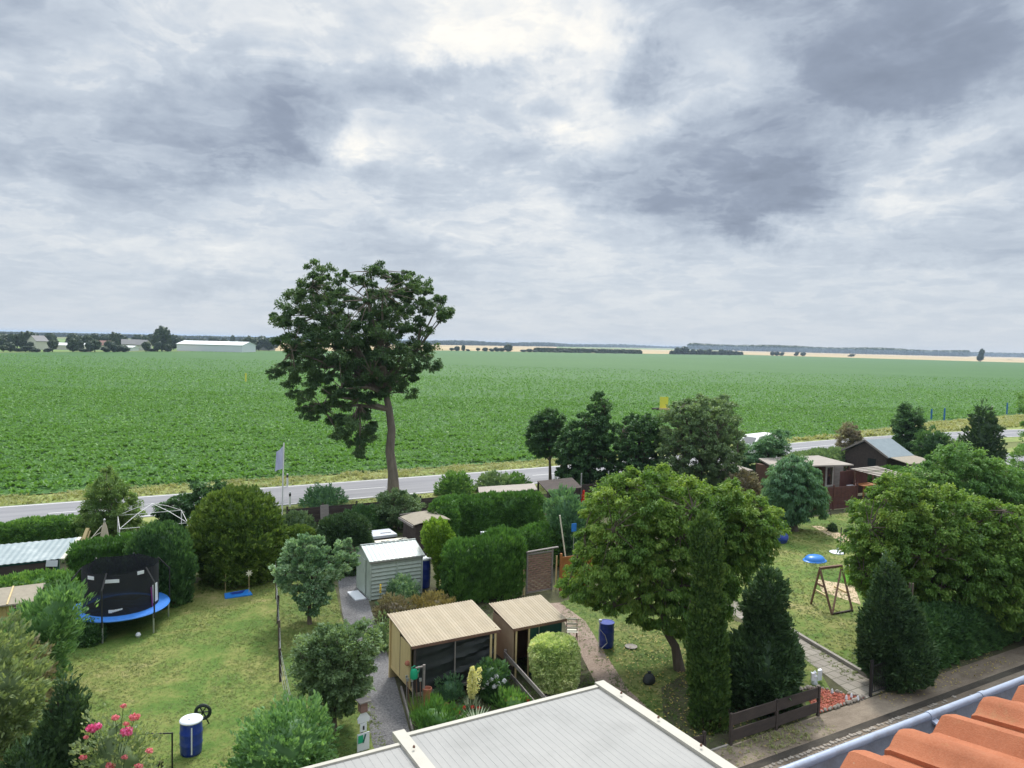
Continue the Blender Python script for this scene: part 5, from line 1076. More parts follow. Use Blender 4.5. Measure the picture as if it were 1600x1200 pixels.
# --- pergola with slats
t = thing('slatted_pergola', 'pergola roof of whitish slats right of the garden house', 'pergola', 50.0, 33.0)
for k in range(9):
    y = .1+k*.46; mb = MB(); mb.beam((.2+y*.35, y, 2.3), (3.2+y*.45, y+.05, 2.3), .26 if k != 5 else .15, .03); part(mb, 'slat', 'roof_ply', t)
for x in (.5, 2.9): mb = MB(); mb.beam((x, 0, 2.2), (x+1.7, 4.1, 2.2), .08, .12); part(mb, 'beam', 'wood_brown', t)
for a in ((.5, .2), (2.9, .2), (2.1, 3.9), (4.4, 3.9)): mb = MB(); mb.box(*a, 0, .1, .1, 2.14); part(mb, 'post', 'wood_brown', t)
mb = MB(); mb.box(2.4, 4.2, .2, 3.4, .04, 1.9); part(mb, 'back_panel', 'wood_red', t)
# --- dark gabled shed
t = thing('gabled_shed', 'dark wooden shed with steep blue-grey gable roof and beige lean-to by the road', 'shed', 62.2, 41.0)
w_, d, he, hr = 3.4, 4.2, 2.1, 3.35
mb = MB(); mb.slab([(-.2, 2.1, hr), (w_+.3, 2.1, hr), (w_+.3, -.3, he-.05), (-.2, -.3, he-.05)], .06); mb.slab([(-.2, 2.11, hr), (w_+.3, 2.11, hr), (w_+.3, 4.5, he-.05), (-.2, 4.5, he-.05)], .06); part(mb, 'roof', 'roof_blue', t)
mb = MB(); mb.add([(0, 0, 0), (0, 4.2, 0), (0, 4.2, he-.1), (0, 2.1, hr-.15), (0, 0, he-.1), (w_, 0, 0), (w_, 4.2, 0), (w_, 4.2, he-.1), (w_, 2.1, hr-.15), (w_, 0, he-.1)], [(0, 1, 2, 3, 4), (9, 8, 7, 6, 5), (0, 4, 9, 5), (1, 6, 7, 2)]); part(mb, 'wall', 'wood_dark', t)
mb = MB(); mb.beam((-.21, -.3, he-.07), (-.21, 2.1, hr-.02), .05, .16); mb.beam((-.21, 4.5, he-.07), (-.21, 2.1, hr-.02), .05, .16); part(mb, 'verge_board', 'wood_old', t)
mb = MB(); mb.box(-.02, 1.4, 1.0, .04, .8, .7); wd_ = part(mb, 'window', 'window', t)
mb = MB(); mb.slab([(.1, -.32, he-.06), (w_+.3, -.32, he-.06), (w_+.2, -2.6, 1.8), (-.3, -2.4, 1.8)], .06); part(mb, 'lean_to_roof', 'felt', t)
for x in (0, 1.8, w_): mb = MB(); mb.box(x, -2.25, 0, .1, .1, 1.72); part(mb, 'post', 'wood_dark', t)
t = thing('dark_hut', 'small dark hut roof showing between the round tree and the round bush', 'hut', 74.5, 44.0)
mb = MB(); mb.box(0, 0, 0, 2.6, 2.0, 1.9); part(mb, 'wall', 'wood_dark', t); mb = MB(); mb.slab([(-1.5, -1.2, 1.95), (1.5, -1.2, 1.95), (1.5, 1.2, 2.15), (-1.5, 1.2, 2.15)], .06); part(mb, 'roof', 'wood_old', t)
# --- small railings
def rail(label, pts, h, mat_, rails=(.45, .85), bw=.12, posts=None, cat='fence', name='rail_fence', gap=1.8, ph=None):
    c = pts[0]; t = thing(name, label, cat, c[0], c[1]); P_ = [(p[0]-c[0], p[1]-c[1]) for p in pts]
    for a, b in zip(P_, P_[1:]):
        for z in rails: mb = MB(); mb.beam((*a, z), (*b, z), .03, bw); part(mb, 'rail', mat_, t)
        L_ = math.hypot(b[0]-a[0], b[1]-a[1]); n = max(1, int(L_/gap))
        for k in range(n+1): x = a[0]+(b[0]-a[0])*k/n; y = a[1]+(b[1]-a[1])*k/n; mb = MB(); mb.box(x+.05, y, 0, .08, .08, ph or h); part(mb, 'post', mat_, t)
    return t
rail('low grey two-rail fence between the black tarpaulin shed and the cube bush', [(12.22, 21.7), (11.75, 18.3), (11.62, 16.8)], .95, 'wood_old', (.35, .85), .14)
t = rail('two-plank dark fence with gaps along the dirt track in front of the conifers', [(15.95, 14.9), (19.75, 14.9)], .95, 'wood_dark', (.28, .76), .34, gap=1.9)
t = rail('short dark plank fence end left of the long two-plank fence', [(14.2, 15.1), (15.0, 15.0)], .6, 'wood_dark', (.4,), .2)
t = thing('wire_fence', 'thin wire fence with wooden posts dividing the left lawn', 'fence', 5.0, 22.5)
FP = [(.2, -.9), (1.0, 5.9), (2.1, 11.2), (3.0, 16)] 
for i, (x, y) in enumerate([(-.25, -2.5), (.35, 2.2), (.75, 4.2), (1.35, 7.4), (1.9, 10.3), (2.6, 14.)]):
    mb = MB(); mb.tube([(x, y, 0), (x+rnd.uniform(-.03, .03), y, 1.15 if i != 2 else 1.35)], .045, 8); part(mb, 'post', 'wood_dark' if i % 2 else 'bark', t)
for z in (.3, .6, .9, 1.08): mb = MB(); mb.tube([(-.25, -2.5, z), (.35, 2.2, z), (.75, 4.2, z), (1.35, 7.4, z), (1.9, 10.3, z), (2.6, 14., z)], .006, 4); part(mb, 'wire', 'steel', t)
t = thing('metal_railing', 'thin dark metal railing beside the bottom left blue barrel', 'railing', 1.45, 20.7)
for a, b, z in (((-1.4, .9), (.28, .15), .98), ((-.9, -.2), (-.05, -.15), .35)): mb = MB(); mb.beam((*a, z), (*b, z), .025, .03); part(mb, 'rail', 'black', t)
mb = MB(); mb.tube([(.28, .15, 0), (.28, .15, 1.0)], .022, 8); part(mb, 'post', 'black', t)
for x in (-.05, .02): mb = MB(); mb.tube([(x, -.15, 0), (x, -.15, .45)], .03, 8); part(mb, 'post', 'wood_dark', t)
# black gate
t = thing('metal_gate', 'black metal garden gate with thin bars between two posts beside the paved path', 'gate', 22.5, 14.95)
for x in (0, 1.25): mb = MB(); mb.box(x, 0, 0, .08, .08, 1.25); part(mb, 'post', 'black', t)
mb = MB(); mb.box(.62, 0, .12, 1.1, .03, .03); mb.box(.62, 0, 1.02, 1.1, .03, .03)
for k in range(12): mb.box(.1+k*.095, 0, .15, .014, .014, .87)
part(mb, 'gate_leaf', 'black', t)
# path edging
def kerb(label, pts, w_, h, m_, name='edging'):
    mb = MB(); P_ = [W(*p) for p in pts]; o0 = P_[0].copy()
    for a, b in zip(P_, P_[1:]): mb.beam(a-o0+Vector((0, 0, h/2)), b-o0+Vector((0, 0, h/2)), w_, h)
    o = mb.build(name, M[m_]); o.location = o0; o['kind'] = 'structure'; return o
kerb('', [(7.98, 16), (8.02, 19.5), (8.75, 22.4)], .05, .12, 'wood_old', 'path_edging')
kerb('', [(23.55, 15.1), (24.5, 19.2), (25.0, 21)], .13, .14, 'concrete', 'path_kerb')
kerb('', [(14.35, 17.6), (14.6, 19.1), (13.6, 19.9)], .05, .12, 'wood_old', 'bed_edging')
kerb('', [(-20, 14.92), (15.9, 14.9)], .06, .06, 'concrete', 'path_kerb')
# cobbles of the drain along the track: individual small stones
cs = []
sheet('drain_edge', [(-20, 13.68), (60, 13.68), (60, 13.95), (-20, 13.95)], M['dirt_dark'], .010)
stone = MB(); stone.lathe([(.05, 0), (.085, .006), (.08, .022), (.055, .03)], 5)
mb = MB(); k_ = 0
proto = None
for i in range(66):
    for j in range(2):
        if rnd.random() < .08+max(0, i-35)/60: continue
        u = 15.9+i*.15+rnd.uniform(-.035, .035); v = 13.40+j*.19+rnd.uniform(-.035, .035)
        if proto is None:
            proto = stone.build('cobblestone', M['stone']); tag(proto, 'pale cobblestone in the double row beside the dirt track', 'cobblestone', 'cobbles along the dirt track'); o = proto
        else: o = proto.copy(); COL.objects.link(o)
        o.location = W(u, v, .012); o.rotation_euler = (0, 0, rnd.uniform(0, 6)); s_ = rnd.uniform(.7, 1.1); o.scale = (s_, s_*rnd.uniform(.6, 1), s_)
# stones round the mulch bed
proto = None
line = [(19.9, 15.0), (20.4, 14.97), (21.0, 14.97), (21.6, 14.97), (22.2, 15.0), (22.0, 15.25), (21.7, 15.65), (21.4, 16.15), (20.9, 16.3), (20.4, 16.2)]
for a, b in zip(line, line[1:]):
    n = max(1, int(math.hypot(b[0]-a[0], b[1]-a[1])/.13))
    for k in range(n):
        u, v = a[0]+(b[0]-a[0])*k/n, a[1]+(b[1]-a[1])*k/n
        if proto is None: proto = MB().lathe([(.04, 0), (.09, .03), (.085, .08), (.04, .12)], 7).build('edge_stone', M['stone']); tag(proto, 'pale rough stone in the border of the red mulch bed', 'stone', 'stones round the mulch bed'); o = proto
        else: o = proto.copy(); COL.objects.link(o)
        o.location = W(u+rnd.uniform(-.03, .03), v+rnd.uniform(-.03, .03), .01); o.rotation_euler = (0, 0, rnd.uniform(0, 6)); s_ = rnd.uniform(.6, 1.1); o.scale = (s_, s_*.8, s_)
def mulch_bits():
    n = 2600; u = rng.uniform(19.9, 22.2, n); v = rng.uniform(14.97, 16.2, n); k = inpoly(u, v, [(19.9, 14.97), (22.2, 14.97), (21.7, 15.6), (21.4, 16.2), (20.6, 16.1)]); u, v = u[k], v[k]; n = len(u)
    pos = np.stack([u*CT-v*ST, u*ST+v*CT, rng.uniform(.02, .05, n)], 1); vv, t_ = leaf_arrays(pos, unit(np.array([0, 0, 1.])+rvec(n)*.5), rvec(n)*np.array([1, 1, .2]), .09, .035, rng.random(n))
    L['mulchm'] = leafmat('bark_chip_red', (.22, .04, .025), (.42, .09, .05), (.55, .17, .1), 0.); tag(quads_object('bark_mulch', vv, t_, L['mulchm']), kind='stuff')
mulch_bits()
# ================================================================== GARDEN THINGS
# trampoline
t = thing('trampoline', 'round trampoline with blue padding and a black safety net on the left lawn', 'trampoline', .85, 32.35)
Rm = 1.72
mb = MB(); mb.lathe([(Rm-.40, .80), (Rm-.38, .86), (Rm, .84), (Rm+.04, .80), (Rm, .76), (Rm-.38, .77)], 48); part(mb, 'padding', 'blue_mat', t, smooth=True)
mb = MB(); mb.lathe([(0.01, .79), (Rm-.39, .79), (Rm-.39, .80), (.01, .80)], 40); part(mb, 'mat', 'black', t)
def netmat():
    m, q, bs, out = newmat('safety_net'); bs.inputs['Base Color'].default_value = (.012, .014, .02, 1); bs.inputs['Roughness'].default_value = .7
    tr = q.n('ShaderNodeBsdfTransparent'); ms = q.n('ShaderNodeMixShader'); ms.inputs[0].default_value = .84; q.l(tr.outputs[0], ms.inputs[1]); q.l(bs.outputs[0], ms.inputs[2]); q.l(ms.outputs[0], out.inputs[0]); return m
M['net'] = netmat()
mb = MB(); n = 48; vs = []
Rn = Rm-.37
for j in range(n):
    a = 2*math.pi*j/n; s_ = .04*abs(math.sin(a*3))
    for z in (.82, 1.6, 2.5): vs.append(((Rn-s_*(z > 1))*math.cos(a), (Rn-s_*(z > 1))*math.sin(a), z-(s_*1.5 if z > 2 else 0)))
mb.add(vs, [(3*j+k, 3*((j+1) % n)+k, 3*((j+1) % n)+k+1, 3*j+k+1) for j in range(n) for k in (0, 1)]); part(mb, 'safety_net', 'net', t)
for k in range(6):
    a = math.radians(-112+60*k); c, s_ = math.cos(a), math.sin(a)
    mb = MB(); mb.tube([(c*(Rm+.02), s_*(Rm+.02), 0), (c*(Rm+.02), s_*(Rm+.02), .76)], .028, 8); part(mb, 'leg', 'steel', t)
    mb = MB(); mb.tube([(c*(Rm+.06), s_*(Rm+.06), .6), (c*(Rm+.06), s_*(Rm+.06), 2.0), (c*Rn, s_*Rn, 2.52)], .03, 8); po = part(mb, 'pole', 'black', t)
for a, z, w_ in ((-138, 2.25, .3), (-104, 2.15, .5), (-62, 2.32, .26)):
    a = math.radians(a); c, s_ = math.cos(a), math.sin(a); mb = MB(); mb.box((Rn+.02)*c, (Rn+.02)*s_, z, w_, .01, .13, rz=a+math.pi/2); part(mb, 'label_strip', 'whitep', t)
a = math.radians(-32); mb = MB(); mb.box((Rn+.03)*math.cos(a), (Rn+.03)*math.sin(a), 1.02, .34, .015, .72, rz=a+math.pi/2, ry=-.06); part(mb, 'notice_board', 'whitep', t)
M['purple'] = solid('purple_strap', (.25, .03, .22), (.2, .02, .18), .6, 5)
a = math.radians(-41); mb = MB(); mb.box((Rn+.03)*math.cos(a), (Rn+.03)*math.sin(a), .88, .05, .015, .8, rz=a+math.pi/2, ry=-.1); part(mb, 'strap', 'purple', t)
# illegible slanted white lettering low on the net: seven blocky strokes
mb = MB()
for k in range(8):
    a = math.radians(-106+k*2.2); c, s_ = math.cos(a), math.sin(a); h = .11-.007*k; mb.box((Rn+.015)*c, (Rn+.015)*s_, 1.0+.012*k, .052, .008, h, rz=a+math.pi/2, ry=.5)
mb.box((Rn+.015)*math.cos(math.radians(-106.5)), (Rn+.015)*math.sin(math.radians(-106.5)), 1.0, .13, .006, .12, rz=math.radians(-20.5)); part(mb, 'lettering', 'whitep', t)
# barrels
def barrel(label, w, h=.95, r=.29, lid='whitep', pipe=False):
    t = thing('rain_barrel', label, 'barrel', 0, 0, world=w)
    pr = [(r*.86, 0), (r*.93, .02), (r*.97, .1*h), (r*1.0, .3*h), (r*1.03, .33*h), (r, .36*h), (r*1.01, .62*h), (r*1.04, .65*h), (r, .68*h), (r*.97, .9*h), (r*.99, .97*h), (r*.99, h)]
    mb = MB(); mb.lathe(pr, 24); part(mb, 'barrel_body', 'blue', t, smooth=True)
    if lid: mb = MB(); mb.lathe([(r*1.03, h-.03), (r*1.05, h), (r*.95, h+.03), (r*.2, h+.035), (.02, h+.035)], 24); part(mb, 'lid', lid, t)
    else: mb = MB(); mb.lathe([(r*1.02, h-.02), (r*1.05, h), (r*1.02, h+.015), (r*.93, h+.012), (r*.93, h-.3)], 24); part(mb, 'rim', 'blue', t)
    return t
g0 = GU(300, 1182); bb = barrel('blue barrel with a white lid on the left lawn at the bottom edge', W(g0[0], g0[1]+.2))
mb = MB(); mb.lathe([(.03, .985), (.04, 1.0), (.02, 1.02)], 8, (-.05, -.05, 0)); part(mb, 'knob', 'whitep', bb)
mb = MB(); mb.box(-.02, -.305, .1, .035, .01, .75); part(mb, 'level_stripe', 'whitep', bb)
g0 = GU(953, 1014); bb = barrel('open blue barrel with a garden tap and hose beside the gravel side path', W(g0[0], g0[1]+.25), lid=None)
mb = MB(); mb.tube([(-.36, -.05, 0), (-.36, -.05, 1.02), (-.28, -.03, 1.06)], .014, 6); mb.tube([(-.36, -.05, 1.0), (-.42, -.12, .8), (-.30, -.32, .6), (-.2, -.33, .3), (-.4, -.25, .1)], .014, 6); part(mb, 'hose', 'steel', bb)
mb = MB(); mb.lathe([(.03, 1.0), (.07, 1.05), (.06, 1.1), (.02, 1.12)], 8, (-.3, 0, 0)); part(mb, 'tap', 'whitep', bb)
g0 = GU(664, 932); barrel('tall blue barrel with a pale blue lid between the grey-green shed and the hedge', W(13.35, 31.6), h=1.35, r=.34)
# hose reel wheel
w0 = G(317, 1134); t = thing('hose_reel', 'dark green hose reel wheel standing on the lawn behind the blue barrel', 'hose reel', 0, 0, world=w0, rot=-.35)
mb = MB()
for k in range(24): a, b = 2*math.pi*k/24, 2*math.pi*(k+1)/24; mb.tube([(.2*math.cos(a), 0, .42+.2*math.sin(a)), (.2*math.cos(b), 0, .42+.2*math.sin(b))], .05, 6)
part(mb, 'rim', 'rubber', t, smooth=True)
mb = MB()
for k in range(3): a = math.pi*k/3; mb.beam((.18*math.cos(a), 0, .42+.18*math.sin(a)), (-.18*math.cos(a), 0, .42-.18*math.sin(a)), .03, .03)
part(mb, 'spokes', 'rubber', t); mb = MB(); mb.beam((-.15, .1, 0), (0, 0, .42), .03, .03); mb.beam((.15, .1, 0), (0, 0, .42), .03, .03); part(mb, 'stand', 'rubber', t)
# sand pit
c = GU(371, 930); t = thing('sand_pit', 'shallow blue plastic sand pit tray on the lawn before the round cypress', 'sand pit', *c, rot=-.05)
mb = MB(); mb.slab([(-.52, .30, .06), (.52, .34, .10), (.60, -.30, .06), (-.55, -.34, .05)], .05); part(mb, 'tray', 'blue_light', t)
mb = MB(); mb.slab([(-.3, .22, .075), (.36, .25, .11), (.2, .0, .09), (-.2, -.02, .08)], .004); part(mb, 'dark_patch', 'blue', t)  # flat darker blue slab on the tray, no recess modelled
# star windmill
t = thing('star_windmill', 'white star-shaped windmill on a thin stick beside the round cypress', 'garden ornament', *GU(389, 928)); mb = MB(); mb.tube([(0, 0, 0), (0, 0, .95)], .012, 6); part(mb, 'stick', 'wood_pale', t)
mb = MB(); vs = [(0, -.03, .95)]+[(((.17 if k % 2 == 0 else .07)*math.cos(2*math.pi*k/14)), -.03, .95+((.17 if k % 2 == 0 else .07)*math.sin(2*math.pi*k/14))) for k in range(14)]
vs += [(x, y+.015, z) for x, y, z in vs]; mb.add(vs, [(0, k+1, (k+1) % 14+1) for k in range(14)]+[(15, 15+(k+1) % 14+1, 15+k+1) for k in range(14)]); part(mb, 'star', 'cream', t)
single(MB().tube([(0, 0, 0), (0, 0, .85)], .012, 6), 'plant_stake', M['wood_pale'], 'thin bare stick in the lawn left of the sand pit', 'stake', u=GU(352, 925)[0], v=GU(352, 925)[1])
single(MB().lathe([(.005, 0), (.07, .03), (.10, .1), (.07, .17), (.005, .2)], 14), 'ball', M['whitep'], 'small pale ball on the lawn in front of the trampoline', 'ball', u=GU(216, 996)[0], v=GU(216, 996)[1], smooth=True)
# bird house stand
c = GU(566, 1172); t = thing('bird_house_stand', 'stake with a brown bird house above white decorated boards beside the gravel path', 'bird house', c[0], c[1], rot=.12)
mb = MB(); mb.box(0, .03, 0, .05, .05, 1.25); part(mb, 'stake', 'wood_dark', t)
mb = MB(); mb.box(0, 0, 1.12, .2, .2, .30); hb_ = part(mb, 'bird_box', 'pink_post', t); mb = MB(); mb.beam((-.17, -.03, 1.44), (.17, -.03, 1.44), .3, .03); part(mb, 'box_roof', 'wood_old', t)
mb = MB(); mb.add([(-.16, -.06, .82), (.17, -.06, .82), (.2, -.06, .93), (.04, -.06, 1.15), (-.03, -.06, 1.15), (-.18, -.06, .95)]+[(-.16, -.03, .82), (.17, -.03, .82), (.2, -.03, .93), (.04, -.03, 1.15), (-.03, -.03, 1.15), (-.18, -.03, .95)], [(0, 1, 2, 3, 4, 5), (11, 10, 9, 8, 7, 6)]+[(i, i+6, (i+1) % 6+6, (i+1) % 6) for i in range(6)]); part(mb, 'white_board', 'whitep', t)
mb = MB(); mb.box(0, -.05, .56, .2, .03, .24); wb = part(mb, 'white_board', 'whitep', t); mb = MB(); mb.box(0, -.075, .62, .045, .012, .11); part(mb, 'keyhole', 'black', wb)
mb = MB(); mb.box(0, -.06, .02, .36, .03, .50); wb = part(mb, 'white_board', 'whitep', t)
mb = MB(); mb.box(-.09, -.08, .26, .15, .008, .22); part(mb, 'green_field', 'lime' if False else 'green_plastic', wb); mb = MB(); mb.box(.02, -.088, .25, .045, .006, .24, ry=.3); part(mb, 'dark_stripe', 'teal', wb)
# tools corner by tan shed
CANP = (8.62, 21.0)
t = thing('watering_can', 'green plastic watering can hanging on a post in front of the black tarpaulin', 'watering can', *CANP, z=0.98)
mb = MB(); mb.lathe([(.12, 0), (.13, .02), (.12, .22), (.09, .28)], 14, sx=1, sy=.8); part(mb, 'can_body', 'green_plastic', t, smooth=True); mb = MB(); mb.tube([(.08, 0, .05), (.17, 0, .2), (.16, 0, .36)], .02, 8); part(mb, 'spout', 'green_plastic', t); mb = MB(); mb.tube([(-.1, 0, .22), (-.08, 0, .36), (.02, 0, .40), (.08, 0, .27)], .014, 8); part(mb, 'handle', 'green_plastic', t)
c = GU(661, 1108); single(MB().tube([(0, 0, 0), (.01, 0, 1.42)], .045, 8).box(-.12, 0, 1.35, .3, .05, .04), 'fence_post', M['wood_old'], 'tall grey wooden post in front of the black tarpaulin', 'post', u=c[0], v=c[1])
tl = None
for k, (px, py) in enumerate(((640, 1108), (646, 1112), (652, 1108), (636, 1104), (657, 1112))):
    c = GU(px, py); t = thing('garden_tool', ['spade handle leaning at the shed corner, second from the path', 'wooden tool shaft at the shed corner, in the middle of the bundle', 'broom with pale head leaning beside the grey post', 'dark rake shaft nearest to the gravel path at the shed corner', 'tool shaft between the broom and the grey post'][k], 'garden tool', c[0], c[1], group='tools leaning at the shed corner')
    mb = MB(); mb.tube([(0, 0, 0), (.05*(k-2)*.3, .12, .85+.06*(k % 3))], .018, 6); part(mb, 'shaft', 'wood_old' if k % 2 else 'wood_brown', t)
    mb = MB(); mb.box(.05*(k-2)*.3, .12, .85+.06*(k % 3), .13 if k == 2 else .07, .04, .2 if k == 2 else .10); part(mb, 'tool_head', 'canvas' if k == 2 else 'steel', t)
c = GU(667, 1108); t = thing('plant_pot', 'tall terracotta chimney pot beside the grey post', 'pot', *c); mb = MB(); mb.lathe([(.12, 0), (.13, .6), (.15, .62), (.15, .68), (.12, .68), (.11, .6)], 14); part(mb, 'pot', 'terracotta', t, smooth=True)
c = GU(697, 1112); single(MB().lathe([(.005, 0), (.06, .02), (.085, .085), (.06, .15), (.005, .17)], 14), 'clay_ball', M['terracotta'], 'pinkish clay ball in the flower bed', 'ball', u=c[0], v=c[1], smooth=True, z=.12)
c = GU(746, 1092); t = thing('red_ornament', 'red tube-shaped ornament with white tip behind the cream flower spike', 'garden ornament', *c); mb = MB(); mb.tube([(-.14, 0, .42), (.14, 0, .52)], .04, 10); part(mb, 'tube', 'red', t); mb = MB(); mb.tube([(.14, 0, .52), (.22, 0, .56)], .045, 10); part(mb, 'tip', 'whitep', t); mb = MB(); mb.tube([(0, 0, 0), (0, 0, .46)], .015, 6); part(mb, 'stick', 'wood_brown', t)
# chairs / plate / bag
c = GU(893, 1004); t = thing('folding_chair', 'pale wooden slatted folding chair by the side path, right of the smaller tan shed', 'chair', *c, rot=-.5)
for x in (-.2, .2): mb = MB(); mb.beam((x, -.22, 0), (x, .18, .88), .03, .03); part(mb, 'leg', 'wood_brown', t); mb = MB(); mb.beam((x*.9, .25, 0), (x*.9, -.15, .48), .03, .03); part(mb, 'leg', 'wood_brown', t)
for z in (.86, .70, .56): mb = MB(); mb.beam((-.22, -.22+z*.45, z), (.22, -.22+z*.45, z), .02, .07); part(mb, 'slat', 'cream', t)
for y in (-.16, -.04, .08, .18): mb = MB(); mb.beam((-.21, y, .47), (.21, y, .47), .09, .02); part(mb, 'seat_slat', 'cream', t)
c = GU(986, 1012); single(MB().lathe([(.02, 0), (.18, .0), (.24, .03), (.22, .035), (.17, .015), (.02, .012)], 24), 'plate', M['concrete'], 'round grey dish lying on the grass right of the open blue barrel', 'dish', u=c[0], v=c[1], z=.03)
c = GU(1014, 1068); t = thing('black_sack', 'crumpled black sack on the grass beside the cherry trunk', 'sack', *c); mb = MB(); mb.lathe([(.16, 0), (.22, .08), (.20, .22), (.12, .32), (.05, .36), (.07, .42), (.02, .43)], 12, sx=1.1, sy=.85); part(mb, 'sack_body', 'tarp', t, smooth=True)
# swing frame
t = thing('swing_frame', 'brown wooden double A-frame of a swing on the right lawn', 'swing', 27.5, 20.5)
A = {}
gp = lambda px, py, z=0: tuple(np.array(GU(px, py, z))-np.array([27.5, 20.5]))
ap = [gp(1281, 889, 1.75), gp(1315, 885, 1.75)]; ft = [gp(1267, 944), gp(1300, 961), gp(1300, 930), gp(1332, 955)]
mb = MB(); mb.beam((*ap[0], 1.78), (*ap[1], 1.78), .12, .10); part(mb, 'top_beam', 'wood_brown', t)
for a, b in ((ap[0], ft[0]), (ap[0], ft[1]), (ap[1], ft[1]), (ap[1], ft[3])): mb = MB(); mb.beam((*a, 1.75), (*b, 0), .07, .07); part(mb, 'leg', 'wood_brown', t)
mb = MB(); mb.beam((*ft[1], .04), (*ft[3], .04), .08, .07); part(mb, 'ground_board', 'wood_dark', t)
mb = MB(); mb.beam(((ap[0][0]*.6+ft[0][0]*.4), (ap[0][1]*.6+ft[0][1]*.4), 1.05), ((ap[0][0]*.6+ft[1][0]*.4), (ap[0][1]*.6+ft[1][1]*.4), 1.05), .04, .08); part(mb, 'brace', 'wood_brown', t)
for q0, q1 in ((gp(1275, 924), gp(1293, 934)), (gp(1304, 918), gp(1322, 927))): single(MB().beam((0, 0, .05), (q1[0]-q0[0], q1[1]-q0[1], .05), .08, .08), 'wooden_beam', M['wood_pale'], 'short pale wooden beam lying on the sand '+('left of' if q0[0] < gp(1300, 920)[0] else 'right inside')+' the swing frame', 'beam', u=q0[0]+27.5, v=q0[1]+20.5)
# shells, parasol base, slide
def shell(label, px, py, r, mt='blue_light', rx=0., flip=False):
    c = GU(px, py); t = thing('paddling_shell', label, 'paddling pool', *c); mb = MB()
    mb.lathe([(r*1.05, 0), (r*1.08, .03), (r*.98, .06), (r*.92, .16), (r*.72, .26), (r*.4, .3), (.02, .31)], 24, sy=.8); o = part(mb, 'shell', mt, t, smooth=True)
    mb = MB(); mb.lathe([(r*1.08, .0), (r*1.14, .02), (r*1.08, .05), (r*.98, .05)], 24, sy=.8); part(mb, 'shell_rim', mt, t, smooth=True)
    if rx: t.rotation_euler = (rx, 0, TH); t.location.z = .3
    return t
shell('bright blue shell-shaped paddling pool upside down on the right lawn', 1273, 876, .62)
shell('dark blue half shell leaning at the edge of the cherry leaves', 1221, 848, .42, 'blue', 1.1)
shell('small dark blue shell half hidden among the cherry leaves', 1170, 852, .35, 'blue', .6)
c = GU(1308, 864); t = thing('parasol_base', 'white plastic parasol foot on the right lawn', 'parasol base', *c); mb = MB(); mb.lathe([(.4, 0), (.42, .05), (.3, .1), (.12, .14), (.06, .2), (.05, .34), (.03, .34)], 20); part(mb, 'foot', 'whitep', t, smooth=True)
c = GU(1313, 857); single(MB().tube([(0, 0, 0), (0, 0, 1.25)], .03, 8), 'post', M['wood_dark'], 'thin dark post right of the white parasol foot', 'post', u=c[0], v=c[1])
c = GU(1296, 790); 
c = GU(1346, 912); t = thing('toy_slide', 'lime green plastic play slide half behind the right tree', 'slide', *c, rot=-.5)
mb = MB(); mb.slab([(-.6, .5, .75), (-.1, .5, .8), (.9, -.3, .35), (.4, -.35, .3)], .08); part(mb, 'slide_chute', 'whitep', t); mb = MB(); mb.box(-.35, .1, 0, .9, .5, .62); part(mb, 'slide_base', 'lime', t)
c = GU(1198, 872); t = thing('garden_chair', 'white metal garden chair under the cherry leaves on the right lawn', 'chair', *c, rot=.3)
for a in ((-.22, -.22), (.22, -.22), (.22, .22), (-.22, .22)): mb = MB(); mb.tube([(*a, 0), (*a, .45 if a[1] < 0 else .95)], .018, 6); part(mb, 'leg', 'whitep', t)
mb = MB(); mb.box(0, 0, .44, .46, .46, .03); part(mb, 'seat', 'whitep', t); mb = MB(); mb.box(0, .22, .7, .46, .02, .25); part(mb, 'backrest', 'whitep', t)
# ladder on red fence
t = thing('step_ladder', 'small dark step ladder leaning on the red-brown terrace fence', 'ladder', *GU(1295, 808));
for x in (-.25, .25): mb = MB(); mb.beam((x, 0, 0), (x*.8, .5, 1.6), .04, .05); part(mb, 'rail', 'wood_dark', t)
for k in range(4): mb = MB(); mb.beam((-.24, .12*k+.08, .35*k+.25), (.24, .12*k+.08, .35*k+.25), .06, .03); part(mb, 'rung', 'wood_old', t)
# red cloth on white table
c = GU(913, 790); t = thing('garden_chair', 'white garden chair with a red cloth over it in front of the dark fence', 'chair', 29.9, 42.0)
mb = MB(); mb.box(0, 0, .42, .55, .5, .05); part(mb, 'seat', 'whitep', t)
for a in ((-.24, -.22), (.24, -.22), (.24, .22), (-.24, .22)): mb = MB(); mb.box(*a, 0, .04, .04, .42); part(mb, 'leg', 'whitep', t)
mb = MB(); mb.lathe([(.26, .47), (.30, .55), (.17, .8), (.20, 1.0), (.10, 1.1), (.13, 1.2), (.07, 1.32), (.02, 1.34)], 9, (-.1, .1, 0), sy=.6, sx=.8); part(mb, 'cloth', 'red', t, smooth=True)
for px, nm in ((909.5, 'left'), (943, 'right')):
    c = GU(px, 776); single(MB().tube([(0, 0, 0), (0, 0, 2.35)], .05, 8), 'metal_post', M['steel'], 'grey metal post at the dark fence '+('behind the red cloth' if nm == 'left' else 'nearest the cherry crown'), 'post', u=30.2 if nm == 'left' else 32.6, v=43.0)
single(MB().tube([(0, 0, 0), (-.55, .1, 3.2)], .035, 8), 'white_pole', M['cream'], 'slanting thin white pole above the woven screen', 'pole', u=20.2, v=29.6)
c = GU(897, 818, 2.5); t = thing('blue_sign', 'small blue paddle-shaped sign on a thin pole beside the cherry crown', 'sign', *c); mb = MB(); mb.tube([(0, 0, 0), (0, 0, 2.4)], .018, 6); part(mb, 'pole', 'steel', t); mb = MB(); mb.prism([(-.14, -.02), (.14, -.02), (.14, .02), (-.14, .02)], 2.1, 2.5); part(mb, 'sign_plate', 'blue_light', t)
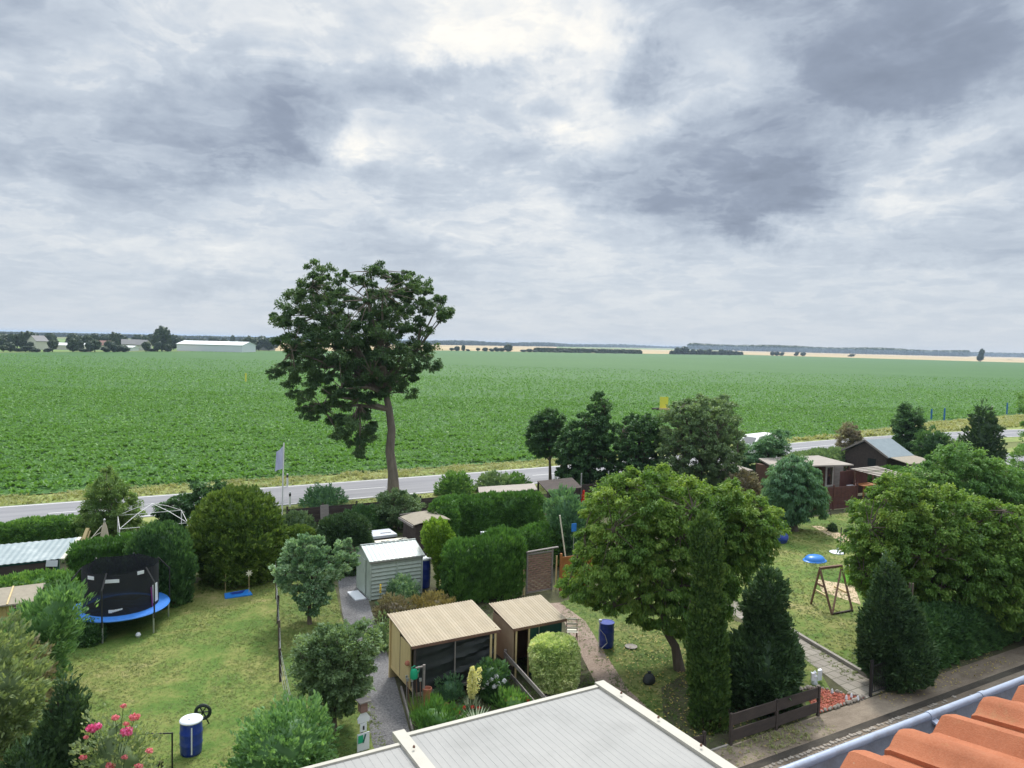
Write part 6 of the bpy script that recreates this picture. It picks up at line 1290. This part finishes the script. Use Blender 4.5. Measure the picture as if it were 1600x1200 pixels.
# white boxes behind shed
t = thing('storage_box', 'white lidded storage box behind the grey-green shed', 'box', 13.75, 38.6); mb = MB(); mb.box(0, 0, 0, 1.25, 1.2, .72); part(mb, 'body', 'wood_dark', t); mb = MB(); mb.box(0, 0, .72, 1.4, 1.3, .14); lid_ = part(mb, 'lid', 'whitep', t); mb = MB(); mb.box(.2, -.2, .865, .6, .08, .03); part(mb, 'handle', 'steel', lid_)
t = thing('white_table', 'whitish board table with dark cables behind the grey-green shed roof', 'table', 13.6, 36.3); mb = MB(); mb.box(0, 0, .9, 1.8, 1.0, .06); part(mb, 'table_top', 'cream', t)
for a in ((-.8, -.4), (.8, -.4), (.8, .4), (-.8, .4)): mb = MB(); mb.box(*a, 0, .07, .07, .896); part(mb, 'leg', 'wood_old', t)
mb = MB(); mb.tube([(-.7, -.2, .98), (-.3, .1, .99), (0, -.1, .98), (.6, .2, .98)], .02, 5); mb.tube([(-.6, .2, .98), (-.3, -.1, .99), (.1, .05, .98)], .02, 5); single_c = part(mb, 'cable', 'black', t)
single(MB().box(0, 0, 0, .5, .04, 1.6, rx=-.15), 'leaning_plank', M['wood_old'], 'wide grey plank leaning on the dark roadside fence', 'plank', u=11.9, v=43.3)
t = thing('garden_table', 'small white table inside the hedge ring above the tall box hedge', 'table', 19.3, 36.4); mb = MB(); mb.box(0, 0, .75, .7, .7, .05); part(mb, 'table_top', 'whitep', t)
for a in ((-.3, -.3), (.3, -.3), (.3, .3), (-.3, .3)): mb = MB(); mb.box(*a, 0, .05, .05, .746); part(mb, 'leg', 'whitep', t)
# flag pole
c = GU(440, 824); t = thing('flagpole', 'white flagpole with a limp pale blue and white flag beside the road fence', 'flagpole', *c); mb = MB(); mb.tube([(0, 0, 0), (.10, 0, 5.15)], .045, 10); part(mb, 'pole', 'white', t)
mb = MB(); vs = []; nx_, nz_ = 8, 10
for i in range(nx_+1):
    for j in range(nz_+1):
        s_ = i/nx_; q_ = j/nz_; vs.append((.06-s_*.40-.1*q_*s_, .10*math.sin(s_*9+q_*3)*s_, 4.95-q_*1.35*(1-.15*s_)-s_*.35))
mb.add(vs, [(i*(nz_+1)+j, (i+1)*(nz_+1)+j, (i+1)*(nz_+1)+j+1, i*(nz_+1)+j+1) for i in range(nx_) for j in range(nz_)]); part(mb, 'flag', 'flag_m', t, smooth=True)
# delineators
for lab, (px, py) in (('white roadside marker post on the far road edge, with a grey head', (449, 760)), ('white roadside marker post with black band on the near road edge', (453, 791))):
    t = thing('marker_post', lab, 'marker post', *GU(px, py, .05)); mb = MB(); mb.box(0, 0, 0, .12, .10, 1.05); part(mb, 'post_body', 'white', t); mb = MB(); mb.box(0, 0, .74, .124, .104, .2); part(mb, 'band', 'black', t)
# field things
c = GU(1037, 641, .1); t = thing('field_sign', 'yellow board sign standing in the green field beyond the trees', 'sign', *c, rot=-TH)
mb = MB(); mb.box(0, 0, .5, 1.5, .1, 2.0); part(mb, 'sign_board', 'yellow', t); mb = MB(); mb.box(0, -.3, 0, 2.0, .9, .5); part(mb, 'base', 'wood_pale', t)
c = GU(1026, 641, .1); single(MB().box(0, 0, 0, 1.6, .8, .5), 'wooden_pallet', M['wood_dark'], 'low dark pallet left of the yellow field sign', 'pallet', u=c[0], v=c[1])
for k, (px, py) in enumerate(((1455, 656), (1475, 660), (1573, 648), (1592, 650))):
    c = GU(px, py); t = thing('blue_post', ['first blue post of the left pair in the right verge', 'second, taller blue post of the left pair in the right verge', 'first blue post of the right pair in the right verge', 'blue post nearest to the right edge of the picture'][k], 'post', *c, group='blue posts in the verge at right')
    mb = MB(); mb.tube([(0, 0, 0), (0, 0, (1.9, 2.4, 2.3, 2.2)[k])], .13, 8); part(mb, 'pole', 'blue_post', t); mb = MB(); mb.box(0, 0, 1.2, .5, .12, .12); part(mb, 'crossbar', 'blue_post', t)
c = GU(384, 596, .1); single(MB().box(0, 0, 0, .35, .2, 2.2), 'field_post', M['yellow'], 'thin pale yellow post in the green field left of the big tree', 'post', u=c[0], v=c[1])
# van
c = GU(1172, 707); t = thing('delivery_van', 'white van on the road half hidden behind the bushes', 'van', 61.0, 55.4, rot=.12)
body = [(0, .35), (0, 1.1), (.15, 1.35), (.95, 1.95), (1.2, 2.15), (4.7, 2.2), (4.8, 2.0), (4.8, .35)]
mb = MB(); n = len(body); mb.add([(x, 0, z) for x, z in body]+[(x, 1.9, z) for x, z in body], [tuple(range(n-1, -1, -1)), tuple(range(n, 2*n))]+[(i, (i+1) % n, (i+1) % n+n, i+n) for i in range(n)]); part(mb, 'body', 'white', t)
mb = MB(); mb.add([(.19, .15, 1.40), (.19, 1.75, 1.40), (.93, 1.65, 1.955), (.93, .25, 1.955)], [(0, 1, 2, 3)]); o = part(mb, 'windscreen', 'window', t); o.location = (-.02, 0, .02)
mb = MB(); mb.add([(.75, -.012, 1.35), (1.7, -.012, 1.35), (1.7, -.012, 1.9), (1.15, -.012, 1.9)], [(0, 1, 2, 3)]); part(mb, 'side_window', 'window', t)
for x in (.85, 3.9):
    for y in (.12, 1.78): mb = MB(); mb.tube([(x, y-.1, .33), (x, y+.1, .33)], .33, 16); part(mb, 'wheel', 'rubber', t)
# angels
c = GU(1276, 1068); t = thing('garden_figurine', 'white winged figurines at the corner of the red mulch bed', 'figurine', *c)
mb = MB(); mb.lathe([(.10, 0), (.12, .05), (.07, .2), (.09, .3), (.05, .36), (.06, .42), (.02, .47)], 10, (-.12, 0, 0)); part(mb, 'figure', 'whitep', t, smooth=True)
mb = MB(); mb.prism([(.0, -.02), (.2, -.05), (.3, .1), (.1, .06)], .1, .45); mb.prism([(-.3, -.02), (-.16, -.05), (-.2, .1)], .15, .42); part(mb, 'wing', 'whitep', t)
for k, (px, py) in enumerate(((1322, 1095), (1330, 1092), (1340, 1096), (1300, 1085))):
    c = GU(px, py); single(MB().lathe([(.03, 0), (.05, .05), (.03, .14), (.01, .18)], 8), 'white_stone', M['whitep'], 'small white figure stone lying in the red mulch bed', 'stone', u=c[0], v=c[1], group='white stones in the mulch', z=.02)
# flowering plants
c = G(737, 1108); plant('cream_flower_spike', 'tall cream-coloured flower spike in the bed behind the white roof', 'plant', c, .4, .15, 60, 'yucca', .35, .03)
n = 900; zz_ = rng.uniform(.35, 1.35, n); rr = np.interp(zz_, [.35, .6, 1.0, 1.35], [.07, .17, .15, .05])*rng.random(n)**.5; a = rng.uniform(0, 6.28, n)
side_ = (zz_ > .5) & (rng.random(n) < .25); pos = np.stack([c.x+rr*np.cos(a)+np.where(side_, (zz_-.3)*.22, 0), c.y+rr*np.sin(a), zz_], 1); vv, t_ = leaf_arrays(pos, rvec(n), rvec(n)+np.array([0, 0, .4]), .09, .05, rng.random(n)); fl = quads_object('flower_spike', vv, t_, L['cream']); fl.parent = bpy.data.objects['cream_flower_spike']; fl.location = Vector(fl.location)-fl.parent.location
mb = MB(); mb.tube([(0, 0, 0), (0, 0, 1.3)], .02, 6); mb.build('stalk', M['stalk'], fl.parent)
plant('white_phlox', 'white flowering plant left of the grey rail fence', 'plant', G(772, 1098), .5, .25, 120, 'dark', .4, .05, .5, ('whitefl', [(-.1, 0, .75), (.05, .1, .82), (.12, -.1, .66), (.3, 0, .72), (.0, -.15, .6), (-.22, .05, .62), (-.35, .1, .45), (.18, .1, .55)], .075, 60))
plant('yucca', 'spiky grey-green yucca rosette in front of the white roof edge', 'plant', G(745, 1138), .55, .05, 60, 'yucca', .75, .05, 1.3)
plant('yucca', 'smaller spiky yucca left of the larger rosette by the roof edge', 'plant', G(722, 1146), .4, .05, 40, 'yucca', .5, .04, 1.6)
plant('tall_grass_clump', 'tall upright grass clump beside the gravel path by the roof', 'plant', G(662, 1132), .9, .25, 200, 'grass_green', 1.0, .025, .35)
plant('red_lilies', 'red flowering lilies by the white roof edge', 'plant', G(808, 1112), .4, .3, 160, 'lime2', .4, .03, .6, ('redfl', [(-.35, 0, .35), (-.22, .1, .38), (.1, 0, .38), (.25, .05, .40), (.35, -.05, .36)], .06, 40))
plant('red_begonias', 'dark red bed flowers around the yucca', 'plant', G(730, 1118), .2, .5, 200, 'dark', .2, .05, .8, ('redfl', [(-.4, .1, .18), (-.25, -.1, .16), (-.1, .1, .2), (.15, .15, .2), (-.5, -.1, .15), (.35, .1, .2)], .06, 40))
plant('yellow_mullein', 'single yellow flower spike at the front left corner of the grey-green shed', 'plant', G(594, 948), .3, .12, 60, 'grey', .25, .05, .8, ('yellowfl', [(0, 0, .75), (0, 0, .85), (0, 0, .65), (0, 0, .95)], .05, 40))
plant('foxglove', 'pale thin flower spike in front of the tall box hedge, nearer the shed', 'plant', G(687, 942), .3, .1, 50, 'grey', .25, .04, .6, ('cream', [(0, 0, .8), (0, 0, .9), (0, 0, 1.0)], .04, 30))
plant('foxglove', 'pale thin flower spike in front of the tall box hedge, further right', 'plant', G(714, 942), .3, .1, 50, 'grey', .25, .04, .6, ('cream', [(0, 0, .8), (0, 0, .9), (0, 0, 1.0)], .04, 30))
# pink rose bush at the bottom left
B('rose_bush', 'rose bush with pink and salmon flower heads at the bottom left', 'rose bush', [(1120, 170, 198), (1140, 152, 208), (1162, 142, 220), (1196, 138, 230)], (184, 1262), 'sage', .8, .55, (.08, .045), .20, .8, .5, lamp=.25, rag=1.)
rb = bpy.data.objects[[o.name for o in bpy.data.objects if o.name.startswith('rose_bush')][-1]]
for px, py, m_, r_ in ((143, 1138, 'pinkfl', .13), (151, 1135, 'pinkfl', .12), (198, 1143, 'pinkfl', .14), (211, 1120, 'pinkfl' if False else 'salmon', .12), (193, 1103, 'salmon', .07), (180, 1121, 'salmon', .09), (234, 1173, 'salmon', .09), (130, 1183, 'salmon', .08), (172, 1196, 'salmon', .11), (216, 1198, 'salmon', .10), (195, 1183, 'salmon', .07), (134, 1152, 'salmon', .06), (197, 1131, 'salmon', .07)):
    Yr = rb.location.y-.55; p = np.array(GD(px, py, Yr)); nf_ = 110; q_ = rvec(nf_)*np.array([1.15, .8, .7])*r_*(rng.random((nf_, 1))**.35); vv, t_ = leaf_arrays(p+q_, unit(q_), rvec(nf_), r_*.5, r_*.42, rng.random(nf_)); quads_object('flower_head', vv, t_, L[m_], rb)
    mb = MB(); mb.tube([Vector(p)-rb.location, Vector((rnd.uniform(-.1, .1), 0, .4))], .008, 4); mb.build('flower_stem', M['stalk'], rb)
# ================================================================== FAR SCENERY
def ball(c, r, sz=1., n=7, m=5, seed=0.):
    vs = [(c[0], c[1], c[2]+r*sz)]; fs = []
    for i in range(1, m):
        for j in range(n):
            a, b = math.pi*i/m, 2*math.pi*(j+.5*(i % 2))/n; k = 1+.22*math.sin(a*5+b*3+seed)
            vs.append((c[0]+r*k*math.sin(a)*math.cos(b), c[1]+r*k*math.sin(a)*math.sin(b), c[2]+r*sz*k*math.cos(a)))
    vs.append((c[0], c[1], c[2]-r*sz)); e = len(vs)-1
    for j in range(n): fs.append((0, 1+j, 1+(j+1) % n)); fs.append((e, e-n+(j+1) % n, e-n+j))
    for i in range(m-2):
        for j in range(n): p = 1+i*n+j; q = 1+i*n+(j+1) % n; fs += [(p, p+n, q+n), (p, q+n, q)]
    return vs, fs
def fartree_proto(name, mat, seed, lumps):
    r_ = random.Random(seed); V = []; F = []; P_ = []
    for k in range(lumps):
        a = r_.uniform(0, 6.28); z = r_.uniform(.28, .78); rr = r_.uniform(0, .22)*(1-abs(z-.5)); r0 = r_.uniform(.17, .26)
        vs, fs = ball((rr*math.cos(a), rr*math.sin(a), z), r0, .95, seed=seed+k); F += [tuple(i+len(V) for i in f) for f in fs]; V += vs
        q = rvec(110); P_.append(np.hstack([q*r0*rng.uniform(.9, 1.15, (110, 1))+np.array([rr*math.cos(a), rr*math.sin(a), z]), q]))
    P_ = np.vstack(P_); n = len(P_); vv, t_ = leaf_arrays(P_[:, :3], unit(P_[:, 3:]+rvec(n)*.6), rvec(n)+P_[:, 3:]*.6, .13, .09, rng.random(n))
    vs, fs = [], []
    for j in range(6): a = j*math.pi/3; vs += [(.03*math.cos(a), .03*math.sin(a), 0), (.02*math.cos(a), .02*math.sin(a), .45)]
    for j in range(6): a, b = 2*j, 2*((j+1) % 6); fs += [(a, b, b+1), (a, b+1, a+1)]
    F += [tuple(i+len(V) for i in f) for f in fs]; V += vs
    o = quads_object(name, vv, t_, L[mat], None, (V, F)); me = o.data
    org = np.array(o.location); c = np.empty(len(me.vertices)*3, np.float32); me.vertices.foreach_get('co', c); c = c.reshape(-1, 3)+org.astype(np.float32); me.vertices.foreach_set('co', c.reshape(-1)); bpy.data.objects.remove(o); return me
L['far1'] = leafmat('leaf_far_hazy', (.028, .052, .030), (.045, .080, .040), (.075, .12, .055), .1)  # haze put into the leaf colour: greens lifted towards pale blue-green
L['far2'] = leafmat('leaf_far_mid', (.025, .05, .018), (.045, .08, .026), (.07, .115, .035), .1)
FT = [fartree_proto('far_tree', ('far1', 'far2', 'far1', 'far2', 'far1')[k], 5+k, (7, 8, 6, 9, 8)[k]) for k in range(5)]
def far_tree(px, yb, yt, hw, k, label, group, name='far_tree', cat='tree', Yadd=0):
    g_ = G(px, yb); Y = g_.y+Yadd; p = GD(px, yt, Y); me = FT[k % 5]; o = obj(name, me); o.location = (p.x, Y, -.1); w_ = hw/FL*Y/.42
    o.scale = (w_, w_, max(p.z, .8)/.97); o.rotation_euler = (0, 0, k*1.3); return tag(o, label, cat, group)
r5 = random.Random(3)
x = -70
while x < 432:
    if not 272 < x < 388 and not 238 < x < 268 and not 60 < x < 72 and not 88 < x < 106 and not 198 < x < 212:
        far_tree(x, 544+x*.006+r5.uniform(-1, 1.5), 520+x*.014+r5.uniform(-2.5, 3), r5.uniform(8, 14), r5.randrange(5), 'dark rounded tree of the distant village row behind the green field at left', 'distant village trees')
    x += r5.uniform(6, 10)
x = 274
while x < 392: far_tree(x, 540, r5.uniform(524, 529), r5.uniform(5, 9), r5.randrange(5), 'dark tree showing above the roof of the distant white barn', 'trees behind the barn'); x += r5.uniform(9, 14)
far_tree(253, 549, 511.5, 17, 3, 'tallest and broadest dark tree left of the distant white barn', None)
for a in (5, 16, 28, 40, 46, 50, 57, 63, 70, 75, 82, 86, 104, 114, 125, 132, 141, 148, 155, 160, 165, 170, 176, 183, 192, 205, 217, 228, 236, 246, 262):
    if any(l_ < a < r_ for l_, r_ in ((58, 74), (84, 112), (153, 163), (196, 221))) : continue
    far_tree(a, 550+r5.uniform(-1.2, .3), r5.choice([r5.uniform(529, 536), r5.uniform(537, 545)]), r5.uniform(7, 12), r5.randrange(5), 'low bushy tree along the far left edge of the green field', 'bushes along the far field edge at left', 'far_bush', 'bush')
for a, t_, h in ((706, 543, 5), (714, 541, 6), (724, 539, 4), (731, 545, 4), (747, 543, 4), (758, 543, 6), (768, 544, 5), (776, 542, 6), (784, 543, 6), (794, 538, 9), (818, 546, 6), (827, 545, 7), (836, 547, 5), (858, 547, 4), (868, 548, 5), (876, 547, 4), (884, 546, 7), (893, 548, 5), (908, 549, 5), (932, 547, 6), (943, 551, 6), (962, 551, 4), (978, 548, 4), (991, 548, 3.5)):
    far_tree(a, 548.2+(a-700)*.0165, t_, h, r5.randrange(5), 'small dark bush in the far hedgerow between green field and stubble, middle of the picture', 'far hedgerow bushes', 'far_bush', 'bush')
for a, t_, h in ((1060, 542, 7), (1070, 541, 8), (1082, 545, 5), (1086, 547, 5), (1094, 545, 6), (1108, 545, 6), (1117, 548, 6), (1127, 546, 6), (1140, 547, 6), (1150, 548, 4), (1207, 549, 4), (1214, 549, 5), (1222, 550, 5), (1245, 549, 5), (1255, 550, 5), (1331, 553, 7), (1578, 564, 5)):
    far_tree(a, 553.2+(a-1000)*.0135+(1.4 if a > 1500 else 0), t_, h, r5.randrange(5), 'small dark tree on the far field edge right of the middle', 'far field edge trees at right')
far_tree(1533.5, 566, 545, 6.5, 2, 'lone tree on the horizon line near the right edge', None)
def wood(name, x0, x1, fb, ft, mat, step=3.2):
    V, F = [], []; x = x0; k = 0
    while x < x1:
        yb = fb(x); p0 = G(x, yb); Y = p0.y*r5.uniform(1., 1.08); p = GD(x, ft(x)+r5.uniform(-.3, .7), Y); h = max(p.z, 3); r0 = h*.5*r5.uniform(.8, 1.1)
        vs, fs = ball((p.x, Y, h-r0*.95), r0*1.35, .75, seed=k); F += [tuple(i+len(V) for i in f) for f in fs]; V += vs
        vs, fs = ball((p.x+r5.uniform(-.3, .3)*r0, Y-r0*.3, r0*.6), r0*1.3, .6, seed=k+3); F += [tuple(i+len(V) for i in f) for f in fs]; V += vs
        x += step*r5.uniform(.6, 1.2); k += 1
    V = np.array(V, np.float32); F = np.array(F, np.int32); c = V[F].mean(1); nn = unit(np.cross(V[F[:, 1]]-V[F[:, 0]], V[F[:, 2]]-V[F[:, 0]])); i = rng.integers(0, len(F), len(F)*4)
    vv, t_ = leaf_arrays(V[F[i]].mean(1)+rvec(len(i))*2.0, unit(nn[i]+rvec(len(i))*.7), rvec(len(i)), 4.5, 3., rng.random(len(i))); return tag(quads_object(name, vv, t_, L[mat], None, (V, F)), kind='stuff')
wood('far_woodland', 640, 1150, lambda x: 539.2+(x-700)*.0150, lambda x: 533.0+(x-700)*.0222+.8*math.sin(x*.05), 'far1', 3.)
wood('far_woodland', 1080, 1512, lambda x: 546.3+(x-1080)*.0255, lambda x: 536.5+(x-1080)*.0272+.9*math.sin(x*.04), 'far1', 3.)
wood('far_woodland', 1490, 1900, lambda x: 556.2+(x-1500)*.0240, lambda x: 549.8+(x-1500)*.0240, 'far1', 4.)
wood('far_woodland', -300, 660, lambda x: 524.5+x*.0226, lambda x: 519.4+x*.0212, 'far1', 3.5)
wood('far_hedge', 838, 1000, lambda x: 548.0+(x-700)*.0162, lambda x: 547.2+(x-700)*.0172+1.2*math.sin(x*.13), 'far2', 2.6)
wood('far_hedge', 1050, 1160, lambda x: 553.0+(x-1000)*.0132, lambda x: 549.5+(x-1000)*.0135+1.5*math.sin(x*.17), 'far2', 2.6)
# wheat strips inside the woods at 800-1000
sheet('stubble_field', [GU(*p) for p in ((870, 543.6), (1130, 548.2), (1130, 546.2), (870, 541.8))], M['far_green'], .03)
# barn
def farhouse(label, px, yb, w_, d, he, hr, wall, roof, rot=0., name='house', cat='house', win=0):
    c = G(px, yb); t = thing(name, label, cat, 0, 0, world=c, rot=-TH+rot)
    mb = MB(); mb.add([(-w_/2, 0, 0), (w_/2, 0, 0), (w_/2, d, 0), (-w_/2, d, 0), (-w_/2, 0, he), (w_/2, 0, he), (w_/2, d, he), (-w_/2, d, he), (-w_/2, d/2, hr-.1), (w_/2, d/2, hr-.1)], [(0, 1, 5, 4), (2, 3, 7, 6), (1, 2, 6, 9, 5), (3, 0, 4, 8, 7)]); part(mb, 'wall', wall, t)
    mb = MB(); mb.slab([(-w_/2-.4, d/2, hr), (w_/2+.4, d/2, hr), (w_/2+.4, -.5, he-.1), (-w_/2-.4, -.5, he-.1)], .25); mb.slab([(-w_/2-.4, d/2+.05, hr), (w_/2+.4, d/2+.05, hr), (w_/2+.4, d+.5, he-.1), (-w_/2-.4, d+.5, he-.1)], .25); part(mb, 'roof', roof, t)
    for k in range(win): mb = MB(); mb.box(-w_/2+(k+.5)*w_/win, -.06, 1.2, 1.2, .1, 1.3); part(mb, 'window', 'window', t)
    return t
farhouse('long white metal barn at the far edge of the green field', 327, 549.2, 50, 22, 5.2, 7.6, 'barn', 'barn_roof', -.10, 'barn', 'barn')
farhouse('low brownish hall right of the distant white barn', 402, 547, 22, 12, 3.6, 4.8, 'greyroof', 'redtile', -.1, 'hall', 'hall')
for lab, px, yb, w_, he, hr, wl_, rf_, rt in (('white gabled village house among the far left trees', 66, 546.5, 8, 5.5, 9, 'render_wall', 'greyroof', 1.2), ('long low white-roofed hall right of the white gabled village house', 97, 546.5, 26, 3.2, 4.6, 'render_wall', 'barn_roof', .1), ('small pale village house with red roof near the middle of the left tree row', 158, 547, 9, 3.5, 6.5, 'render_wall', 'redtile', .2), ('village house with wide grey roof left of the tallest village tree', 205, 546.5, 12, 4, 7.5, 'render_wall', 'greyroof', .5), ('tiny white house just left of the tallest village tree', 218, 547.5, 7, 4, 7.5, 'render_wall', 'greyroof', -.3), ('white flat shed front among the bushes of the far field edge', 198, 548, 8, 2.5, 3.4, 'barn', 'barn_roof', 0)):
    farhouse(lab, px, yb, w_, 8, he, hr, wl_, rf_, rt)
# ================================================================== HAZE
mb = MB(); mb.box(0, 0, 0, 64000, 64000, 20.3); hz = mb.build('haze', [newmat('haze')[0]]); hz.location = (0, 0, -1.2); hz['kind'] = 'stuff'
m = hz.data.materials[0]; nt = m.node_tree; nt.nodes.clear(); q = NG(nt); out = q.n('ShaderNodeOutputMaterial'); v = q.n('ShaderNodeVolumePrincipled'); v.inputs['Color'].default_value = (.62, .78, 1, 1); v.inputs['Density'].default_value = .00013; v.inputs['Anisotropy'].default_value = .2; q.l(v.outputs[0], out.inputs['Volume'])
